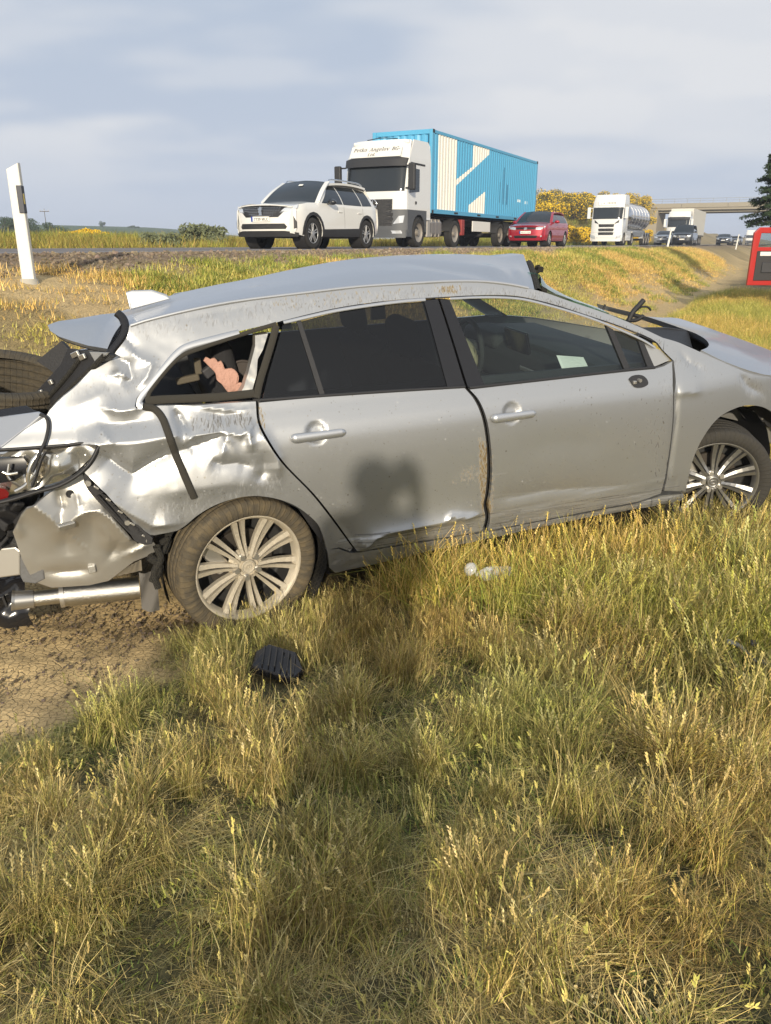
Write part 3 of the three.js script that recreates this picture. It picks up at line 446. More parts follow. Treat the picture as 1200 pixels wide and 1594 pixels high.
{ // shattered windscreen hanging from the roof edge
  const crack = canvasTex(512, 512, (c, w, h) => { seed = 99; c.fillStyle = '#9fc4bd'; c.fillRect(0, 0, w, h); for (let k = 0; k < 900; k++) { c.strokeStyle = `rgba(${rnd() < 0.5 ? '235,248,245' : '60,95,95'},${rr(0.15, 0.6)})`; c.lineWidth = rr(0.5, 1.6); c.beginPath(); let x = rr(0, w), y = rr(0, h); c.moveTo(x, y); for (let q = 0; q < 4; q++) { x += rr(-26, 26); y += rr(-26, 26); c.lineTo(x, y); } c.stroke(); } });
  const gm = phys([0.75, 0.85, 0.83], 0.25, { map: crack, transmission: 0.75, thickness: 0 });
  const nearA = crv(P('834,450 850,455 887,468 935,484 967,496 1000,510')).map(([x, y]) => U(x, y, S0, -0.01)), top = roofP(1, 0.04);
  const gnear = nearA, far = nearA.map((p, i) => V(p.x + 0.05, p.y + 0.0, -0.60));
  const hump = P('839,424 850,440 865,450 880,459 905,469 935,480').map(([x, y]) => onPlane(x, y, V(0, 0, 0.42), n0()));
  function n0() { return V(0, 0, 1); }
  part(wreck, 'windscreen', gridGeo(40, 24, (u, v) => { const a = polyAt(gnear, u), f = polyAt(far, u), h = polyAt(hump, u * 1.5); const p = a.clone().lerp(f, v); const k = Math.sin(Math.PI * v); p.y += 0.05 * k * (1 - u) + 0.012 * (fbm(u * 12, v * 12, 3, 80) - 0.5); if (u < 0.66) { const w = Math.exp(-(((v - 0.16) / 0.14) ** 2)); p.lerp(V(h.x, h.y, p.z), w * 0.9 * (1 - u * 0.6)); } return p; }, [2, 2]), gm, 'shattered greenish windscreen');
  const sealP = [roofP(1, 0.55), roofP(1, 0.40), roofP(1, 0.25), roofP(1, 0.10), roofP(1, 0)].map((p, i) => p.add(V(0.02, -0.012, 0)));
  part(wreck, 'windscreen_seal', [tube(sealP, 0.018, 7, 30), ...[...Array(26)].map((_, i) => { seed = 500 + i; const p = polyAt(sealP, rnd()); return tr(rbox(rr(0.012, 0.035), rr(0.008, 0.025), rr(0.015, 0.03), 0.003, 1), p.x + rr(0, 0.06), p.y - rr(0.0, 0.05), p.z, rr(0, 3), rr(0, 3), rr(0, 3)); })], dusty, 'torn seal with glass crumbs along the roof edge');
}
// ---- far side shell, floor and cabin
{
  const far = (pts, nm, m) => part(wreck, nm, sheet(pts, (x, y) => S0(x, y), { cell: 0.12, t: 0.02, to3: (a, b, c) => [a, b, -c], flip: true }), m);
  far(P('-0.9,0.35 -0.45,0.30 -0.36,0.5 -0.2,0.65 0,0.70 0.2,0.65 0.36,0.5 0.4,0.18 2.3,0.18 2.36,0.5 2.5,0.65 2.7,0.70 2.9,0.65 3.05,0.5 3.1,0.35 3.4,0.4 3.4,0.72 2.4,0.95 2.1,1.0 -0.55,1.06 -0.95,0.95'), 'far_body_side', plainPaint);
  far(P('-0.45,1.02 -0.25,1.02 0.05,1.28 0.55,1.32 0.6,1.05 0.68,1.05 0.65,1.37 1.16,1.36 1.2,1.05 1.3,1.05 1.22,1.36 1.5,1.32 2.05,0.99 2.2,0.98 1.5,1.38 0.8,1.40 0.0,1.33'), 'far_roof_rail', plainPaint);
  part(wreck, 'floor', [boxAt(0.36, 2.3, 0.16, 0.22, -0.76, 0.76, 0.02), boxAt(-0.78, 0.4, 0.42, 0.46, -0.72, 0.52, 0.02), boxAt(-0.40, 0.40, 0.30, 0.44, -0.7, 0.52, 0.04)], black);
  const seat = (x, z, w = 0.5) => { const g = [tr(rbox(0.52, 0.16, w, 0.06, 4), x, 0.44, z), tr(rbox(0.16, 0.62, w, 0.07, 4), x - 0.27, 0.76, z, 0, 0, 0.24)]; for (const s of [-1, 1]) g.push(tr(rbox(0.2, 0.5, 0.09, 0.04, 3), x - 0.22, 0.76, z + s * (w / 2 - 0.03), 0, 0, 0.24)); return g; };
  const head = (x, z) => [tr(rbox(0.10, 0.19, 0.27, 0.05, 4), x - 0.375, 1.17, z, 0, 0, 0.15), tr(cyl(0.006, 0.14, 8), x - 0.36, 1.05, z - 0.06, 0, 0, 0.2), tr(cyl(0.006, 0.14, 8), x - 0.36, 1.05, z + 0.06, 0, 0, 0.2)];
  for (const z of [0.38, -0.38]) { const o = part(wreck, 'front_seat', seat(1.32, z), fabric); part(o, 'headrest', head(1.32, z), fabric); }
  const bench = part(wreck, 'rear_seat', [...seat(0.42, 0, 1.3)], fabric); for (const z of [0.42, -0.42]) part(bench, 'headrest', head(0.42, z), fabric);
  const dash = part(wreck, 'dashboard', [tr(rbox(0.42, 0.24, 1.46, 0.08, 4), 1.98, 0.82, 0, 0, 0, -0.12), tr(rbox(0.5, 0.06, 1.4, 0.025, 3), 2.1, 0.93, 0, 0, 0, -0.08), tr(rbox(0.2, 0.1, 0.42, 0.04, 3), 1.86, 0.95, -0.40), tr(rbox(0.5, 0.26, 0.26, 0.05, 3), 1.55, 0.5, 0)], dashM);
  part(dash, 'display', tr(rbox(0.02, 0.15, 0.25, 0.008), 1.80, 0.985, 0.02, 0, 0, 0.2), gloss); part(dash, 'vent_trim', tr(rbox(0.012, 0.025, 0.5, 0.005), 1.775, 0.86, 0.35), alum);
  part(wreck, 'steering_wheel', [tr(new THREE.TorusGeometry(0.18, 0.016, 10, 36), 1.70, 0.88, -0.40, 0, Math.PI / 2, 0), tr(rbox(0.06, 0.14, 0.16, 0.03, 3), 1.72, 0.87, -0.40), tr(rbox(0.02, 0.03, 0.34, 0.01), 1.71, 0.88, -0.40)].map((g) => tr(g, 0, 0, 0, 0, 0, 0)), dashM);
  part(wreck, 'airbag', tr(ellipsoid(0.09, 0.13, 0.15), 1.64, 0.86, -0.40, 0.3, 0.2, 0.4), std([0.42, 0.36, 0.24], 0.9, { bumpMap: rep(patchTex, 4), bumpScale: 0.02 }), 'limp tan airbag');
  part(wreck, 'boot_cover', [tr(rbox(0.75, 0.02, 1.2, 0.008), -0.42, 0.93, 0, 0, 0, 0.03), tr(rbox(0.5, 0.28, 0.1, 0.04, 3), -0.4, 0.84, 0.66)], fabric);
}
// paper on the dashboard, seen through the front door window
{ const q = P('866,553 908,556 921,583 880,587').map(([x, y], i) => onPlane(x, y, V(0, 0, [0.64, 0.62, 0.69, 0.70][i]), V(0, 0, 1)).applyMatrix4(wreck.matrixWorld));
  const paper = part(scene, 'paper_sheet', gridGeo(8, 8, (u, v) => { const p = q[0].clone().lerp(q[1], u).lerp(q[3].clone().lerp(q[2], u), v); p.y += 0.01 * Math.sin(u * 3) * Math.sin(v * 3); return p; }), std([0.82, 0.82, 0.78], 0.9, { map: canvasTex(256, 256, (c) => { c.fillStyle = '#fff'; c.fillRect(0, 0, 256, 256); seed = 5; c.fillStyle = 'rgba(90,95,100,0.35)'; for (let k = 0; k < 20; k++) c.fillRect(24, 24 + k * 11, rr(80, 205), 2.5); }) }));
  tag(paper, 'white sheet of paper lying on the dashboard of the wrecked car', 'paper'); }
// ---------------------------------------------------------------- wreck: wheels, torn rear end
const rubber = (tan) => std([1, 1, 1], 0.95, { map: (() => { const t = noiseTex(256, (u, v) => { const a = fbm(u * 14, v * 14, 4, 91, 14), m = clamp((0.55 + 0.45 * sstep(0.25, 0.75, a)) * tan); return [lerp(0.20, 0.41, m), lerp(0.195, 0.36, m), lerp(0.185, 0.27, m)]; }, true); t.repeat.set(7, 2); return t; })(), bumpMap: (() => { const t = noiseTex(128, (u, v) => { const k = (Math.abs(((u * 8) % 1) - 0.5) < 0.08 ? 0 : 1) * 0.6 + 0.4 * hash2(u * 128, v * 128); return [k, k, k]; }); t.repeat.set(9, 1); return t; })(), bumpScale: 0.003 });
function tyreGeo(R = 0.32, w = 0.11) { const p = [[0.232, w * 0.8], [0.245, w * 0.97], [0.268, w * 1.04], [0.292, w * 1.03], [0.307, w * 0.94], [R - 0.004, w * 0.8]];
  for (const g of [0.52, 0.18, -0.18, -0.52]) p.push([R, w * (g + 0.13)], [R, w * (g + 0.055)], [R - 0.008, w * (g + 0.045)], [R - 0.008, w * (g - 0.045)], [R, w * (g - 0.055)], [R, w * (g - 0.13)]);
  for (const [r, z] of [[R - 0.004, 0.8], [0.307, 0.94], [0.28, 1.04], [0.245, 0.97], [0.232, 0.8]]) p.push([r, -w * z]);
  return new THREE.LatheGeometry(p.map(([r, z]) => new THREE.Vector2(r, z)), 72).rotateX(Math.PI / 2); }
function wheelGroup(parent, pos, toe, camber, spin, tyreM, faceM, pocketM) {
  const w = new THREE.Group(); w.name = 'wheel'; w.position.copy(pos); w.rotation.set(camber, toe, 0, 'YXZ'); parent.add(w); const T = 0.105;
  part(w, 'tyre', tyreGeo(0.312), tyreM);
  part(w, 'rim', [new THREE.LatheGeometry([[0.214, 0.055], [0.222, 0.082], [0.230, 0.094], [0.238, 0.098], [0.242, 0.092], [0.240, 0.08]].map((q) => new THREE.Vector2(...q)), 72).rotateX(Math.PI / 2)], faceM);
  part(w, 'rim_barrel', [new THREE.LatheGeometry([[0.05, -0.03], [0.20, -0.04], [0.212, -0.02], [0.216, 0.06]].map((q) => new THREE.Vector2(...q)), 48).rotateX(Math.PI / 2)], std([0.02, 0.02, 0.02], 0.7));
  part(w, 'brake_disc', [tr(cyl(0.145, 0.02, 40), 0, 0, -0.01, Math.PI / 2), tr(cyl(0.07, 0.05, 24), 0, 0, 0.01, Math.PI / 2)], std([0.07, 0.06, 0.05], 0.6, { metalness: 0.5 }));
  part(w, 'brake_caliper', [tr(rbox(0.07, 0.16, 0.05, 0.015, 3), -0.125, 0.06, 0.018, 0, 0, 0.5)], alum);
  for (let k = 0; k < 10; k++) {
    const a = spin + k * Math.PI / 5;
    for (const s of [-1, 1]) { const g = new THREE.BoxGeometry(0.186, 0.0165, 0.022, 6, 1, 1), p = g.attributes.position; for (let i = 0; i < p.count; i++) { const u = p.getX(i) / 0.186 + 0.5, top = p.getZ(i) > 0; p.setXYZ(i, 0.046 + u * 0.176, p.getY(i) * lerp(0.65, 1.35, u) + s * lerp(0.0075, 0.0185, u), (top ? 0.078 : 0.056) - 0.014 * Math.sin(Math.PI * u) + 0.010 * u - 0.0022 * (1 + s * Math.sign(p.getY(i))) * 1.2); }
      const f = g.toNonIndexed(); f.computeVertexNormals(); part(w, 'spoke', f.rotateZ(a), faceM); }
    const g = new THREE.BoxGeometry(0.17, 0.030, 0.018); g.translate(0.135, 0, 0.050); part(w, 'spoke_pocket', g.rotateZ(a), pocketM);
  }
  part(w, 'hub', [tr(cyl(0.078, 0.026, 30, 0.066), 0, 0, 0.052, Math.PI / 2)], faceM);
  part(w, 'centre_cap', [tr(cyl(0.030, 0.012, 24), 0, 0, 0.070, Math.PI / 2), tr(new THREE.TorusGeometry(0.028, 0.004, 8, 28), 0, 0, 0.077), tr(new THREE.TorusGeometry(0.014, 0.003, 6, 20).scale(1, 0.7, 1), 0, 0, 0.077), tr(new THREE.TorusGeometry(0.008, 0.0025, 6, 16).scale(0.6, 1.3, 1), 0, 0, 0.077)], faceM);
  for (let k = 0; k < 5; k++) { const a = spin + 0.31 + k * Math.PI * 0.4; part(w, 'wheel_nut', [tr(cyl(0.0125, 0.03, 6), 0.052 * Math.cos(a), 0.052 * Math.sin(a), 0.068, Math.PI / 2), tr(cyl(0.016, 0.006, 12), 0.052 * Math.cos(a), 0.052 * Math.sin(a), 0.066, Math.PI / 2)], alum); }
  return w;
}
const mudMetal = phys([0.60, 0.54, 0.43], 0.5, { metalness: 0.55, bumpMap: rep(grainTex, 6), bumpScale: 0.002 });
const cleanMetal = phys([0.40, 0.395, 0.385], 0.34, { metalness: 0.85 });
{
  const h = onPlane(387, 886, V(0, 0, 0.87), V(0, 0, 1)); wheelGroup(wreck, V(h.x - 0.012, h.y, 0.765), 0.20, 0.02, 0.42, rubber(0.85), mudMetal, std([0.02, 0.017, 0.013], 0.95)).scale.setScalar(1.04);
  const f = onPlane(1120, 749, V(0, 0, 0.86), V(0, 0, 1)); wheelGroup(wreck, V(f.x, f.y, 0.775), -0.42, 0.06, 0.32, rubber(0.12), cleanMetal, std([0.02, 0.02, 0.02], 0.8)).userData.label = 'front wheel turned outward';
  const liner = (c, r, z0, z1, m, a0 = -0.3, a1 = Math.PI + 0.3) => part(wreck, 'arch_liner', gridGeo(40, 6, (u, v) => { const a = lerp(a0, a1, u), k = r * (1 + 0.008 * Math.sin(u * 60)); return V(c.x + k * Math.cos(a), c.y + k * Math.sin(a), lerp(z0, z1, v)); }, [6, 2]), m);
  liner(h, 0.365, 0.30, 0.845, dusty, -0.75); liner(V(f.x, f.y + 0.03, 0), 0.385, 0.25, 0.82, black);
  for (const c of [h, f]) part(wreck, 'wheel_housing', tr(cyl(0.37, 0.02, 30), c.x, c.y + 0.02, 0.32, Math.PI / 2), black);
  // far wheels
  for (const x of [h.x, 2.66]) { const w = new THREE.Group(); w.name = 'wheel'; w.position.set(x, 0.315, -0.78); w.rotation.y = Math.PI; wreck.add(w); part(w, 'tyre', tyreGeo(), rubber(0.4)); part(w, 'rim', tr(cyl(0.235, 0.05, 30), 0, 0, 0.06, Math.PI / 2), mudMetal); }
  // spring strut and slotted bracket above the front wheel
  const b = (x, y, z) => onPlane(x, y, V(0, 0, z), V(0, 0, 1));
  part(wreck, 'inner_wing', slab(P('1120,648 1160,634 1215,640 1225,700 1200,690 1185,675 1150,655'), V(0, 0, 0.60), V(0, 0, 1), 0.02), primer);
  const br = part(wreck, 'front_bracket', slab(P('1148,637 1180,633 1215,640 1215,665 1196,665 1190,657 1168,655 1158,650'), V(0, 0, 0.68), V(0, 0, 1), 0.02), black);
  for (const [x, y] of [[1172, 641], [1173, 650], [1186, 652]]) { const q = b(x, y, 0.684); part(br, 'bolt', tr(cyl(0.006, 0.008, 10), q.x, q.y, q.z, Math.PI / 2), alum); }
}
// ---- bare inner panel where the bumper was
{
  const save = dents.splice(0, dents.length);
  dent('36,785 54,793 78,812 94,829 108,818 122,806 140,800 157,801 175,814 196,838 214,856', 0.065, 0.05, 0.045, 0.005);
  dent('60,800 100,845 108,880', -0.012, 0.03, 0.03, 0.01); dent('150,812 168,842 172,870', 0.014, 0.03, 0.02, 0.006); dent('190,848 182,866 170,884', -0.012, 0.02, 0.02, 0.006);
  dent('90,770 96,790 100,800', -0.020, 0.014, 0.012, 0.003); dent('118,775 122,790 128,800', 0.012, 0.012, 0.012, 0.003); dent('60,905 110,905 150,900', -0.014, 0.02, 0.02, 0.006);
  dent('34,800 24,826 32,852', 0.014, 0.016, 0.02, 0.005); dent('190,880 215,868 240,856', 0.012, 0.012, 0.02, 0.004);
  const mine = dents.splice(0, dents.length); dents.push(...save);
  const zi = (x, y) => { const keep = dents.splice(0, dents.length); dents.push(...mine); const d = dentAt(x, y); dents.length = 0; dents.push(...keep); return S0(x, y) - 0.085 + d + 0.003 * (fbm(x * 12, y * 12, 2, 95) - 0.5); };
  const zb = (x, y) => S0(x, y) - 0.085;
  const poly = XY([...P('93,756 131,738 150,768 172,795 195,820 214,845 236,838 243,850 240,861 208,874 169,904 139,911 80,915 52,905 34,870 20,828 33,800 43,786')], zb);
  const ip = part(wreck, 'inner_quarter_panel', sheet(poly, zi, { cell: 0.0125, t: 0.02 }), primer, 'bare inner panel where the bumper was torn off');
  const q = U(143, 885, zb); part(ip, 'embossed_pad', tr(rbox(0.032, 0.036, 0.02, 0.005), q.x, q.y, q.z + 0.002), primer);
  const o = U(109, 767, zb); part(ip, 'bolt_hole', [tr(new THREE.TorusGeometry(0.013, 0.004, 8, 20), o.x, o.y, zi(o.x, o.y) + 0.002), tr(cyl(0.010, 0.006, 16), o.x, o.y, zi(o.x, o.y), Math.PI / 2)], black);
  const b1 = U(103, 808, zb); part(ip, 'bent_tab', tr(rbox(0.07, 0.03, 0.02, 0.006), b1.x, b1.y, zi(b1.x, b1.y) + 0.012, 0.5, 0.3, -0.2), primer);
  // plastic bumper bracket
  const br = part(wreck, 'bumper_bracket', slab(P('129,735 136,733 150,752 172,772 200,800 224,828 237,838 236,846 226,848 210,842 204,832 178,806 150,777 138,763 132,752'), U(180, 790, S0, -0.01), V(-0.22, 0.05, 1), 0.02), black, 'exposed black plastic bumper bracket');
  for (let k = 0; k < 13; k++) { const c = U(150 + k * 6.2, 758 + k * 6.3, S0, 0.004); part(br, 'rib', tr(rbox(0.022, 0.008, 0.02, 0.002), c.x, c.y, c.z, 0, 0, -0.75), k % 3 ? black : alum); }
  for (const [x, y] of [[137, 752], [198, 813], [231, 841]]) { const c = U(x, y, S0, 0.008); part(br, 'bolt', tr(cyl(0.011, 0.016, 12), c.x, c.y, c.z, Math.PI / 2), alum); }
  part(br, 'bracket_edge', tube(P('152,771 178,799 203,827 212,838').map(([x, y]) => U(x, y, S0, 0.0)), 0.006), black);
}
// ---- rear lamp
{
  const ZL = (x, y) => S0(x, y) - 0.012, opt = { cell: 0.02, t: 0.03 };
  const chrome = phys([0.75, 0.72, 0.66], 0.14, { metalness: 0.9 }), lens = phys([0.9, 0.9, 0.88], 0.03, { transmission: 1, thickness: 0 });
  const lampP = [...P('-50,706 0,702 43,699 97,695 150,691 154,696'), ...P('139,721 121,738 93,754 54,765 22,775 -50,796')];
  const lamp = part(wreck, 'rear_lamp', sheet(XY(lampP, ZL), (x, y) => ZL(x, y) - 0.035 + 0.014 * Math.sin(x * 34) * Math.cos(y * 28), { cell: 0.012, t: 0.02 }), chrome, 'broken rear lamp without its cover');
  part(lamp, 'lamp_pocket', sheet(XY(P('-40,716 36,714 42,722 40,738 22,750 -40,760'), ZL), (x, y) => ZL(x, y) - 0.012, opt), gloss);
  part(lamp, 'red_lens', sheet(XY(P('-40,768 -2,760 8,762 14,768 12,775 -2,779 -40,790'), ZL), (x, y) => ZL(x, y) - 0.004, opt), phys([0.14, 0.008, 0.008], 0.12, { clearcoat: 1 }));
  part(lamp, 'clear_lens', sheet(XY(P('62,710 90,704 138,694 146,698 134,718 116,734 90,748 52,758'), ZL), (x, y) => ZL(x, y) - 0.004 + 0.008 * Math.sin(x * 30), { cell: 0.015, t: 0.006 }), lens);
  part(lamp, 'lamp_seal', [bead(P('-20,702 43,698 97,694 149,690 154,695'), 0.014, 0.012), bead(P('155,694 140,721 121,739 93,755 54,766 22,776 -20,786'), 0.018, 0.014), bead(P('50,757 58,735 66,712 72,703'), 0.012, 0.012)], black);
  part(lamp, 'lamp_rim', [bead(P('46,760 44,742 50,720 60,706'), 0.024, 0.014, S0, -0.008), bead(P('24,766 40,756 52,740'), 0.02, 0.012, S0, -0.008)], chrome);
  part(lamp, 'lamp_shard', [tube(P('4,735 14,738 28,736').map(([x, y]) => U(x, y, S0, 0.01)), 0.006), tube(P('14,722 12,740 16,747').map(([x, y]) => U(x, y, S0, 0.01)), 0.005)], chrome);
  part(wreck, 'loose_cable', tube(P('62,645 72,650 75,664 71,685 62,705 50,735').map(([x, y]) => U(x, y, S0, 0.022)), 0.0065, 6, 40), black, 'loose cable over the rear corner');
}
// ---- tailgate opening
{
  const nz = V(-0.75, 0.25, 0.6), p0 = U(148, 568, S0, -0.01);
  const jamb = part(wreck, 'tailgate_jamb', slab(P('106,543 140,548 166,549 172,553 148,569 119,599 92,622 77,638 45,641 40,632 60,607 95,568'), p0, nz, 0.03), black, 'dark tailgate jamb with metal clips');
  const onJ = (x, y, o = 0.006) => onPlane(x, y, p0, nz.clone().normalize()).addScaledVector(nz.clone().normalize(), o);
  for (const [x, y, l] of [[121, 552, 0.05], [132, 556, 0.04], [83, 595, 0.022], [68, 611, 0.022], [56, 627, 0.03]]) { const c = onJ(x, y, 0.012); part(jamb, 'clip', tr(rbox(l, 0.022, 0.012, 0.004), c.x, c.y, c.z, 0.2, -0.9, 0.5), alum); }
  part(jamb, 'jamb_seal', [tube(P('166,554 140,580 110,608 80,636').map(([x, y]) => onJ(x, y, 0.01)), 0.012, 7), tube(P('128,556 112,578 92,602 70,626').map(([x, y]) => onJ(x, y, 0.006)), 0.010, 7)], dusty);
  part(jamb, 'painted_edge', slab(P('140,548 168,549 150,566 147,560'), onJ(150, 556, 0.012), nz, 0.006), primer);
  part(wreck, 'tailgate_inner', slab(P('58,562 95,532 108,545 92,572 84,580'), V(-0.62, 0.9, 0.35), V(-0.5, 0.2, 0.8), 0.02), black);
  part(wreck, 'tailgate_skin', slab(P('-60,668 0,651 60,643 66,646 40,667 3,695 -60,735'), U(64, 648, S0, 0.0), V(-0.55, 0.55, 0.65), 0.02, 0.006), plainPaint);
  part(wreck, 'tailgate_edge', slab(P('-60,655 0,638 40,632 50,638 62,642 0,652 -60,668'), U(64, 646, S0, -0.01), V(-0.5, 0.6, 0.6), 0.02), gloss);
  part(wreck, 'boot_side', slab(P('-40,640 44,634 80,600 70,700 60,800 -40,860'), V(-0.86, 0.7, 0.3), V(-0.6, 0, 0.8), 0.02), black);
}
// ---- exhaust, beam and shields under the tail
{
  const z1 = V(0, 0, 1), q = (x, y, z = 0.62) => onPlane(x, y, V(0, 0, z), z1);
  const rod = (a, b, r0, r1, n = 28) => { const d = b.clone().sub(a), g = cyl(r0, d.length(), n, r1); g.applyQuaternion(new THREE.Quaternion().setFromUnitVectors(V(0, 1, 0), d.clone().normalize())); const m = a.clone().lerp(b, 0.5); return g.translate(m.x, m.y, m.z); };
  const ex = part(wreck, 'exhaust_silencer', [rod(q(100, 926), q(216, 915), 0.052, 0.052), rod(q(92, 927), q(100, 926), 0.040, 0.052)], steel, 'stainless exhaust silencer lying exposed');
  part(ex, 'exhaust_pipe', rod(q(50, 932), q(94, 927), 0.034, 0.034), steel);
  part(ex, 'exhaust_flange', rod(q(93, 927), q(100, 926), 0.054, 0.054), alum);
  part(ex, 'exhaust_tip', [rod(q(22, 935), q(53, 932), 0.041, 0.039), rod(q(18, 935), q(23, 935), 0.044, 0.042)], cleanMetal);
  part(wreck, 'heat_shield', gridGeo(20, 6, (u, v) => { const a = q(lerp(128, 221, u), lerp(909, 888, u), 0.70), b = q(lerp(170, 219, u), lerp(893, 868, u), 0.70); const p = a.lerp(b, v); p.z += 0.004 * Math.sin(u * 70) + 0.02 * v; return p; }), alum, 'crinkled aluminium heat shield');
  part(wreck, 'mud_flap', gridGeo(8, 16, (u, v) => { const p = q(lerp(lerp(216, 221, v), lerp(243, 249, v), u), lerp(905, lerp(950, 952, u), v) - 14 * (1 - v), 0.80); p.z += 0.012 * Math.sin(u * 6 + v * 5); return p; }), std([0.16, 0.15, 0.135], 0.9, { bumpMap: rep(grainTex, 3), bumpScale: 0.004 }), 'torn grey plastic arch liner');
  part(wreck, 'arch_debris', [tube([q(243, 850, 0.83), q(250, 870, 0.83), q(240, 892, 0.83), q(246, 915, 0.83)], 0.016), tube([q(250, 845, 0.83), q(262, 840, 0.82), q(256, 860, 0.82)], 0.014), tube([q(232, 866, 0.82), q(248, 880, 0.82), q(238, 905, 0.82)], 0.02)], dusty);
  part(wreck, 'crash_beam', slab(P('-60,862 24,853 30,858 30,893 -60,905'), V(-1.0, 0.4, 0.60), V(-0.35, 0.1, 1), 0.12, 0.006), alum, 'bare aluminium bumper beam');
  const cb = part(wreck, 'bumper_mount', slab(P('34,868 38,862 60,862 66,870 67,900 55,906 38,904 34,896'), V(-0.95, 0.4, 0.66), V(-0.25, 0.1, 1), 0.06, 0.006), std([0.12, 0.12, 0.12], 0.8, { bumpMap: rep(patchTex, 12), bumpScale: 0.006 }), 'grey ribbed bumper mount');
  part(cb, 'mount_plate', slab(P('48,858 56,857 74,878 72,886 79,893 78,902 66,904 60,880'), V(-0.93, 0.4, 0.655), V(-0.25, 0.1, 1), 0.008), std([0.16, 0.155, 0.145], 0.7));
  for (const [x, y] of [[49, 861], [71, 884], [70, 898]]) { const c = q(x, y, 0.668); part(cb, 'bolt', tr(cyl(0.009, 0.015, 8), c.x, c.y, c.z, Math.PI / 2), alum); }
  seed = 41; const junk = []; for (let k = 0; k < 26; k++) { const c = q(rr(-40, 52), rr(778, 850), rr(0.5, 0.62)); junk.push(tr(rbox(rr(0.03, 0.16), rr(0.02, 0.07), rr(0.02, 0.08), 0.01, 1), c.x, c.y, c.z, rr(-0.6, 0.6), rr(-1, 1), rr(-0.9, 0.9))); }
  part(wreck, 'torn_plastic', [...junk, slab(P('-40,775 20,778 52,768 46,784 34,800 20,828 6,838 -40,850'), V(-1.0, 0.5, 0.5), V(-0.4, 0, 1), 0.05, 0.01)], black, 'torn black plastic under the rear lamp');
  part(wreck, 'boot_shade_box', boxAt(-0.92, -0.4, 0.34, 0.62, -0.7, 0.46, 0.08), primer);  // closed box added to shade the space behind the beam, in the boot tub's place
  // spare tyre lying in the open boot
}
{ const c = onPlane(2, 612, V(0, 0, 0.25), V(0, 0, 1)).applyMatrix4(wreck.matrixWorld); const t = part(scene, 'loose_tyre', tyreGeo(0.30, 0.10).rotateX(Math.PI / 2), rubber(0.5)); t.position.copy(c); t.rotation.set(0.12, 0, -0.22, 'YZX'); tag(t, 'muddy loose tyre lying in the open boot of the wrecked car', 'tyre'); }
{ const q = (x, y, z) => onPlane(x, y, V(0, 0, z), V(0, 0, 1)), a = q(326, 577, 0.56), b = q(378, 588, 0.5), c = q(292, 590, 0.55); part(wreck, 'boot_lamp_box', tr(rbox(0.062, 0.045, 0.03, 0.008), a.x, a.y, a.z, 0, 0.2, 0.5), std([0.05, 0.05, 0.055], 0.6)); part(wreck, 'speaker_rim', [tr(new THREE.TorusGeometry(0.075, 0.006, 8, 32), b.x, b.y, b.z), tr(cyl(0.074, 0.02, 30), b.x, b.y, b.z - 0.01, Math.PI / 2)], std([0.06, 0.05, 0.045], 0.7)); part(wreck, 'seat_latch', [tr(rbox(0.1, 0.03, 0.03, 0.008), c.x, c.y, c.z, 0, 0, 0.1), tr(rbox(0.03, 0.07, 0.02, 0.006), c.x + 0.05, c.y + 0.05, c.z)], std([0.10, 0.085, 0.06], 0.8)); }
{ // pink glove-shaped cloth on the seat back
  const pl = V(0, 0, 0.60), n = V(0, 0, 1), pts = crv(P('319,561 321,558 327,561 333,559 339,566 343,564 349,576 360,575 368,582 369,592 366,599 374,597 375,602 370,606 357,609 352,604 346,596 339,590 337,580 328,570 319,561'), 3).map(([x, y]) => { const p = onPlane(x, y, pl, n); return [p.x, p.y]; });
  const g = extr(pts, 0.006, 0.006), pa = g.attributes.position; for (let i = 0; i < pa.count; i++) pa.setZ(i, pa.getZ(i) + 0.60 + 0.012 * (fbm(pa.getX(i) * 40, pa.getY(i) * 40, 2, 97) - 0.5)); g.computeVertexNormals();
  const m = part(scene, 'pink_glove', g, std([0.52, 0.30, 0.235], 0.85, { bumpMap: rep(patchTex, 30), bumpScale: 0.004 })); m.applyMatrix4(wreck.matrixWorld); tag(m, 'pink rubber glove lying behind the broken quarter window of the wreck', 'glove'); }
// ---------------------------------------------------------------- traffic standing on the carriageway
const HEAD = Math.atan2(RC, RS);                                      // local +x runs from the nose to the tail, +z faces the median
const carGlass = phys([0.022, 0.027, 0.032], 0.06, { specularIntensity: 1 }), tyreM = std([0.022, 0.021, 0.02], 0.9), plastic = std([0.025, 0.025, 0.027], 0.6), rimM = phys([0.5, 0.5, 0.5], 0.35, { metalness: 0.7 });
const lampM = phys([0.72, 0.74, 0.76], 0.12, { metalness: 0.5, clearcoat: 1 }), chromeM = phys([0.7, 0.7, 0.7], 0.15, { metalness: 1 });
const onRoad = (s, t) => { const [x, z] = fromST(s, t); return [x, ROADY + 0.004, z]; };
const zy = { to3: (a, b, c) => [c, b, a] }, xz = { to3: (a, b, c) => [a, c, b], flip: true };
function arcPts(cx, cy, r, a0, a1, n = 10) { return [...Array(n + 1)].map((_, i) => { const a = lerp(a0, a1, i / n) * Math.PI / 180; return [cx + r * Math.cos(a), cy + r * Math.sin(a)]; }); }
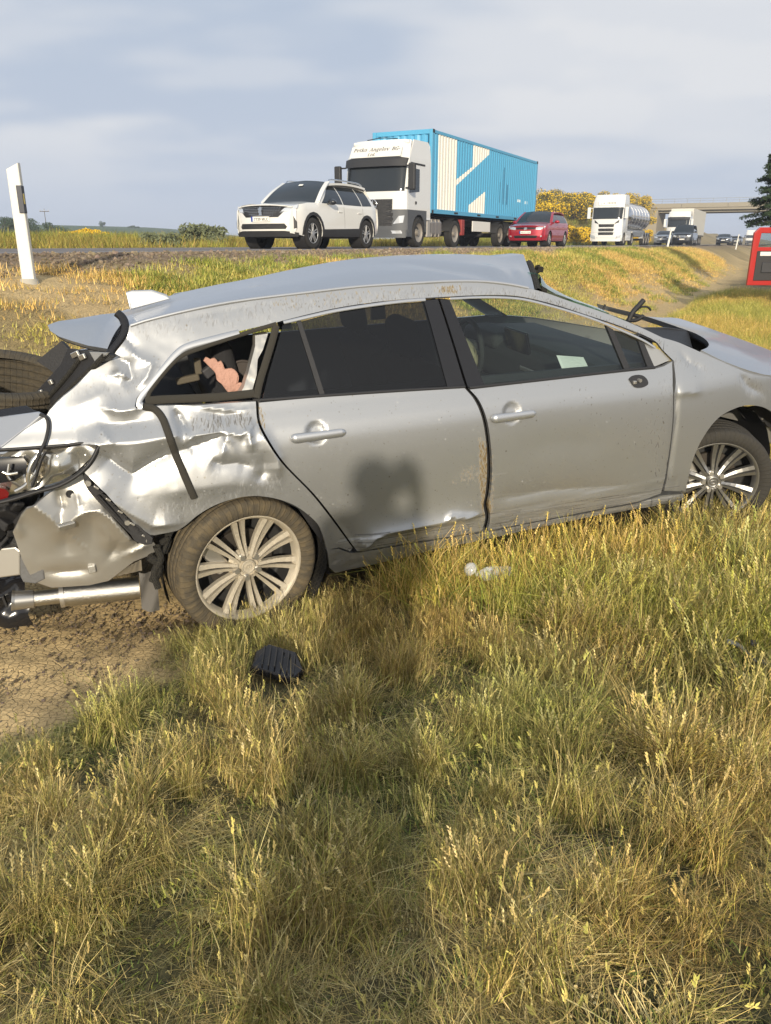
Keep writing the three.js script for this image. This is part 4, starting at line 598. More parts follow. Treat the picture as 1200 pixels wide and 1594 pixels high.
function roadWheel(o, x, y, z, R, w, dish = false, rim = rimM) {
  const g = new THREE.Group(); g.name = 'wheel'; g.position.set(x, y, z); if (z < 0) g.rotation.y = Math.PI; o.add(g); const k = R / 0.32;
  part(g, 'tyre', new THREE.LatheGeometry([[0.66, 0.9], [0.78, 1.02], [0.92, 1.0], [0.985, 0.85], [1, 0.6], [1, -0.6], [0.985, -0.85], [0.9, -1], [0.66, -0.9]].map(([a, b]) => new THREE.Vector2(a * R, b * w)), 32).rotateX(Math.PI / 2), tyreM);
  const sp = []; if (!dish) for (let q = 0; q < 5; q++) for (const e of [-1, 1]) sp.push(tr(rbox(R * 0.56, R * 0.075, 0.02, 0.006, 1), R * 0.33, e * R * 0.07, 0, 0, 0, e * 0.1).rotateZ(q * Math.PI * 0.4 + 0.3).translate(0, 0, w * 0.72));
  const hubs = dish ? [tr(cyl(R * 0.2, w * 1.3, 20), 0, 0, w * 0.3, Math.PI / 2), new THREE.LatheGeometry([[0.2, 0.35], [0.4, 0.25], [0.58, 0.55], [0.66, 0.9]].map(([a, b]) => new THREE.Vector2(a * R, b * w)), 28).rotateX(Math.PI / 2)] : [tr(cyl(R * 0.16, 0.05, 16), 0, 0, w * 0.7, Math.PI / 2), new THREE.TorusGeometry(R * 0.64, R * 0.03, 6, 30).translate(0, 0, w * 0.78)];
  part(g, 'rim', [...sp, ...hubs], rim); if (!dish) part(g, 'brake', tr(cyl(R * 0.62, 0.02, 24), 0, 0, w * 0.3, Math.PI / 2), plastic);
}
function plateTex(txt) { return canvasTex(256, 56, (c) => { c.fillStyle = '#e9e7df'; c.fillRect(0, 0, 256, 56); c.fillStyle = '#1d3f9a'; c.fillRect(0, 0, 24, 56); c.fillStyle = '#222'; c.font = 'bold 44px sans-serif'; c.textAlign = 'center'; c.textBaseline = 'middle'; if (txt) c.fillText(txt, 140, 30); else { c.fillStyle = 'rgba(60,60,60,0.55)'; for (let k = 0; k < 7; k++) c.fillRect(38 + k * 29 + (k > 3 ? 10 : 0), 14, 16, 28); } }); }
function flat(w, h, tex, o = {}) { return [new THREE.PlaneGeometry(w, h), std([1, 1, 1], 0.6, { map: tex, ...o })]; }
function trafficCar(name, label, s, t, q) {
  const o = thing(name, label, q.category || 'car', onRoad(s, t - q.L / 2), HEAD, q.group || 'cars halted on the motorway'); o.userData.group = q.group || 'vehicles halted on the motorway';
  const { L, H, W, cowl, cowlY, nose, belt, r0, r1, wf, wr, R, sill = 0.26, tail = 0.1 } = q, hw = W / 2, pm = q.paint, A = R * 1.17;
  const Zs = (x, y) => { let z = hw - 0.03 * ((y - 0.55) / 0.5) ** 2; if (y > belt) z -= 0.42 * (y - belt) * (0.6 + (y - belt)); if (y < 0.45) z -= 0.25 * (0.45 - y) ** 1.5; if (x < 0.6) z -= 0.20 * ((0.6 - x) / 0.6) ** 2.2; if (x > L - 0.6) z -= 0.14 * ((x - L + 0.6) / 0.6) ** 2; const hy = x < cowl ? lerp(nose, cowlY, Math.pow(clamp((x - 0.15) / (cowl - 0.15)), 0.8)) : 9; if (y > hy - 0.12) z -= 0.5 * (y - hy + 0.12) ** 1.3; return z; };
  const both = (fn) => { fn(1); fn(-1); };
  const side = (pts, nm, m, off = 0, parent = o, opt = {}) => both((e) => part(parent, nm, sheet(pts, (x, y) => Zs(x, y) + off, { cell: 0.09, t: 0.02, ...opt, to3: (a, b, c) => [a, b, e * c], flip: e < 0 }), m));
  const hoodEdge = [[cowl * 0.6, lerp(nose, cowlY, 0.68)], [0.35, nose + 0.03], [0.14, nose - 0.08]];
  side([[0.10, sill + 0.06], [wf - A, sill], ...arcPts(wf, R, A, 190, -10), [wf + A, sill], [wr - A, sill], ...arcPts(wr, R, A, 190, -10), [wr + A, sill + 0.02], [L - 0.12, sill + 0.08], [L - 0.02, 0.62], [L - 0.04, belt - 0.12], [L - tail * 1.4, belt + 0.02], [cowl, belt - 0.02], [cowl - 0.1, cowlY - 0.02], ...hoodEdge, [0.08, nose - 0.3]], 'body_side', pm);
  side([[cowl - 0.06, belt - 0.05], [cowl + 0.02, cowlY], [r0, H - 0.07], [(r0 + r1) / 2, H - 0.035], [r1, H - 0.09], [L - tail * 1.3, belt + 0.03], [L - tail * 1.3, belt - 0.05]], 'upper_body', pm, 0.001);
  const a = (H - 0.1 - cowlY) / (r0 - cowl), lift = 0.05, top = (x) => H - 0.135 - 0.02 * Math.abs(x - (r0 + r1) / 2), wx = (y) => cowl + 0.18 + (y - cowlY) / a; const b1 = belt + lift, m1 = lerp(cowl, r1, 0.43), m2 = lerp(cowl, r1, 0.80);
  const glassPts = [[[wx(b1), b1], [m1, b1], [m1, top(m1)], [wx(top(r0)), top(r0)]], [[m1 + 0.05, b1], [m2, b1], [m2 - 0.02, top(m2)], [m1 + 0.05, top(m1)]], [[m2 + 0.05, b1], [L - tail * 1.3 - 0.30, b1 + 0.02], [r1 - 0.02, top(r1) - 0.04], [m2 + 0.03, top(m2)]]];
  glassPts.forEach((g) => side(g, 'window', q.glass || carGlass, 0.006));
  both((e) => { for (const xx of [m1 + 0.025, m2 + 0.02]) { const y0 = sill + 0.1; part(o, 'door_line', sheet([[xx, y0 + 0.1], [xx + 0.008, y0 + 0.1], [xx + 0.008, belt], [xx, belt]], (x, y) => Zs(x, y) + 0.003, { cell: 0.2, t: 0, to3: (p, r, c) => [p, r, e * c] }), plastic); } for (const xx of [m1 - 0.18, m2 - 0.16]) part(o, 'door_handle', tr(rbox(0.2, 0.03, 0.02, 0.008, 1), xx, belt - 0.13, e * (Zs(xx, belt - 0.13) + 0.008)), q.handle || pm); });
  if (q.cladding) { side([[wf + A * 0.98, sill - 0.01], [wr - A * 0.98, sill - 0.01], [wr - A * 1.05, sill + 0.2], [wf + A * 1.1, sill + 0.16]], 'sill_cladding', plastic, 0.012); for (const cx of [wf, wr]) side([...arcPts(cx, R, A * 1.16, 185, -5), ...arcPts(cx, R, A, -5, 185)], 'arch_cladding', plastic, 0.014); }
  // nose
  const Fx = (z, y) => 0.0 + 0.24 * Math.pow(Math.abs(z) / hw, 2.6) + (y > nose - 0.12 ? 0.6 * (y - nose + 0.12) : 0) + (y < 0.42 ? 0.35 * (0.42 - y) : 0), fw = hw - 0.05;
  const front = (pts, nm, m, off = 0.006, opt = {}) => part(o, nm, sheet(pts, (z, y) => Fx(z, y) - off, { cell: 0.07, t: -0.02, ...opt, ...zy, flip: true }), m);
  const mir = (pts) => [...pts, ...pts.slice().reverse().map(([z, y]) => [-z, y])];
  front(mir([[fw - 0.06, sill + 0.02], [fw, 0.45], [fw, nose - 0.1], [fw - 0.06, nose]]), 'front_bumper', pm, 0);
  for (const [nm, pts, m] of q.face) { if (pts.mirror) both((e) => front(pts.map(([z, y]) => [z * e, y]), nm, m, 0.010)); else front(mir(pts), nm, m); }
  const pl = part(o, 'number_plate', ...flat(0.52, 0.11, q.plate)); pl.position.set(-0.035, q.plateY, 0); pl.rotation.y = -Math.PI / 2;
  // bonnet, screen, roof, tail
  const Hy = (x, z) => lerp(nose, cowlY, Math.pow(clamp((x - 0.15) / (cowl - 0.15)), 0.8)) + 0.03 - 0.07 * Math.pow(Math.abs(z) / hw, 2.5);
  part(o, 'bonnet', sheet([[0.05, 0.5 * hw], [0.0, 0], [0.05, -0.5 * hw], [0.16, -(hw - 0.14)], [0.5, -(hw - 0.05)], [cowl, -(hw - 0.06)], [cowl, hw - 0.06], [0.5, hw - 0.05], [0.16, hw - 0.14]], Hy, { cell: 0.1, t: 0.02, ...xz }), pm);
  const wz0 = hw - 0.12, wz1 = hw - 0.30, Sy = (x, z) => lerp(cowlY + 0.0, H - 0.06, (x - cowl + 0.04) / (r0 - cowl + 0.04)) + 0.03 - 0.07 * (z / hw) ** 2 + 0.04 * Math.sin(Math.PI * clamp((x - cowl) / (r0 - cowl)));
  part(o, 'windscreen', sheet([[cowl - 0.06, wz0], [cowl - 0.1, 0], [cowl - 0.06, -wz0], [r0, -wz1], [r0 + 0.03, 0], [r0, wz1]], Sy, { cell: 0.1, t: 0.02, ...xz }), q.glass || carGlass);
  both((e) => part(o, 'windscreen_pillar', sheet([[cowl - 0.06, wz0], [r0, wz1], [r0 + 0.05, wz1 + 0.1], [cowl + 0.05, wz0 + 0.09]].map(([x, z]) => [x, z * e]), (x, z) => Sy(x, z) + 0.003, { cell: 0.12, t: 0.03, ...xz }), pm));
  const Ry = (x, z) => H - 0.015 - 0.05 * ((x - (r0 + r1) / 2) / (r1 - r0) * 2) ** 2 - 0.06 * (z / hw) ** 2;
  part(o, 'roof', sheet([[r0 - 0.02, wz1 + 0.08], [r0 - 0.02, -wz1 - 0.08], [r1, -wz1 - 0.07], [r1 + 0.1, 0], [r1, wz1 + 0.07]], Ry, { cell: 0.12, t: 0.05, ...xz }), pm);
  part(o, 'tailgate', sheet(mir([[hw - 0.1, sill + 0.1], [hw - 0.06, 0.6], [hw - 0.08, belt], [wz1 + 0.04, H - 0.09]]), (z, y) => L - 0.02 - (y > belt ? (y - belt) * (L - r1 - tail) / (H - belt) + tail : 0.05 * Math.abs(y - 0.7)) - 0.1 * (z / hw) ** 4, { cell: 0.1, t: 0.02, ...zy }), pm);
  part(o, 'underbody', [boxAt(0.25, L - 0.2, sill - 0.04, 0.5, -hw + 0.3, hw - 0.3, 0.05), boxAt(wf + A, wr - A, sill - 0.04, 0.5, -hw + 0.1, hw - 0.1, 0.05), boxAt(cowl + 0.1, L - 0.5, 0.4, belt - 0.05, -hw + 0.25, hw - 0.25, 0.05)], plastic);
  if (q.rails) both((e) => part(o, 'roof_rail', tube([[r0 + 0.1, H - 0.06, e * (wz1 + 0.03)], [r0 + 0.3, H + 0.01, e * (wz1 + 0.02)], [r1 - 0.4, H + 0.0, e * (wz1 + 0.02)], [r1 - 0.1, H - 0.06, e * (wz1 + 0.02)]], 0.02), chromeM));
  both((e) => part(o, 'door_mirror', [tr(ellipsoid(0.09, 0.075, 0.12, 14), cowl + 0.42, belt + 0.08, e * (hw + 0.09)), tr(rbox(0.06, 0.03, 0.12, 0.01), cowl + 0.42, belt + 0.04, e * (hw + 0.0))], q.mirror || pm));
  for (const x of [wf, wr]) both((e) => { roadWheel(o, x, R, e * (hw - 0.125), R, 0.11, false, q.rim || rimM); part(o, 'arch_liner', tr(new THREE.CylinderGeometry(A * 1.02, A * 1.02, 0.34, 24, 1, true, 0, Math.PI * 2), x, R + 0.02, e * (hw - 0.2), Math.PI / 2), plastic); });
  return o;
}
const Mk = (pts) => { pts.mirror = true; return pts; };
const white = phys([0.74, 0.73, 0.69], 0.3, { clearcoat: 1, clearcoatRoughness: 0.05 }), redP = phys([0.36, 0.012, 0.03], 0.35, { metalness: 0.25, clearcoat: 1, clearcoatRoughness: 0.06 }), darkP = phys([0.012, 0.014, 0.018], 0.3, { clearcoat: 1 }), greyP = phys([0.30, 0.32, 0.34], 0.35, { metalness: 0.5, clearcoat: 1 });
const grilleM = phys([0.015, 0.015, 0.017], 0.3, { bumpMap: rep(grainTex, 6), bumpScale: 0.01 });
const suv = trafficCar('white_suv', 'white sport utility vehicle with black cladding standing in front of the container lorry', 11.4, 18.15, { L: 4.45, H: 1.63, W: 1.80, cowl: 1.20, cowlY: 1.07, nose: 0.95, belt: 1.00, r0: 1.95, r1: 3.9, wf: 0.90, wr: 3.60, R: 0.355, sill: 0.29, tail: 0.16, paint: white, cladding: true, rails: true, mirror: darkP, plate: plateTex('7739 MLC'), plateY: 0.66, glass: carGlass,
  face: [['grille', [[0.46, 0.70], [0.60, 0.82], [0.66, 0.93], [0.3, 0.945]], grilleM], ['headlight', Mk([[0.50, 0.80], [0.60, 0.90], [0.86, 0.98], [0.86, 0.90], [0.68, 0.82]]), lampM], ['lower_intake', [[0.62, 0.44], [0.66, 0.49], [0.60, 0.56]], grilleM], ['skirt', [[0.86, 0.27], [0.88, 0.36], [0.6, 0.40]], plastic], ['fog_lamp_pocket', Mk([[0.78, 0.44], [0.86, 0.46], [0.86, 0.60], [0.80, 0.72]]), plastic], ['daytime_lamp', Mk([[0.70, 0.54], [0.74, 0.54], [0.79, 0.80], [0.76, 0.82]]), lampM]] });
{ // lion-like badge reduced to its upright silhouette, grille bars and windscreen sticker
  const b = []; for (let j = 0; j < 6; j++) for (let i = -8; i <= 8; i++) if (Math.abs(i) > 1 || j > 3 || j < 1) b.push(tr(rbox(0.012, 0.012, 0.045, 0.004, 1), -0.012 + 0.24 * Math.pow(Math.abs(i * 0.066) / 0.92, 2.6), 0.735 + j * 0.035, i * 0.066 * (0.78 + 0.04 * j)));
  const gb = part(suv, 'grille_bars', b, chromeM); gb.userData.kind = 'stuff';
  const sh = extr([[0.02, -0.09], [-0.04, -0.09], [-0.02, -0.04], [-0.06, -0.02], [-0.03, 0.02], [-0.07, 0.05], [-0.02, 0.07], [0.0, 0.1], [0.05, 0.08], [0.05, 0.03], [0.03, 0.0], [0.06, -0.03], [0.04, -0.05], [0.06, -0.09]], 0.01, 0.002); part(suv, 'badge', tr(sh.rotateY(-Math.PI / 2), -0.02, 0.83, 0), chromeM);
  const st = part(suv, 'windscreen_sticker', tr(rbox(0.004, 0.07, 0.12, 0.001, 1), 0, 0, 0), std([0.7, 0.7, 0.66], 0.6)); st.position.set(1.70, 1.50, 0.05); st.rotation.z = -1.0;
}
const hatch = { L: 4.3, H: 1.56, W: 1.80, cowl: 1.12, cowlY: 1.03, nose: 0.86, belt: 0.98, r0: 1.92, r1: 3.75, wf: 0.86, wr: 3.5, R: 0.32, sill: 0.24, tail: 0.13 };
const hatchFace = [['grille', [[0.44, 0.72], [0.46, 0.80], [0.2, 0.815]], grilleM], ['headlight', Mk([[0.46, 0.70], [0.46, 0.80], [0.70, 0.86], [0.85, 0.86], [0.80, 0.74]]), lampM], ['lower_intake', [[0.50, 0.36], [0.54, 0.46], [0.3, 0.47]], grilleM], ['fog_lamp', Mk([[0.66, 0.40], [0.78, 0.42], [0.78, 0.48], [0.66, 0.46]]), lampM], ['badge', [[0.06, 0.70], [0.08, 0.78], [0.03, 0.82]], chromeM]];
trafficCar('red_hatchback', 'red compact car standing beside the tail of the container lorry', 11.0, 37.4, { ...hatch, paint: redP, plate: plateTex(''), plateY: 0.60, face: hatchFace });
trafficCar('grey_hatchback', 'pale grey car half hidden behind the tanker lorry and a marker post', 13.0, 91, { ...hatch, H: 1.46, paint: greyP, plate: plateTex(''), plateY: 0.6, face: hatchFace });
trafficCar('black_van', 'black people carrier van in front of the white curtain sided lorry', 10.4, 86, { ...hatch, category: 'van', L: 4.9, H: 1.92, W: 1.93, cowl: 0.95, cowlY: 1.22, nose: 1.0, belt: 1.16, r0: 1.62, r1: 4.7, wf: 0.9, wr: 4.1, R: 0.33, paint: darkP, plate: plateTex(''), plateY: 0.55, face: [['grille', [[0.42, 0.70], [0.5, 0.86], [0.2, 0.88]], chromeM], ['headlight', Mk([[0.5, 0.72], [0.56, 0.88], [0.84, 0.98], [0.8, 0.76]]), lampM], ['lower_intake', [[0.6, 0.34], [0.6, 0.44], [0.3, 0.46]], grilleM]] });
trafficCar('black_saloon', 'black car standing under the bridge with a yellow bush behind it', 9.6, 122, { ...hatch, H: 1.46, paint: darkP, plate: plateTex(''), plateY: 0.6, face: hatchFace });
trafficCar('dark_hatchback', 'dark grey car queuing behind the black car beyond the bridge', 10.0, 152, { ...hatch, H: 1.45, paint: phys([0.06, 0.065, 0.07], 0.3, { clearcoat: 1 }), plate: plateTex(''), plateY: 0.6, face: hatchFace });

// ---- lorries
function cab(o, q) {
  const { H, body, low, hw = 1.25, wsY0, wsY1, visor } = q;
  const Fx = (z, y) => 0.26 * Math.pow(Math.abs(z) / hw, 4) + (y > wsY0 ? 0.16 * (y - wsY0) : 0) + (y > q.cap ? 0.55 * (y - q.cap) : 0) + (y < 0.55 ? 0.1 : 0), mir = (p) => [...p, ...p.slice().reverse().map(([z, y]) => [-z, y])];
  const fr = (pts, nm, m, off = 0.01, mi = true, opt = {}) => part(o, nm, sheet(mi ? mir(pts) : pts, (z, y) => Fx(z, y) - off, { cell: 0.1, t: -0.04, ...zy, flip: true, ...opt }), m);
  fr([[hw - 0.02, q.lowTop], [hw - 0.02, q.cap], [hw - 0.12, H - 0.02], [hw - 0.3, H]], 'cab_front', body, 0);
  fr([[hw - 0.1, 0.32], [hw, 0.5], [hw, q.lowTop - 0.005]], 'cab_bumper', low, 0.004);
  fr([[hw - 0.10, wsY0], [hw - 0.08, wsY1]], 'windscreen', carGlass, 0.016);
  const D = q.depth, sidePts = [[0.24, q.lowTop], [0.3, wsY0], [0.45, q.cap], [0.9, H], [D - 0.15, H + 0.02], [D, H - 0.1], [D, 0.95], ...(q.lowTop < 0.95 ? [[D, 0.95]] : []), [1.9, 0.95], [1.9, q.lowTop]], Zs = (x, y) => hw - 0.02 - (x < 0.3 ? 0.1 * (0.3 - x) : 0) - (y > q.cap ? 0.10 * (y - q.cap) : 0);
  for (const e of [1, -1]) { const opt = { cell: 0.2, t: 0.04, to3: (a, b, c) => [a, b, e * c], flip: e < 0 };
    part(o, 'cab_side', sheet(sidePts, Zs, opt), body);
    part(o, 'cab_skirt', sheet([[0.24, 0.36], [0.62, 0.36], ...arcPts(1.25, 0.52, 0.6, 200, 0), [D - 0.35, 0.5], [D - 0.35, q.lowTop], [0.24, q.lowTop]], (x, y) => Zs(x, y) + 0.006, { ...opt, cell: 0.15 }), low);
    part(o, 'side_window', sheet([[0.42, wsY0 - 0.05], [1.25, wsY0 + 0.02], [1.25, wsY1 - 0.1], [0.55, wsY1 - 0.1]], (x, y) => Zs(x, y) + 0.008, opt), carGlass);
    part(o, 'door_mirror', [tr(rbox(0.16, 0.86, 0.26, 0.05, 3), 0.12, (wsY0 + wsY1) / 2 + 0.02, e * (hw + 0.22)), tr(rbox(0.06, 0.05, 0.3, 0.02), 0.2, wsY1 - 0.05, e * (hw + 0.08)), tr(rbox(0.06, 0.05, 0.3, 0.02), 0.2, wsY0 + 0.1, e * (hw + 0.08))], q.mirror || plastic); }
  part(o, 'cab_roof', [boxAt(0.6, D, H - 0.16, H - 0.02, -hw + 0.14, hw - 0.14, 0.06), boxAt(D - 0.06, D - 0.01, 0.9, H - 0.1, -hw + 0.06, hw - 0.06, 0.02)], body);
  if (visor) part(o, 'sun_visor', sheet(mir([[hw - 0.06, wsY1 - 0.06], [hw - 0.02, wsY1 + 0.2], [hw - 0.3, wsY1 + 0.24]]), (z, y) => Fx(z, y) - 0.16 + 0.25 * (y - wsY1), { cell: 0.1, t: -0.06, ...zy, flip: true }), plastic);
  part(o, 'cab_core', boxAt(0.4, D - 0.1, 0.5, wsY0 - 0.1, -hw + 0.12, hw - 0.12, 0.05), plastic);
  for (const e of [1, -1]) fr(q.lamp.map(([z, y]) => [z * e, y]), 'headlight', lampM, 0.018, false);
  for (const [y, w, h] of q.slats) part(o, 'grille_slat', tr(rbox(0.05, h, w * 2, 0.012, 1), 0.02 + (w > 0.9 ? 0.04 : 0.0), y, 0), q.slatM || plastic);
  return { Fx, fr };
}
function axle(o, x, R = 0.5, hw = 1.25, dual = false) { for (const e of [1, -1]) roadWheel(o, x, R, e * (hw - 0.17), R, 0.16, true, rimTruck); if (dual) part(o, 'axle', tr(cyl(0.09, 2.0, 10), x, R, 0, Math.PI / 2), plastic); }
function guard(o, x, m) { for (const e of [1, -1]) part(o, 'mudguard', gridGeo(16, 1, (u, v) => { const a = lerp(0.05, 0.95, u) * Math.PI; return V(x + 0.58 * Math.cos(a), 0.5 + 0.58 * Math.sin(a), e * lerp(0.85, 1.24, v)); }), m); }
const rimTruck = phys([0.34, 0.31, 0.27], 0.5, { metalness: 0.5 }), truckWhite = phys([0.70, 0.70, 0.68], 0.35, { clearcoat: 0.8 }), cabGrey = std([0.075, 0.08, 0.088], 0.55);
const GT = 'vehicles halted on the motorway';
{ // articulated lorry with a blue container
  const o = thing('container_lorry', 'white cab articulated lorry carrying a long blue container with white stripes', 'lorry', onRoad(13.75, 26.0), HEAD, GT);
  const { Fx, fr } = cab(o, { H: 3.56, cap: 2.95, body: truckWhite, low: cabGrey, wsY0: 1.86, wsY1: 2.72, lowTop: 1.26, depth: 2.25, visor: true, lamp: [[0.78, 0.78], [1.12, 0.82], [1.16, 1.06], [0.98, 1.04]], slats: [[1.52, 0.72, 0.07], [1.40, 0.72, 0.07], [1.28, 0.72, 0.07], [1.10, 0.78, 0.09], [0.95, 0.78, 0.09], [0.80, 0.72, 0.08]] });
  fr([[0.74, 0.72], [0.76, 1.6]], 'grille', grilleM, 0.012); part(o, 'badge', [tr(new THREE.TorusGeometry(0.17, 0.022, 8, 30), -0.03, 1.42, 0, 0, Math.PI / 2), ...[0, 1, 2].map((k) => tr(rbox(0.02, 0.17, 0.03, 0.006), 0, 0.085, 0).rotateX(k * Math.PI * 2 / 3).translate(-0.03, 1.42, 0))], chromeM);
  for (const e of [1, -1]) fr([[0.7, 0.46], [1.05, 0.46], [1.05, 0.56], [0.7, 0.56]].map(([z, y]) => [z * e, y]), 'fog_lamp', lampM, 0.016, false);
  const sign = canvasTex(1024, 220, (c) => { c.fillStyle = '#d9d7d1'; c.fillRect(0, 0, 1024, 220); c.fillStyle = '#2a2a2a'; c.font = 'italic bold 96px serif'; c.textAlign = 'center'; c.fillText('Petko  Angelov  BG-', 512, 100); c.font = 'italic bold 80px serif'; c.fillText('Ltd.', 430, 196); });
  const sg = part(o, 'name_board', ...flat(2.0, 0.42, sign)); sg.position.set(0.22, 3.16, 0.02); sg.rotation.set(0, -Math.PI / 2, 0); sg.rotation.order = 'YXZ'; sg.rotation.x = -0.50;
  part(o, 'roof_bar', tube([[0.75, 3.60, -0.6], [0.7, 3.64, 0], [0.75, 3.60, 0.6]], 0.015), plastic);
  part(o, 'visor_strip', tr(rbox(1.2, 0.06, 0.03, 0.02), 1.1, 2.78, 1.24), plastic);
  part(o, 'door_handle', tr(rbox(0.12, 0.10, 0.02, 0.02), 0.95, 1.5, 1.245), plastic);
  part(o, 'hazard_vest', tr(ellipsoid(0.06, 0.2, 0.22, 12), 0.16, 2.18, -0.55), std([0.75, 0.14, 0.03], 0.8), 'orange vest behind the windscreen');
  part(o, 'dashboard_papers', [tr(rbox(0.01, 0.14, 0.3, 0.003, 1), 0.13, 2.0, 0.55, 0.3, 0, 0)], std([0.7, 0.75, 0.72], 0.8));
  part(o, 'chassis', [boxAt(0.6, 6.6, 0.72, 0.98, -0.42, 0.42, 0.03)], plastic);
  part(o, 'fuel_tank', [tr(rbox(1.35, 0.62, 0.5, 0.14, 4), 2.85, 0.68, 0.95), ...[-0.35, 0, 0.35].map((k) => tr(rbox(0.06, 0.65, 0.52, 0.15, 4), 2.85 + k, 0.68, 0.95))], phys([0.28, 0.26, 0.24], 0.45, { metalness: 0.6 }));
  part(o, 'tank_panel', tr(rbox(0.36, 0.66, 0.1, 0.03), 2.25, 0.68, 1.15), phys([0.4, 0.38, 0.35], 0.5, { metalness: 0.4 }));
  axle(o, 1.25); axle(o, 4.75, 0.5, 1.25, true); guard(o, 4.75, plastic);
  part(o, 'tool_locker', tr(rbox(0.34, 0.62, 0.4, 0.04), 5.65, 0.75, 1.02), std([0.26, 0.03, 0.025], 0.5), 'red tool box');
  part(o, 'side_guard', tr(rbox(2.2, 0.42, 0.05, 0.02), 7.9, 0.82, 1.17), std([0.68, 0.67, 0.63], 0.6));
  part(o, 'trailer_frame', [boxAt(2.6, 15.7, 1.02, 1.16, -0.6, 0.6, 0.02), boxAt(2.4, 15.9, 1.06, 1.18, -1.2, -1.1, 0.02), boxAt(6.8, 15.6, 0.85, 1.05, -0.45, 0.45, 0.02)], plastic);
  for (const x of [10.3, 11.6, 12.9]) { axle(o, x, 0.5, 1.25, true); guard(o, x, plastic); }
  // container, corrugated, painted stripes as print on its side
  const X0 = 2.35, X1 = 15.6, Y0 = 1.2, Y1 = 4.06, blue = [0.085, 0.35, 0.56], cb = phys(blue, 0.45, { bumpMap: rep(patchTex, 1), bumpScale: 0.004 });
  const stripe = canvasTex(2048, 428, (c, w, h) => { c.fillStyle = 'rgb(82,160,198)'; c.fillRect(0, 0, w, h); const X = (m) => (m - X0) / (X1 - X0) * w, Y = (m) => h - (m - Y0) / (Y1 - Y0) * h, poly = (p) => { c.fillStyle = '#e4e1d6'; c.beginPath(); p.forEach(([a, b], i) => i ? c.lineTo(X(a), Y(b)) : c.moveTo(X(a), Y(b))); c.fill(); };
    poly([[2.98, 1.3], [4.75, 1.3], [4.75, 3.98], [2.98, 3.98]]); poly([[4.75, 2.28], [4.75, 2.5], [6.6, 3.15], [6.6, 3.98], [8.45, 3.98], [8.45, 3.75]]); poly([[6.2, 1.3], [6.2, 1.62], [8.1, 2.25], [8.1, 1.3]]);
    c.fillStyle = 'rgba(225,232,232,0.85)'; seed = 12; for (let k = 0; k < 4; k++) c.fillRect(X(12.6) + k * 22, Y(2.15), 14, 18); for (let k = 0; k < 4; k++) c.fillRect(X(13.9) + k * 16, Y(2.12), 9, 20);
    c.fillStyle = 'rgba(40,96,130,0.75)'; for (let k = 0; k < 7; k++) c.fillRect(X(10.0) + k * 28, Y([2.75, 2.72, 3.3, 3.4, 2.9, 2.75, 2.7][k]), 9, h * [0.3, 0.32, 0.5, 0.55, 0.4, 0.33, 0.3][k]);
    c.fillStyle = '#d08a2a'; c.fillRect(X(2.5), Y(2.25), 28, 50); for (let k = 0; k < 1400; k++) { c.fillStyle = `rgba(${rnd() < 0.5 ? '120,80,50' : '210,225,230'},${rr(0.05, 0.2)})`; c.fillRect(rr(0, w), rr(0, h), rr(1, 3), rr(2, 16)); } });
  stripe.repeat.set(1 / (X1 - X0), 1 / (Y1 - Y0)); stripe.offset.set(-X0 / (X1 - X0), -Y0 / (Y1 - Y0));
  const sm = phys([1, 1, 1], 0.45, { map: stripe }), tri = (x) => { const f = ((x / 0.28) % 1 + 1) % 1; return f < 0.25 ? 0 : f < 0.375 ? (f - 0.25) / 0.125 : f < 0.625 ? 1 : f < 0.75 ? 1 - (f - 0.625) / 0.125 : 0; };
  const wall = (e) => { const pos = [], uv = [], idx = []; let n = 0; for (let x = X0 + 0.2; x <= X1 - 0.2; x += 0.035) { const z = e * (1.215 - 0.036 * tri(x)); pos.push(x, Y0 + 0.12, z, x, Y1 - 0.1, z); uv.push(x, Y0 + 0.12, x, Y1 - 0.1); if (n) idx.push(n - 2, n, n + 1, n - 2, n + 1, n - 1); n += 2; } const g = new THREE.BufferGeometry(); g.setAttribute('position', new THREE.Float32BufferAttribute(pos, 3)); g.setAttribute('uv', new THREE.Float32BufferAttribute(uv, 2)); g.setIndex(idx); const k = g.toNonIndexed(); k.computeVertexNormals(); return k; };
  part(o, 'container_side', wall(1), sm, 'corrugated blue container wall with white stripes'); part(o, 'container_side', wall(-1), cb);
  const fw = (() => { const pos = [], idx = []; let n = 0; for (let z = -1.1; z <= 1.1; z += 0.05) { const x = X0 + 0.03 + 0.04 * tri(z); pos.push(x, Y0 + 0.1, z, x, Y1 - 0.1, z); if (n) idx.push(n - 2, n, n + 1, n - 2, n + 1, n - 1); n += 2; } const g = new THREE.BufferGeometry(); g.setAttribute('position', new THREE.Float32BufferAttribute(pos, 3)); g.setIndex(idx); const k = g.toNonIndexed(); k.computeVertexNormals(); return k; })();
  part(o, 'container_end', fw, cb); part(o, 'container_end', boxAt(X1 - 0.06, X1, Y0 + 0.05, Y1 - 0.05, -1.18, 1.18, 0.01), cb);
  part(o, 'container_roof', boxAt(X0 + 0.05, X1 - 0.05, Y1 - 0.06, Y1 - 0.02, -1.18, 1.18, 0.01), cb);
  for (const x of [X0 + 0.09, X1 - 0.09]) for (const e of [1, -1]) part(o, 'container_post', boxAt(x - 0.12, x + 0.12, Y0, Y1, e * 1.10, e * 1.235, 0.02), cb);
  for (const e of [1, -1]) { part(o, 'container_rail', boxAt(X0 + 0.2, X1 - 0.2, Y0, Y0 + 0.16, e * 1.13, e * 1.228, 0.012), cb); part(o, 'container_rail', boxAt(X0 + 0.2, X1 - 0.2, Y1 - 0.12, Y1 - 0.01, e * 1.15, e * 1.228, 0.012), cb); }
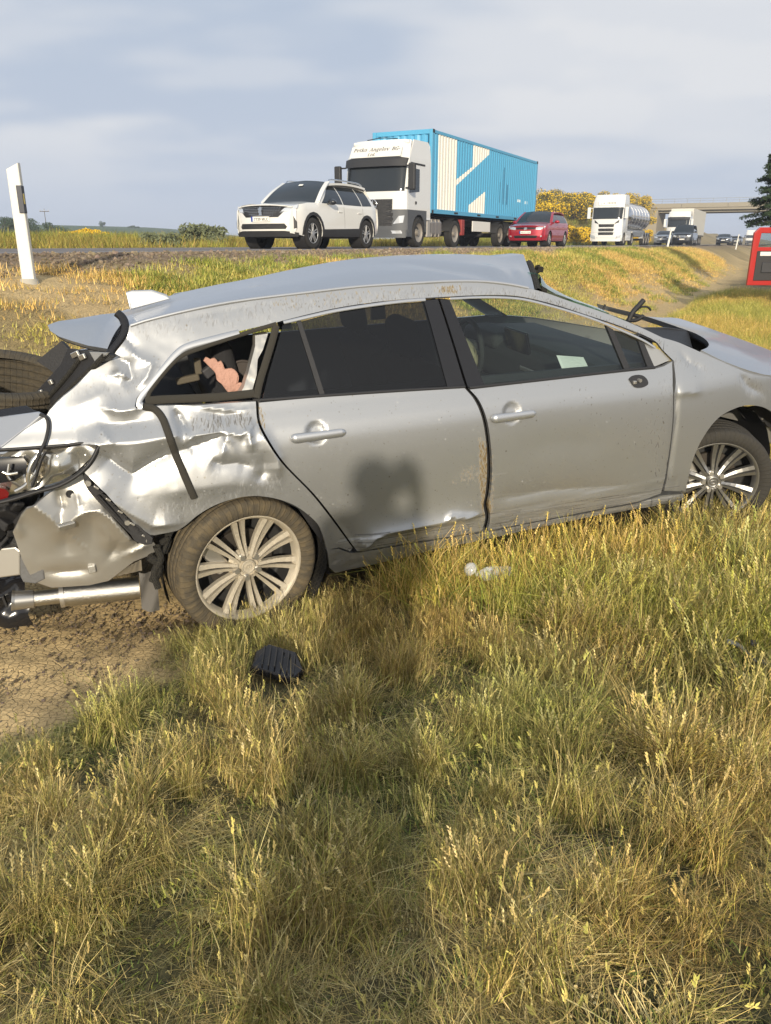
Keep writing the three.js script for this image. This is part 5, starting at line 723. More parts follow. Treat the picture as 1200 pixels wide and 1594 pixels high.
  part(o, 'container_rail', boxAt(X0, X0 + 0.1, Y1 - 0.16, Y1, -1.1, 1.1, 0.02), cb);
  for (const x of [4.6, 7.2, 9.6, 12.2]) part(o, 'forklift_slot', boxAt(x, x + 0.4, Y0 + 0.03, Y0 + 0.11, 1.22, 1.232, 0.004), plastic);
  for (const x of [X0 + 0.09, X1 - 0.09]) for (const y of [Y0 + 0.06, Y1 - 0.06]) part(o, 'corner_casting', tr(rbox(0.18, 0.12, 0.02, 0.01), x, y, 1.238), plastic);
}
{ // tanker lorry
  const o = thing('tanker_lorry', 'white lorry pulling a polished steel tank trailer beside yellow broom bushes', 'lorry', onRoad(14.1, 66.5), HEAD, GT);
  const { fr } = cab(o, { H: 3.82, cap: 3.25, body: truckWhite, low: truckWhite, wsY0: 2.0, wsY1: 2.86, lowTop: 1.0, depth: 2.3, mirror: truckWhite, lamp: [[0.82, 0.55], [1.16, 0.60], [1.18, 0.80], [0.84, 0.74]], slats: [[1.66, 0.62, 0.06], [1.30, 0.62, 0.06], [1.02, 0.62, 0.06], [0.62, 0.7, 0.05]], slatM: truckWhite });
  for (const y of [1.50, 1.18, 0.90]) fr([[0.58, y - 0.11], [0.62, y + 0.11]], 'grille', grilleM, 0.012);
  for (const e of [1, -1]) fr([[0.62, 1.62], [0.95, 1.72], [0.98, 1.95], [0.72, 1.74]].map(([z, y]) => [z * e, y]), 'intake', plastic, 0.012, false);
  const sg = part(o, 'name_board', ...flat(1.5, 0.3, canvasTex(512, 100, (c) => { c.fillStyle = '#f2f1ec'; c.fillRect(0, 0, 512, 100); c.strokeStyle = '#777'; c.strokeRect(8, 8, 496, 84); c.fillStyle = '#555'; c.font = 'bold 58px sans-serif'; c.textAlign = 'center'; c.fillText('J. A.', 120, 70); c.fillStyle = 'rgba(85,85,85,0.7)'; for (let k = 0; k < 6; k++) c.fillRect(230 + k * 40, 30, 26, 40); }))); sg.position.set(0.12, 3.18, 0); sg.rotation.y = -Math.PI / 2;
  axle(o, 1.3); axle(o, 4.9, 0.5, 1.25, true); part(o, 'chassis', boxAt(0.6, 6, 0.7, 0.95, -0.45, 0.45, 0.03), plastic); part(o, 'side_skirt', tr(rbox(2.0, 0.75, 0.06, 0.05), 3.1, 0.75, 1.2), truckWhite);
  const tank = part(o, 'tank', tr(new THREE.CapsuleGeometry(1.12, 9.0, 10, 40), 9.0, 2.32, 0, 0, 0, Math.PI / 2), phys([0.62, 0.62, 0.63], 0.16, { metalness: 1 }));
  for (let k = 0; k < 6; k++) part(tank, 'tank_band', tr(new THREE.TorusGeometry(1.12, 0.012, 6, 48), 5.2 + k * 1.5, 2.32, 0, 0, Math.PI / 2), steel);
  part(o, 'walkway', boxAt(4.5, 13.5, 3.42, 3.48, -0.3, 0.3, 0.02), steel); part(o, 'trailer_frame', [boxAt(4.2, 14, 1.0, 1.3, -0.7, 0.7, 0.04), boxAt(5.2, 9.5, 0.7, 1.15, 0.9, 1.15, 0.06)], steel);
  for (const x of [10.6, 11.9, 13.2]) { axle(o, x, 0.5, 1.25, true); guard(o, x, steel); }
}
{ // curtain sided lorry
  const o = thing('curtain_lorry', 'white lorry with a plain pale box trailer behind the black van', 'lorry', onRoad(12.9, 99), HEAD, GT);
  cab(o, { H: 3.65, cap: 3.1, body: truckWhite, low: truckWhite, wsY0: 1.95, wsY1: 2.8, lowTop: 1.0, depth: 2.3, visor: true, mirror: truckWhite, lamp: [[0.82, 0.6], [1.14, 0.62], [1.14, 0.82], [0.84, 0.78]], slats: [[1.5, 0.7, 0.08], [1.25, 0.7, 0.08], [1.0, 0.7, 0.08]] });
  axle(o, 1.3); axle(o, 4.9); part(o, 'chassis', boxAt(0.6, 15, 0.75, 1.1, -0.45, 0.45, 0.03), plastic); for (const x of [11, 12.3, 13.6]) axle(o, x);
  const cs = phys([0.58, 0.56, 0.50], 0.6, { bumpMap: rep(patchTex, 0.4), bumpScale: 0.03 }); part(o, 'trailer_box', [boxAt(2.5, 16.0, 1.15, 4.02, -1.25, 1.25, 0.03)], cs); part(o, 'trailer_rail', boxAt(2.5, 16.0, 1.02, 1.14, 1.15, 1.24, 0.02), plastic);
}
{ const o = thing('distant_lorry', 'white lorry far off on the carriageway beyond the bridge', 'lorry', onRoad(13.6, 262), HEAD, GT); cab(o, { H: 3.8, cap: 3.2, body: truckWhite, low: plastic, wsY0: 1.8, wsY1: 2.6, lowTop: 1.1, depth: 2.3, mirror: plastic, lamp: [[0.82, 0.6], [1.14, 0.62], [1.14, 0.82], [0.84, 0.78]], slats: [] }); part(o, 'trailer_box', boxAt(2.5, 15, 1.1, 4.0, -1.25, 1.25, 0.03), truckWhite); axle(o, 1.3); axle(o, 12); }
// ---------------------------------------------------------------- bridge, posts, bushes, trees
const concrete = std([0.30, 0.27, 0.21], 0.9, { bumpMap: rep(grainTex, 0.5), bumpScale: 0.02 });
{ const [bx, bz] = fromST(0, 150), o = thing('road_bridge', 'concrete road bridge with a steel railing crossing over the motorway', 'bridge', [bx, 0, bz], HEAD);   // local x along the motorway, z towards the median
  const y0 = ROADY + 5.15, y1 = y0 + 1.3;
  part(o, 'deck', boxAt(-4, 5, y0 + 0.35, y1, -26, 60, 0.02), concrete); part(o, 'girder', boxAt(-3.2, -2.4, y0, y0 + 0.4, -25, 60, 0.02), concrete); part(o, 'girder', boxAt(3, 3.8, y0, y0 + 0.4, -25, 60, 0.02), concrete);
  for (let k = 0; k < 12; k++) part(o, 'parapet_panel', boxAt(-4.16, -4.0, y0 + 0.7, y1 + 0.1, -26 + k * 7.2 + 0.02, -26 + (k + 1) * 7.2 - 0.02, 0.02), concrete);
  part(o, 'abutment', boxAt(-4, 5, ROADY - 0.5, y0 + 0.34, -28, -22.5, 0.05), concrete); part(o, 'pier', boxAt(-2.5, 3.5, -0.5, y0, 1.2, 2.2, 0.3), concrete); part(o, 'abutment', boxAt(-4, 5, -0.5, y0 + 0.34, 30, 34, 0.05), concrete);
  part(o, 'railing', [boxAt(-4.1, -4.04, y1 + 0.75, y1 + 0.82, -26, 60, 0.01), boxAt(-4.1, -4.04, y1 + 0.42, y1 + 0.47, -26, 60, 0.01), ...[...Array(43)].map((_, k) => boxAt(-4.1, -4.05, y1 + 0.1, y1 + 0.8, -26 + k * 2, -25.94 + k * 2, 0.005))], phys([0.3, 0.32, 0.34], 0.5, { metalness: 0.6 }));
  const cz = 3.3, c = trafficCar('bridge_car', 'dark pickup like car driving across the bridge', 0, 0, { ...hatch, L: 4.8, H: 1.75, cowlY: 1.12, belt: 1.08, r1: 3.0, tail: 0.2, paint: phys([0.05, 0.06, 0.08], 0.3, { clearcoat: 1 }), plate: plateTex(''), plateY: 0.6, face: hatchFace, group: 'car on the bridge' });
  delete c.userData.group; const [qx, qz] = fromST(-cz + 1.5, 148.2); c.position.set(qx, y1 + 0.12, qz); c.rotation.y = HEAD - Math.PI / 2;
}
function markerPost(label, px, pyBase, d, h, lean) { // white edge post with a slanted top and a dark band
  const r = rayW(px, pyBase), k = d / Math.hypot(r.x, r.z), x = r.x * k, z = r.z * k, y = ground(x, z), o = thing('marker_post', label, 'post', [x, Math.min(y, EYE + r.y * k) - 0.02, z], 0, 'edge posts along the carriageway');
  const g = extr([[-0.046, 0], [0.046, 0], [0.046, h], [-0.046, h - 0.05]], 0.06, 0.012).translate(0, 0, -0.035); part(o, 'shaft', g, std([0.72, 0.71, 0.66], 0.6, { bumpMap: rep(grainTex, 3), bumpScale: 0.002 }));
  part(o, 'band', boxAt(0.012, 0.062, h - 0.42, h - 0.18, -0.03, 0.052, 0.004), std([0.02, 0.025, 0.04], 0.5)); part(o, 'reflector', boxAt(0.060, 0.066, h - 0.34, h - 0.25, 0.0, 0.04, 0.002), phys([0.5, 0.4, 0.1], 0.2)); part(o, 'footing', tr(cyl(0.10, 0.06, 12, 0.08), 0, 0.02, 0), std([0.4, 0.38, 0.33], 0.9)); o.rotation.z = lean; o.rotation.y = 0.15; return o; }
markerPost('tall white marker post leaning over the gravel edge left of the white vehicle', 44, 428, 8.5, 1.06, -0.005);
markerPost('white marker post leaning in front of the pale grey car', 1037, 392, 57, 1.5, -0.14);
markerPost('small white marker post in front of the black car under the bridge', 1145, 388, 92, 1.5, -0.10);
// leaf clump bushes and trees: many small faces spread through the crown
function leafCloud(n, fn, size, flat = 0.5) { const pos = [], idx = [], nor = []; for (let i = 0; i < n; i++) { const [c, s] = fn(); const a = V(rr(-1, 1), rr(-1, 1), rr(-1, 1)).normalize(), b = V(rr(-1, 1), rr(-1, 1), rr(-1, 1)).cross(a).normalize(), l = size * rr(0.6, 1.4) * s, w = l * flat, k = pos.length / 3;
  const nn = a.clone().cross(b).normalize(); for (const [u, v] of [[-1, 0], [0, -1], [1, 0], [0, 1]]) { pos.push(c.x + a.x * u * l + b.x * v * w, c.y + a.y * u * l + b.y * v * w, c.z + a.z * u * l + b.z * v * w); nor.push(nn.x, nn.y, nn.z); } idx.push(k, k + 1, k + 2, k, k + 2, k + 3); }
  const g = new THREE.BufferGeometry(); g.setAttribute('position', new THREE.Float32BufferAttribute(pos, 3)); g.setAttribute('normal', new THREE.Float32BufferAttribute(nor, 3)); g.setIndex(idx); return g; }
const leafM = (r, g, b) => std([r, g, b], 0.9);
const olive = leafM(0.10, 0.105, 0.04), bloom = leafM(0.74, 0.50, 0.02), darkLeaf = leafM(0.045, 0.075, 0.028), bark = std([0.09, 0.065, 0.045], 0.95), sage = leafM(0.15, 0.17, 0.09);
function lobes(k, R, H) { return [...Array(k)].map(() => [V(rr(-0.75, 0.75) * R, rr(0.25, 0.82) * H, rr(-0.75, 0.75) * R), rr(0.28, 0.5)]); }
function broomBush(label, s, t, R, H, bl, group, dark = olive) {
  const [x, z] = fromST(s, t), o = thing('broom_bush', label, 'bush', [x, ground(x, z) - 0.05, z], rr(0, 6), group), lb = lobes(9, R, H);
  const inLobe = (out) => () => { const [c, r] = lb[(rnd() * lb.length) | 0], d = V(rr(-1, 1), rr(-0.8, 1), rr(-1, 1)).normalize(), q = out ? rr(0.75, 1.08) : Math.cbrt(rnd()); return [V(c.x + d.x * r * R * q, Math.max(0.05, c.y + d.y * r * H * 0.62 * q), c.z + d.z * r * R * q), 1]; };
  const st = []; for (let k = 0; k < 7; k++) { const a = rr(0, 6.28), e = lb[k % lb.length][0]; st.push(tube([[0.1 * Math.cos(a), 0, 0.1 * Math.sin(a)], [e.x * 0.5, e.y * 0.5, e.z * 0.5], [e.x, e.y, e.z]], 0.03 * H / 2, 5, 6)); }
  part(o, 'stems', st, bark); part(o, 'foliage', leafCloud(Math.round(1500 * R), inLobe(false), 0.11, 0.35), dark); if (bl) part(o, 'blossom', leafCloud(Math.round(1700 * R * bl), inLobe(true), 0.085, 0.6), bloom); return o; }
seed = 303;
const GB = 'broom bushes on the verge beyond the carriageway';
for (const [s, t, R, H, b] of [[25, 88, 2.2, 2.2, 0.9], [26, 94, 2.3, 2.5, 0.6], [25, 99, 2.6, 3.0, 0.5], [25, 104, 2.5, 3.2, 0.8], [26, 109, 2.7, 3.8, 0.4], [26, 115, 2.7, 3.8, 0.8], [26, 122, 2.8, 4.2, 0.5], [26, 129, 2.8, 4.4, 0.8], [26, 136, 2.6, 4.4, 0.6], [25, 139, 2.6, 4.3, 0.9], [25.5, 145, 2.6, 4.2, 0.6], [30, 106, 2.6, 3.4, 0.3], [30, 118, 2.6, 3.6, 0.3]]) broomBush('tall broom bush with yellow flowers on the bank behind the lorries', s, t, R, H, b, GB);
for (const [s, t, R, H, b] of [[20.2, 76, 1.5, 1.9, 2.2], [20.4, 80, 1.6, 1.8, 2.2], [20.6, 84, 1.6, 2.0, 2.0], [20.2, 89, 1.5, 1.7, 2.2]]) broomBush('low round broom bush full of yellow flowers between the red car and the tanker', s, t, R, H, b, 'low broom bushes behind the red car');
for (const [s, t, R, H, b] of [[22.5, 118, 2.4, 3.0, 1.2], [21.5, 126, 1.8, 2.4, 2.2], [23.5, 133, 2.4, 3.0, 0.8]]) broomBush('broom bush in flower between the tanker and the bridge', s, t, R, H, b, 'broom bushes before the bridge', sage);
for (const [s, t, R, H, b] of [[48.2, 43.2, 0.8, 0.7, 2.4], [47.7, 44.0, 0.9, 0.8, 2.4], [47.2, 44.8, 0.8, 0.75, 2.2], [46.7, 45.5, 0.7, 0.6, 2.2]]) broomBush('yellow flowering broom standing alone in the field beyond the road', s, t, R, H, b, 'broom clump in the field');
for (const [s, t, R, H] of [[112, 86, 4.0, 3.6], [110, 90.5, 3.6, 3.4], [115, 82, 4.0, 3.8], [107.5, 94.5, 3.0, 3.0]]) broomBush('dark green bush by the far field edge', s, t, R, H, 0, 'dark bushes at the field edge', darkLeaf);
for (const [s, t, R, H] of [[250, 242, 1.6, 2.4], [246, 254, 2.2, 1.2]]) broomBush('lone small tree on the crest of the green field', s, t, R, H, 0, 'specks of trees on the crest', darkLeaf);
broomBush('clump of tall pale weeds on the verge left of the white vehicle', 22.5, 24.7, 0.9, 0.8, 0.0, 'weed clumps on the far verge', sage);
broomBush('clump of tall pale weeds on the verge left of the white vehicle', 23.5, 29.0, 1.2, 1.0, 0, 'weed clumps on the far verge', sage);
{ // conifer at the right edge of the view
  const r = rayW(1206, 380), k = 36 / Math.hypot(r.x, r.z), x = r.x * k, z = r.z * k, o = thing('conifer_tree', 'dark green conifer with drooping layered branches behind the red door', 'tree', [x, ground(x, z) - 0.05, z]), H = 5.9; seed = 77;
  part(o, 'trunk', tr(cyl(0.16, H * 0.96, 10, 0.03), 0, H * 0.48, 0), bark); const br = [], tips = [];
  for (let k2 = 0; k2 < 110; k2++) { const y = rr(0.40, 0.98) * H, a = rr(0, 6.28), L = (1 - y / H) * 2.1 * rr(0.65, 1.1) + 0.25, e = V(Math.cos(a) * L, y - 0.06 * L + 0.1 * rr(-1, 1), Math.sin(a) * L); br.push(tube([[0, y, 0], [e.x * 0.5, y + 0.05, e.z * 0.5], [e.x, e.y, e.z]], 0.016, 4, 4)); tips.push([V(0, y, 0), e]); }
  part(o, 'branches', br, bark); part(o, 'crown', leafCloud(34000, () => { const [a, e] = tips[(rnd() * tips.length) | 0], u = rr(0.12, 1.02), p = a.clone().lerp(e, u); p.y += 0.05 * Math.sin(u * 3) + rr(-0.09, 0.05); p.x += rr(-0.16, 0.16) * (1.2 - u * 0.6); p.z += rr(-0.16, 0.16) * (1.2 - u * 0.6); return [p, 1]; }, 0.06, 0.3), leafM(0.026, 0.05, 0.018));
}
{ const [x, z] = fromST(150, 4), r = rayW(72, 352), k = 170 / Math.hypot(r.x, r.z), X = r.x * k, Z = r.z * k, y = ground(X, Z), o = thing('utility_pole', 'thin wooden utility pole with a crossarm standing in the far field', 'pole', [X, y, Z]);
  part(o, 'shaft', tr(cyl(0.08, 5.2, 8, 0.05), 0, 2.6, 0), bark); part(o, 'crossarm', tr(rbox(1.8, 0.12, 0.1, 0.02), 0, 4.7, 0), bark); for (const e of [-0.8, 0, 0.8]) part(o, 'insulator', tr(cyl(0.06, 0.25, 8), e, 4.88, 0), std([0.5, 0.5, 0.48], 0.5)); }

// ---------------------------------------------------------------- grass
const CARL = (x, z) => { const p = V(x, 0.2, z).applyMatrix4(wInv); return [p.x, p.z]; };
const inCar = (x, z) => { const [a, b] = CARL(x, z); return a > -1.05 && a < 3.5 && b < 0.80 && b > -0.95; };
function bladeGeo(list) { // list of {x,z,h,w,a,bend,col:[r,g,b],ear}
  const pos = [], col = [], idx = [], nor = [];
  for (const q of list) { const dx = Math.cos(q.a), dz = Math.sin(q.a), n = q.seg || 3, sa = q.a + Math.PI / 2 + (q.tw || 0), sx = Math.cos(sa), sz = Math.sin(sa), base = pos.length / 3; let end;
    for (let i = 0; i <= n; i++) { const u = i / n, b = q.bend * (q.flat ? u : u * u), hy = q.flat ? q.h * (0.25 + 1.6 * u * (1.1 - u)) : q.h * (u - 0.35 * q.bend / Math.max(q.h, 0.01) * u * u * 0.5 - (q.droop || 0) * u * u * u), w = q.w * (1 - u * (q.taper ?? 0.9)) / 2, cx = q.x + dx * b, cz = q.z + dz * b, y = Math.max(0.002, hy); end = [cx, y, cz];
      pos.push(cx - sx * w, y, cz - sz * w, cx + sx * w, y, cz + sz * w); const ny = 0.45; for (let k = 0; k < 2; k++) { nor.push(-dx * 0.6, ny, -dz * 0.6); col.push(...q.col); } }
    for (let i = 0; i < n; i++) { const a = base + 2 * i; idx.push(a, a + 1, a + 3, a, a + 3, a + 2); }
    if (q.ear) for (let e = 0; e < q.ear.n; e++) { const u = e / q.ear.n, L = q.ear.l * rr(0.8, 1.2), W = q.ear.w, an = q.a + (e % 2 ? 1 : -1) * rr(0.2, 0.9), up = q.ear.up, px = end[0] - dx * q.ear.sp * u * 0.3, py = end[1] - q.ear.sp * u, pz = end[2] - dz * q.ear.sp * u * 0.3, ex = Math.cos(an) * L * (1 - Math.abs(up)), ez = Math.sin(an) * L * (1 - Math.abs(up)), ey = L * up, k = pos.length / 3, tx = -Math.sin(an) * W, tz = Math.cos(an) * W;
      for (const [f, g] of [[0, 0], [0.4, 1], [1, 0], [0.4, -1]]) { pos.push(px + ex * f + tx * g, py + ey * f + (g ? W * 0.3 * g : 0), pz + ez * f + tz * g); nor.push(Math.cos(an) * 0.3, 0.7, Math.sin(an) * 0.3); col.push(...q.ear.col); } idx.push(k, k + 1, k + 2, k, k + 2, k + 3); } }
  const g = new THREE.BufferGeometry(); g.setAttribute('position', new THREE.Float32BufferAttribute(pos, 3)); g.setAttribute('color', new THREE.Float32BufferAttribute(col, 3)); g.setIndex(idx); g.computeVertexNormals(); return g; }
const tint = (c, v) => { const k = rr(1 - v, 1 + v); return c.map((x) => x * k * rr(0.96, 1.04)); };
const STRAW = [0.98, 0.79, 0.42], PALE = [1.15, 1.0, 0.66], GREEN = [0.30, 0.36, 0.12], LIME = [0.66, 0.66, 0.22], RUST = [0.60, 0.47, 0.25];
const pick = (a) => a[(rnd() * a.length) | 0];
function tuftUp(n, R, h0, h1, cols, o = {}) { const l = []; const a0 = rr(0, 6.28); for (let i = 0; i < n; i++) { const r = R * Math.sqrt(rnd()), t = rr(0, 6.28), h = rr(h0, h1); l.push({ x: r * Math.cos(t), z: r * Math.sin(t), h, w: rr(0.0024, 0.0050) * (o.w || 1), a: rnd() < 0.5 ? t + rr(-0.8, 0.8) : a0 + rr(-0.8, 0.8), bend: h * rr(0.1, o.b || 1.1), col: tint(pick(cols), 0.28), tw: rr(-0.9, 0.9), seg: 3 }); } return l; }
function tuftEar(n, R, h0, h1, cols, ears, o = {}) { const l = tuftUp(Math.round(n * 1.3), R, h0 * 0.5, h1 * 0.7, cols); for (let i = 0; i < n; i++) { const r = R * Math.sqrt(rnd()), t = rr(0, 6.28), h = rr(h0, h1), c = tint(pick(ears), 0.15); l.push({ x: r * Math.cos(t), z: r * Math.sin(t), h, w: 0.0019, a: rr(0, 6.28), bend: h * rr(0.15, 0.8), col: tint(STRAW, 0.2), taper: 0.3, seg: 4, ear: { n: o.n || 7, l: o.l || 0.019, w: o.ew || 0.0030, sp: o.sp || 0.045, up: o.up ?? 0.5, col: c } }); } return l; }
function mat_(n, R, cols) { const l = []; const a0 = rr(0, 6.28); for (let i = 0; i < n; i++) { const r = R * Math.sqrt(rnd()), t = rr(0, 6.28), h = rr(0.012, 0.06), L = rr(0.12, 0.34), a = a0 + rr(-0.9, 0.9); l.push({ x: r * Math.cos(t) - Math.cos(a) * L / 2, z: r * Math.sin(t) - Math.sin(a) * L / 2, h, flat: true, w: rr(0.0022, 0.0042), a, bend: L, col: tint(pick(cols), 0.3), tw: rr(-1.4, 1.4), seg: 4 }); } return l; }
function lowLeaf(n, R) { const l = []; for (let i = 0; i < n; i++) { const r = R * Math.sqrt(rnd()), t = rr(0, 6.28); l.push({ x: r * Math.cos(t), z: r * Math.sin(t), h: rr(0.02, 0.07), w: rr(0.006, 0.014), a: rr(0, 6.28), bend: rr(0.02, 0.07), col: tint(pick([GREEN, GREEN, [0.28, 0.36, 0.14], LIME, STRAW]), 0.25), taper: 0.75, seg: 3, tw: rr(-0.5, 0.5) }); } return l; }
const grassM = std([0.64, 0.615, 0.45], 0.85, { vertexColors: true });
const stuffs = {};
function field(name, label, geos, place, count, sc0, sc1, tintFn) { // InstancedMesh per variant
  const lists = geos.map(() => []); let guard = 0; for (let i = 0; i < count && guard < count * 30; guard++) { const p = place(); if (!p) continue; i++; lists[(rnd() * geos.length) | 0].push(p); }
  geos.forEach((g, k) => { const L = lists[k]; if (!L.length) return; const im = new THREE.InstancedMesh(g, grassM, L.length), m = new THREE.Matrix4(), c = new THREE.Color(), qn = new THREE.Quaternion();
    L.forEach(([x, z, s = 1, lean = 0, la = 0], i) => { const sc = rr(sc0, sc1) * s; qn.setFromAxisAngle(V(Math.cos(la), 0, Math.sin(la)), lean).multiply(new THREE.Quaternion().setFromAxisAngle(V(0, 1, 0), rr(0, 6.28))); m.compose(V(x, ground(x, z) - 0.008 - 0.03 * mudMask(x, z), z), qn, V(sc, sc * rr(0.85, 1.15), sc)); im.setMatrixAt(i, m); const t = tintFn(x, z); im.setColorAt(i, c.setRGB(...t)); });
    im.name = numbered(name); im.userData.kind = 'stuff'; tag(im, label, 'grass'); shade(im); scene.add(im); });
}
// patches of green and of dry growth
const greenAt = (x, z) => clamp(sstep(0.46, 0.62, fbm(x * 0.8 + 2, z * 0.8 + 7, 3, 201)) * 0.9 + 0.5 * sstep(0.5, 0.7, fbm(x * 2.6, z * 2.6, 2, 202)) - 0.22 - 0.35 * sstep(0.1, 0.9, x) * sstep(-1.7, -2.4, z));
function tintA(x, z) { const g = greenAt(x, z), o = fbm(x * 1.3 + 20, z * 1.3, 3, 203), v = rnd() < 0.3 ? rr(0.32, 0.6) : rr(0.7, 1.35); const or = sstep(0.52, 0.66, o) * (1 - g); return [v * lerp(lerp(1.0, 0.74, g), 1.0, or), v * lerp(lerp(0.98, 0.86, g), 0.90, or), v * lerp(lerp(0.92, 0.70, g), 0.76, or)]; }
seed = 1001;
const dryV = [0, 1, 2, 3].map(() => bladeGeo(tuftUp(17, 0.045, 0.07, 0.26, [STRAW, STRAW, PALE, LIME, LIME, RUST]))), mixV = [0, 1, 2].map(() => bladeGeo(tuftUp(18, 0.05, 0.06, 0.20, [GREEN, LIME, GREEN, STRAW]))), matV = [0, 1, 2, 3].map(() => bladeGeo(mat_(30, 0.10, [STRAW, PALE, STRAW, RUST, LIME, PALE]))), lowV = [0, 1, 2].map(() => bladeGeo(lowLeaf(26, 0.08)));
const YEL = [0.92, 0.82, 0.34], earV = [0, 1, 2].map(() => bladeGeo(tuftEar(5, 0.06, 0.14, 0.32, [STRAW, LIME, GREEN, PALE], [LIME, YEL, PALE, STRAW]))), earBig = [0, 1, 2].map(() => bladeGeo(tuftEar(2, 0.05, 0.12, 0.30, [LIME, STRAW], [YEL, LIME, [1.05, 0.92, 0.55]], { n: 6, l: 0.034, ew: 0.0048, sp: 0.045, up: 0.45 }))), podV = [0, 1].map(() => bladeGeo(tuftEar(9, 0.09, 0.015, 0.05, [GREEN, GREEN, RUST], [[0.95, 0.88, 0.66], [0.8, 0.72, 0.46]], { n: 4, l: 0.008, ew: 0.0040, sp: 0.012, up: 0.3 })));
const cleared = [[432, 1036, 0.10], [432, 1064, 0.13], [425, 1095, 0.10], [762, 915, 0.09], [735, 905, 0.08], [1172, 1025, 0.09], [1195, 1030, 0.09]].map(([x, y, r]) => { const p = onGround(x, y); return [p.x, p.z + 0.03, r]; });
// near field: what the photographer stands in front of
const leanAt = (x, z) => [1.5 * fbm(x * 1.1, z * 1.1, 2, 205) , fbm(x * 0.7 + 4, z * 0.7, 2, 206) * 12];
const near = (dens) => () => { const d = 0.95 + 4.0 * Math.pow(rnd(), 0.62), x = rr(-1, 1) * (0.53 * d + 0.30), z = -d; if (cleared.some(([a, b, r]) => Math.hypot(x - a, z - b) < r)) return null; if (rnd() > dens(x, z)) return null; if (inCar(x, z)) return null; const m = mudMask(x, z); if (rnd() < m * 1.15) return null; const [l, a] = leanAt(x, z); const [cx, cz] = CARL(x, z); const tall = 0.5 + 0.42 * sstep(0.1, 1.3, x) * sstep(-1.6, -2.6, z), byCar = cz < 1.45 ? lerp(cx > 2.3 ? 0.9 : 0.5, 1, sstep(0.85, 1.45, cz)) : 1; return [x, z, tall * byCar * (0.6 + 0.8 * fbm(x * 1.7, z * 1.7, 2, 207)), l * rnd(), a]; };
const gap = (x, z) => (0.15 + 0.85 * sstep(0.36, 0.56, fbm(x * 2.1 + 8, z * 2.1, 3, 208))) * (0.25 + 0.75 * sstep(0.40, 0.58, fbm(x * 7.5 + 1, z * 7.5, 2, 215)));
const LBL = 'dry straw coloured grass covering the verge around the wreck';
// tussocks: clumps of upright growth with trampled low ground between them
seed = 2002; const clumps = [...Array(330)].map(() => { const d = 0.95 + 4.0 * Math.pow(rnd(), 0.62); return [rr(-1, 1) * (0.53 * d + 0.30), -d, rr(0.04, 0.13), rr(0.75, 1.35)]; });
const inClump = (base, share, dens) => { const any = near(dens); return () => { if (rnd() > share) return any(); const c = clumps[(rnd() * clumps.length) | 0], a = rr(0, 6.28), r = c[2] * Math.sqrt(rnd()), x = c[0] + r * Math.cos(a), z = c[1] + r * Math.sin(a); if (inCar(x, z) || rnd() < mudMask(x, z) * 1.1 || cleared.some(([p, q, e]) => Math.hypot(x - p, z - q) < e)) return null; const [cx, cz] = CARL(x, z), low = cz < 1.3 && cx < 2.3 ? 0.55 : 1, w = base + 0.35 * sstep(0.1, 1.3, x) * sstep(-1.6, -2.6, z); return [x, z, w * c[3] * low, 0.35 * rnd() + r * 2, a + 1.57]; }; };
field('dry_grass', LBL, dryV, inClump(0.62, 0.72, (x, z) => gap(x, z)), 5200, 0.7, 1.2, tintA);
field('green_grass', 'green undergrowth between the dry stalks', mixV, inClump(0.55, 0.45, (x, z) => gap(x, z) * (0.3 + 0.7 * greenAt(x, z))), 2800, 0.6, 1.05, tintA);
field('flattened_grass', 'flattened straw mats in the trampled grass', matV, near((x, z) => 0.3 + 0.7 * sstep(0.45, 0.6, fbm(x * 1.4, z * 1.4, 2, 209))), 3800, 0.8, 1.3, tintA);
field('ground_herbs', 'low green herbs at the foot of the grass', lowV, near((x, z) => 0.2 + 0.8 * greenAt(x, z)), 3600, 0.6, 1.2, (x, z) => { const v = rr(0.45, 1.0); return [v * 0.88, v, v * 0.8]; });
field('seed_head_grass', 'grass stalks with small yellow green seed heads', earV, inClump(0.68, 0.6, (x, z) => gap(x, z)), 3000, 0.65, 1.1, tintA);
field('brome_grass', 'taller grass stalks with drooping yellow ears', earBig, near((x, z) => 0.5 + 0.5 * (z > -2.4 ? 1 : 0)), 1100, 0.7, 1.1, tintA);
field('seed_pods', 'small pale seed pods lying low in the grass', podV, near((x, z) => sstep(0.5, 0.62, fbm(x * 1.9 + 3, z * 1.9, 2, 210))), 1500, 0.8, 1.3, tintA);
// in front of and round the wheels and the sill
field('dry_grass', 'dry grass tufts growing against the wheels and sill of the wreck', [...dryV, ...earV], () => { const a = rr(-0.25, 3.5), b = rr(0.80, 1.25); const p = V(a, 0, b).applyMatrix4(wreck.matrixWorld), front = a > 2.2; if (rnd() < mudMask(p.x, p.z) || cleared.some(([u, w, r]) => Math.hypot(p.x - u, p.z - w) < r)) return null; return [p.x, p.z, front ? 1.2 : a < 0.5 ? 0.62 : 0.42, 0.3 * rnd(), rr(0, 6)]; }, 1300, 0.7, 1.1, tintA);
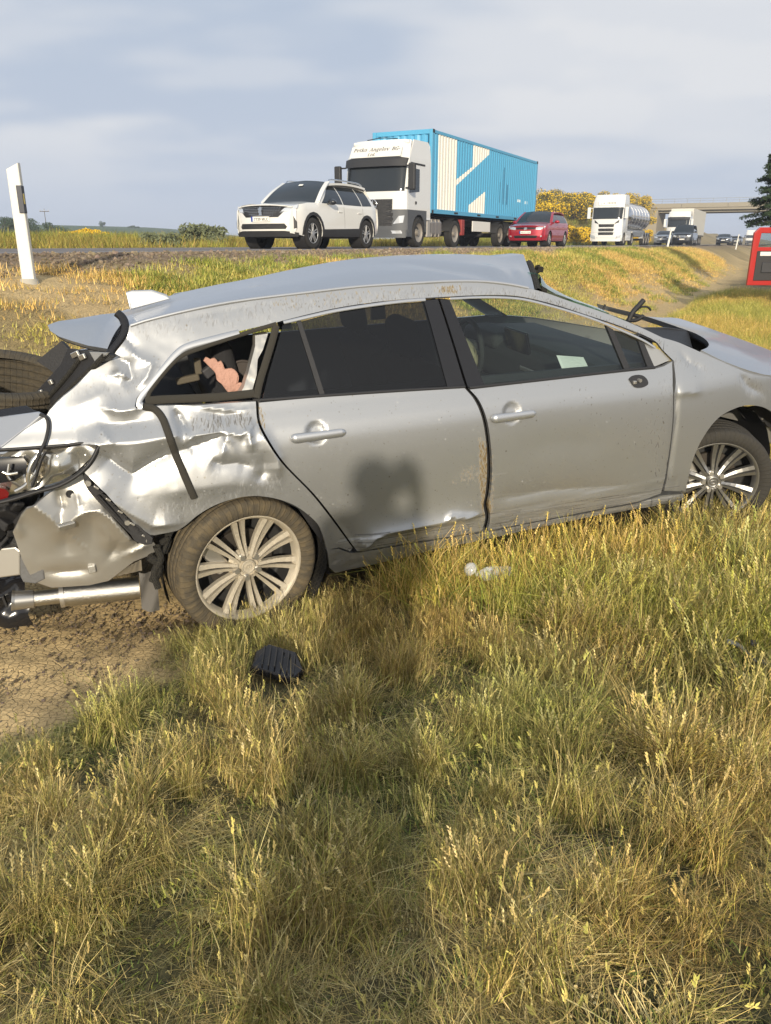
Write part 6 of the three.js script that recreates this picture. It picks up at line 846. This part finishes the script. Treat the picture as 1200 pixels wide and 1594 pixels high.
// meadow to the right, bank, far verge
const band = (s0, s1, t0, t1, pw, dens) => () => { const s = rr(s0, s1), t = t0 + (t1 - t0) * Math.pow(rnd(), pw), [x, z] = fromST(s, t); if (z > -0.8 || Math.abs(x) > 0.56 * -z + 0.6 || inCar(x, z)) return null; if (rnd() > dens(x, z, s, t)) return null; if (rnd() < dirtMask(x, z) * 0.93) return null; const d = Math.hypot(x, z); return [x, z, (0.9 + 0.02 * Math.min(d, 40)) * (s > -0.5 && s < 2.9 && t > 4 ? 0.6 : 1), 0.3 * rnd(), rr(0, 6)]; };
const meadowV = [0, 1, 2].map(() => bladeGeo([...tuftUp(46, 0.13, 0.12, 0.34, [STRAW, PALE, LIME, LIME, GREEN], { w: 1.7 }), ...tuftEar(5, 0.12, 0.25, 0.4, [LIME], [[0.95, 0.86, 0.32], PALE])])), bankV = [0, 1, 2].map(() => bladeGeo(tuftUp(40, 0.20, 0.02, 0.085, [STRAW, STRAW, RUST, LIME, PALE], { w: 2.0, b: 1.4 }))), weedV = [0, 1].map(() => bladeGeo([...lowLeaf(50, 0.16), ...tuftUp(20, 0.14, 0.04, 0.13, [GREEN, LIME], { w: 2.0 })]));
const tintB = (x, z) => { const v = rr(0.8, 1.25), g = fbm(x * 0.35, z * 0.35, 3, 211); return g > 0.56 ? [v * 0.85, v * 0.92, v * 0.62] : [v * 1.1, v * 0.96, v * 0.75]; };
field('meadow_grass', 'yellowish meadow grass in the median right of the wreck', meadowV, band(-9, 2.8, 3, 30, 1.5, () => 1), 5500, 0.6, 1.1, tintB);
field('bank_grass', 'short dry grass on the bank below the carriageway', bankV, band(3.6, 7.0, -12, 60, 1.3, (x, z) => 0.4 + 0.6 * sstep(0.42, 0.58, fbm(x * 0.6, z * 0.6, 3, 212))), 8000, 0.6, 1.2, tintB);
field('bank_weeds', 'green weeds on the bank behind the wreck', weedV, band(3.4, 7.2, -12, 40, 1.2, (x, z) => sstep(0.48, 0.60, fbm(x * 0.55 + 3, z * 0.55, 3, 213))), 3000, 0.7, 1.2, (x, z) => { const v = rr(0.8, 1.2); return [v, v * 1.05, v * 0.8]; });
const vergeV = [0, 1, 2].map(() => bladeGeo(tuftUp(60, 0.4, 0.08, 0.30, [STRAW, LIME, LIME, RUST, GREEN], { w: 4 })));
field('verge_grass', 'tall yellow green grass on the verge beyond the carriageway', vergeV, band(18.8, 48, -30, 140, 1.2, (x, z, s) => 1 - 0.6 * sstep(24, 48, s)), 6000, 0.7, 1.2, (x, z) => { const v = rr(0.5, 1.0), g = fbm(x * 0.15, z * 0.15, 3, 214); return g > 0.5 ? [v * 0.8, v * 0.9, v * 0.5] : [v, v * 0.92, v * 0.65]; });
{ // loose gravel of the berm and pebbles on the mud
  const st = [0, 1, 2].map((k) => { seed = 60 + k; const g = new THREE.IcosahedronGeometry(1, 1), p = g.attributes.position; for (let i = 0; i < p.count; i++) { const f = 0.75 + 0.5 * hash2(Math.round(p.getX(i) * 50), Math.round(p.getY(i) * 50 + p.getZ(i) * 91), k); p.setXYZ(i, p.getX(i) * f, p.getY(i) * f * 0.7, p.getZ(i) * f); } g.computeVertexNormals(); return g; });
  const sm = std([0.40, 0.33, 0.25], 0.95, { bumpMap: rep(grainTex, 3), bumpScale: 0.02 });
  const gravel = (name, label, n, place, s0, s1) => st.forEach((g) => { const im = new THREE.InstancedMesh(g, sm, n), m = new THREE.Matrix4(), c = new THREE.Color(); for (let i = 0; i < n; i++) { const [x, z] = place(), s = rr(s0, s1) * (rnd() < 0.1 ? 1.8 : 1); m.compose(V(x, ground(x, z) - 0.03 * mudMask(x, z) + s * 0.25, z), new THREE.Quaternion().setFromEuler(new THREE.Euler(rr(0, 6), rr(0, 6), rr(0, 6))), V(s, s, s)); im.setMatrixAt(i, m); const v = rr(0.5, 1.3); im.setColorAt(i, c.setRGB(v, v * rr(0.88, 1), v * rr(0.75, 0.98))); } im.name = numbered(name); im.userData.kind = 'stuff'; tag(im, label, 'gravel'); shade(im); scene.add(im); });
  seed = 404; gravel('gravel', 'loose brown gravel along the edge of the carriageway', 9000, () => fromST(rr(6.8, 8.5), lerp(-9, 45, Math.pow(rnd(), 1.4))), 0.007, 0.020);
  gravel('pebbles', 'small clods and pebbles on the bare mud behind the wreck', 1300, () => { for (;;) { const x = rr(-3, -0.5), z = rr(-4.4, -1.8); if (rnd() < mudMask(x, z)) return [x, z]; } }, 0.002, 0.007);
}
// ---------------------------------------------------------------- red rescue vehicle with its door open, just right of the view
{
  const r = rayW(1206, 443), k = 23.5 / Math.hypot(r.x, r.z), hx = r.x * k, hz = r.z * k, red = phys([0.42, 0.018, 0.014], 0.35, { clearcoat: 0.8 });
  const o = thing('red_rescue_truck', 'red rescue truck parked in the median with its cab door wide open', 'truck', [hx + 0.35, 0, hz], 0);
  const g0 = Math.min(ground(hx + 1, hz), ground(hx + 1, hz + 4)); o.position.y = g0 + 0.02; const yb = EYE + r.y * k - o.position.y;      // bottom of the door above the truck's ground
  const x0 = -0.35 - 0.75, x1 = -0.02, Hd = 1.40;   // the door swings out towards the road, its inside to the camera
  const frame = (() => { const s = shape2([[x0, yb], [x1, yb], [x1, yb + Hd - 0.08], [x1 - 0.08, yb + Hd], [x0 + 0.12, yb + Hd], [x0, yb + Hd - 0.12]]); s.holes.push(new THREE.Path([[x0 + 0.12, yb + 0.92], [x1 - 0.09, yb + 0.92], [x1 - 0.09, yb + Hd - 0.13], [x0 + 0.16, yb + Hd - 0.11]].map((p) => new THREE.Vector2(...p)))); return new THREE.ExtrudeGeometry(s, { depth: 0.06, bevelEnabled: true, bevelSize: 0.015, bevelThickness: 0.015, bevelSegments: 2 }); })();
  const d = part(o, 'cab_door', frame, red, 'open red door with a black inner panel'); part(d, 'door_panel', boxAt(x0 + 0.12, x1 - 0.04, yb + 0.10, yb + 0.84, 0.05, 0.095, 0.02), plastic); part(d, 'door_pocket', boxAt(x0 + 0.28, x1 - 0.08, yb + 0.30, yb + 0.56, 0.09, 0.13, 0.03), std([0.035, 0.037, 0.042], 0.6)); part(d, 'door_label', boxAt(x0 + 0.2, x0 + 0.48, yb + 0.72, yb + 0.82, 0.094, 0.101, 0.003), std([0.72, 0.72, 0.7], 0.6)); part(d, 'door_glass', boxAt(x0 + 0.1, x1 - 0.07, yb + 0.9, yb + Hd - 0.1, 0.025, 0.031, 0.002), phys([0.8, 0.85, 0.84], 0.02, { transmission: 1, thickness: 0 }));
  const shell = extr([[0, 0.5], [0, 2.9], [0.15, 3.1], [2.15, 3.1], [2.3, 2.9], [2.3, 0.5]], 1.9, 0.05); part(o, 'cab', shell.translate(0, 0, 0.0), red);
  part(o, 'windscreen', boxAt(0.15, 2.15, 1.65, 2.75, -0.075, -0.055, 0.02), carGlass); part(o, 'cab_window', boxAt(-0.065, -0.052, 1.5, 2.2, 0.5, 1.6, 0.02), carGlass); part(o, 'bumper', boxAt(-0.05, 2.35, 0.45, 0.8, -0.25, -0.02, 0.04), std([0.7, 0.7, 0.68], 0.5));
  part(o, 'equipment_body', boxAt(0.0, 2.3, 0.55, 3.45, 2.1, 6.2, 0.05), red); for (let q = 0; q < 3; q++) part(o, 'locker_shutter', boxAt(-0.02, -0.005, 0.85, 2.45, 2.3 + q * 1.28, 3.42 + q * 1.28, 0.004), alum);
  part(o, 'light_bar', boxAt(0.4, 1.9, 3.16, 3.3, 0.3, 0.55, 0.05), phys([0.02, 0.06, 0.4], 0.2)); part(o, 'chassis', boxAt(0.3, 2.0, 0.4, 0.6, 0, 6.1, 0.03), plastic);
  for (const z of [0.8, 4.9]) for (const e of [0.15, 2.15]) { const w = new THREE.Group(); w.name = 'wheel'; w.position.set(e, 0.45, z); w.rotation.y = Math.PI / 2 * (e < 1 ? -1 : 1); o.add(w); part(w, 'tyre', tyreGeo(0.32, 0.13).scale(1.4, 1.4, 1.2), tyreM); part(w, 'rim', tr(cyl(0.3, 0.1, 24), 0, 0, 0.06, Math.PI / 2), rimTruck); }
  for (const e of [0.3, 2.0]) part(o, 'headlight', tr(cyl(0.11, 0.04, 18), e, 0.98, -0.06, Math.PI / 2), lampM);
}
// ---------------------------------------------------------------- debris on the ground
function onGroundH(px, py, h) { const d = rayW(px, py); let t = 0.3; for (let k = 0; k < 6000; k++) { if (EYE + d.y * t < ground(d.x * t, d.z * t) + h) break; t += 0.002; } return V(d.x * t, EYE + d.y * t, d.z * t); }
{
  const c = onGroundH(432, 1030, 0.07), o = thing('black_plastic_piece', 'black ribbed plastic shard lying on the matted grass', 'plastic piece', [c.x, c.y - 0.02, c.z], -0.25);
  const g = extr([[-0.085, -0.05], [0.08, -0.055], [0.10, 0.0], [0.05, 0.055], [-0.06, 0.06], [-0.095, 0.02]], 0.02, 0.008).rotateX(-Math.PI / 2); const p = g.attributes.position; for (let i = 0; i < p.count; i++) p.setY(i, p.getY(i) + 0.03 - 3.2 * p.getX(i) ** 2 - 2.2 * p.getZ(i) ** 2); g.computeVertexNormals(); part(o, 'shell', g, gloss);
  for (let k = 0; k < 6; k++) part(o, 'rib', tr(rbox(0.006, 0.012, 0.09, 0.002, 1), -0.06 + k * 0.025, 0.052 - 3.2 * (-0.06 + k * 0.025) ** 2, 0, 0, 0.25, 0), plastic); o.rotation.x = 0.35; o.rotation.z = -0.12;
}
{
  const c = onGroundH(758, 893, 0.15), o = thing('crushed_bottle', 'crushed clear plastic bottle lying in the grass below the sill', 'bottle', [c.x, c.y, c.z], 0.35), cm = phys([0.86, 0.89, 0.92], 0.15, { transmission: 0.5, thickness: 0 });
  const g = new THREE.LatheGeometry([[0.001, 0], [0.032, 0.002], [0.034, 0.02], [0.031, 0.05], [0.034, 0.08], [0.033, 0.13], [0.014, 0.165], [0.013, 0.18]].map((q) => new THREE.Vector2(...q)), 24), p = g.attributes.position; for (let i = 0; i < p.count; i++) { const n = fbm(p.getX(i) * 50, p.getY(i) * 30 + p.getZ(i) * 40, 3, 301) - 0.5; p.setXYZ(i, p.getX(i) * (1 + 0.5 * n), p.getY(i), p.getZ(i) * (0.55 + 0.6 * n)); } g.computeVertexNormals(); g.rotateZ(Math.PI / 2); part(o, 'bottle_body', g.translate(0.12, 0, 0), cm); part(o, 'bottle_end', tr(new THREE.SphereGeometry(0.034, 18, 12, 0, 6.3, 0, 1.6), -0.085, 0.022, 0, 0, 0, 0.9), cm); o.rotation.z = -0.12;
}
{
  const c = onGroundH(1172, 1004, 0.16), o = thing('grey_trim_strip', 'grey plastic trim strip lying in the tall grass', 'trim strip', [c.x, c.y, c.z], -0.35); const g = gridGeo(16, 4, (u, v) => V(lerp(-0.09, 0.13, u), 0.012 * Math.sin(u * 9) - 0.09 * u, lerp(-0.018, 0.018, v) + 0.01 * Math.sin(u * 5))); const g2 = gridGeo(16, 4, (u, v) => V(lerp(-0.09, 0.13, u), 0.012 * Math.sin(u * 9) - 0.09 * u - 0.005 - 0.006 * Math.sin(v * 3.14), lerp(-0.018, 0.018, v) + 0.01 * Math.sin(u * 5))); part(o, 'strip', [g, g2], std([0.22, 0.23, 0.24], 0.5)); part(o, 'clip', tr(rbox(0.02, 0.014, 0.03, 0.003), 0.0, 0.008, 0), plastic);
}
{ // torn bumper skin under the tail
  const c = onGround(-6, 985), o = thing('bumper_fragment', 'crumpled black bumper fragment lying on the mud under the tail of the wreck', 'bumper', [c.x, c.y, c.z - 0.1], 0.2); const g = gridGeo(22, 22, (u, v) => { const a = u * 2.6 - 1.0, R = 0.15 + 0.05 * fbm(u * 5, v * 5, 3, 305); return V(lerp(-0.34, 0.135, v) + 0.04 * fbm(u * 7, v * 3, 2, 306), 0.13 + R * Math.sin(a + 0.6), R * Math.cos(a + 0.6) + 0.05 * (fbm(u * 4, v * 6, 2, 307) - 0.5)); }); part(o, 'skin', g, gloss); for (let k = 0; k < 5; k++) part(o, 'rib', tr(rbox(0.012, 0.2, 0.05, 0.004, 1), -0.25 + k * 0.08, 0.12, 0.13, 0.2, 0, rr(-0.3, 0.3)), plastic);
}
// ---------------------------------------------------------------- the photographer, behind the lens, whose shadow falls on the grass and the door
function fieldMesh(size, res, centre, bones, k = 0.03) {
  const mc = new MarchingCubes(res, new THREE.MeshBasicMaterial(), false, false, 200000); mc.isolation = 0; const half = size / 2, n = mc.size, f = mc.field;
  const pre = bones.map(([a, b, ra, rb]) => { const A = V(...a), B = V(...b), d = B.clone().sub(A); return [A.x, A.y, A.z, d.x, d.y, d.z, Math.max(1e-9, d.lengthSq()), ra, rb]; });
  for (let z = 0; z < n; z++) for (let y = 0; y < n; y++) for (let x = 0; x < n; x++) { const px = centre[0] + (x - n / 2) / (n / 2) * half, py = centre[1] + (y - n / 2) / (n / 2) * half, pz = centre[2] + (z - n / 2) / (n / 2) * half; let s = 0;
    for (const b of pre) { const qx = px - b[0], qy = py - b[1], qz = pz - b[2], t = clamp((qx * b[3] + qy * b[4] + qz * b[5]) / b[6]), dd = Math.hypot(qx - b[3] * t, qy - b[4] * t, qz - b[5] * t) - lerp(b[7], b[8], t); if (dd < 0.25) s += Math.exp(-dd / k); }
    f[x + y * n + z * n * n] = s > 0 ? k * Math.log(s) : -0.3; }
  mc.update(); const g = new THREE.BufferGeometry(), cnt = mc.count; const pos = new Float32Array(mc.positionArray.slice(0, cnt * 3)); for (let i = 0; i < cnt; i++) for (let c = 0; c < 3; c++) pos[i * 3 + c] = centre[c] + pos[i * 3 + c] * half;
  g.setAttribute('position', new THREE.BufferAttribute(pos, 3)); g.setAttribute('normal', new THREE.BufferAttribute(new Float32Array(mc.normalArray.slice(0, cnt * 3)).map((v) => -v), 3)); return g;
}
{
  const bx = -0.15, bz = 0.42, o = thing('person', 'person in dark clothes holding a phone up in front of the face', 'person', [bx, ground(bx, bz), bz]);
  const skin = std([0.45, 0.28, 0.20], 0.6), shirt = std([0.05, 0.06, 0.09], 0.9), jean = std([0.04, 0.05, 0.08], 0.9), hairM = std([0.03, 0.02, 0.014], 0.8), e = EYE - ground(bx, bz);
  // right hand holds the phone just behind the lens, left hand steadies it from below
  const ph = [0 - bx, e - 0.002, 0.035 - bz], wr = [ph[0] + 0.055, ph[1] - 0.115, ph[2] + 0.05], wl = [ph[0] - 0.06, ph[1] - 0.13, ph[2] + 0.05], y = (v) => v * 1.03;
  const torso = [[[0, 0.98, 0], [0, 1.18, 0.01], 0.17, 0.17], [[-0.07, 0.98, 0], [0.07, 0.98, 0], 0.13, 0.13], [[0, 1.18, 0.01], [0, 1.38, 0.0], 0.17, 0.15], [[-0.10, 1.36, 0], [0.10, 1.36, 0], 0.105, 0.105], [[-0.17, 1.42, 0], [0.17, 1.42, 0], 0.06, 0.06], [[0, 1.42, 0], [0, 1.52, -0.015], 0.06, 0.055]];
  const arm = (sgn, w) => { const sh = [0.185 * sgn, 1.41, 0], el = [0.215 * sgn, 1.16, -0.15]; return [[sh, el, 0.056, 0.044], [el, w, 0.043, 0.028]]; };
  const leg = (sgn) => [[[0.09 * sgn, 0.95, 0], [0.11 * sgn, 0.50, -0.02], 0.105, 0.085], [[0.11 * sgn, 0.50, -0.02], [0.14 * sgn, 0.12, 0.02], 0.085, 0.07], [[0.13 * sgn, 0.05, 0.04], [0.15 * sgn, 0.035, -0.15], 0.045, 0.036]];
  const scaleB = (b) => b.map(([p, q, r, s]) => [p, q, r, s]);
  const low = fieldMesh(1.3, 96, [0, 0.5, 0], scaleB([...leg(1), ...leg(-1), [[-0.06, 0.98, 0], [0.06, 0.98, 0], 0.13, 0.13]]), 0.02), up = fieldMesh(1.3, 100, [0, 1.2, -0.1], scaleB([...torso, ...arm(1, wr), ...arm(-1, wl)]), 0.022);
  const hc = [0.0, 1.60, -0.04], head = fieldMesh(0.42, 90, [hc[0], hc[1], hc[2]], [[[hc[0], hc[1] + 0.03, hc[2] + 0.02], [hc[0], hc[1] + 0.02, hc[2] - 0.01], 0.088, 0.084], [[hc[0], hc[1] - 0.05, hc[2] - 0.02], [hc[0], hc[1] - 0.085, hc[2] - 0.055], 0.062, 0.034], [[hc[0], hc[1] + 0.012, hc[2] - 0.088], [hc[0], hc[1] - 0.022, hc[2] - 0.108], 0.010, 0.015], [[hc[0] - 0.018, hc[1] - 0.052, hc[2] - 0.085], [hc[0] + 0.018, hc[1] - 0.052, hc[2] - 0.085], 0.009, 0.009], [[hc[0] - 0.088, hc[1], hc[2] + 0.012], [hc[0] - 0.09, hc[1] - 0.03, hc[2] + 0.01], 0.016, 0.010], [[hc[0] + 0.088, hc[1], hc[2] + 0.012], [hc[0] + 0.09, hc[1] - 0.03, hc[2] + 0.01], 0.016, 0.010], [[hc[0], hc[1] - 0.09, hc[2] + 0.02], [hc[0], hc[1] - 0.17, hc[2] + 0.03], 0.055, 0.058]], 0.008);
  const hand = (w, s) => { const pm = [lerp(w[0], ph[0] + 0.045 * s, 0.7), lerp(w[1], ph[1], 0.55), lerp(w[2], ph[2] + 0.012, 0.6)], b = [[w, pm, 0.026, 0.030]]; for (let k = 0; k < 4; k++) { const y0 = pm[1] + 0.03 - k * 0.018, l = [0.9, 1, 0.95, 0.75][k], m = [ph[0] + 0.058 * s, y0 + 0.01, ph[2] - 0.0], tip = [ph[0] + (0.058 - 0.03 * l) * s, y0 + 0.012, ph[2] - 0.012]; b.push([[pm[0] + 0.01 * s, y0, pm[2]], m, 0.010, 0.009], [m, tip, 0.009, 0.0075]); } b.push([[pm[0] - 0.005 * s, pm[1] + 0.005, pm[2] + 0.015], [ph[0] + 0.03 * s, pm[1] + 0.04, ph[2] + 0.024], 0.012, 0.010], [[ph[0] + 0.03 * s, pm[1] + 0.04, ph[2] + 0.024], [ph[0] + 0.015 * s, pm[1] + 0.062, ph[2] + 0.02], 0.010, 0.008]); return fieldMesh(0.3, 100, [ph[0] + 0.03 * s, ph[1] - 0.05, ph[2] + 0.02], b, 0.004); };
  part(o, 'body', [head, hand(wr, 1), hand(wl, -1)], skin); part(o, 'jacket', up, shirt); part(o, 'trousers', low, jean);
  part(o, 'hair', tr(new THREE.SphereGeometry(0.108, 24, 16, 0, Math.PI * 2, 0, 1.75).scale(0.95, 1, 1.08), hc[0], hc[1] + 0.035, hc[2] + 0.03, 0.5, 0, 0), hairM);
  for (const s of [-1, 1]) part(o, 'eye', tr(ellipsoid(0.011, 0.007, 0.006, 10), hc[0] + 0.032 * s, hc[1] + 0.012, hc[2] - 0.082), std([0.5, 0.48, 0.45], 0.3));
  const phone = part(scene, 'smartphone', rbox(0.078, 0.165, 0.009, 0.004, 3), gloss); phone.position.set(0.0, EYE - 0.05, 0.035); tag(phone, 'black smartphone held up by the person with both hands', 'phone');
}
renderer.render(scene, camera);
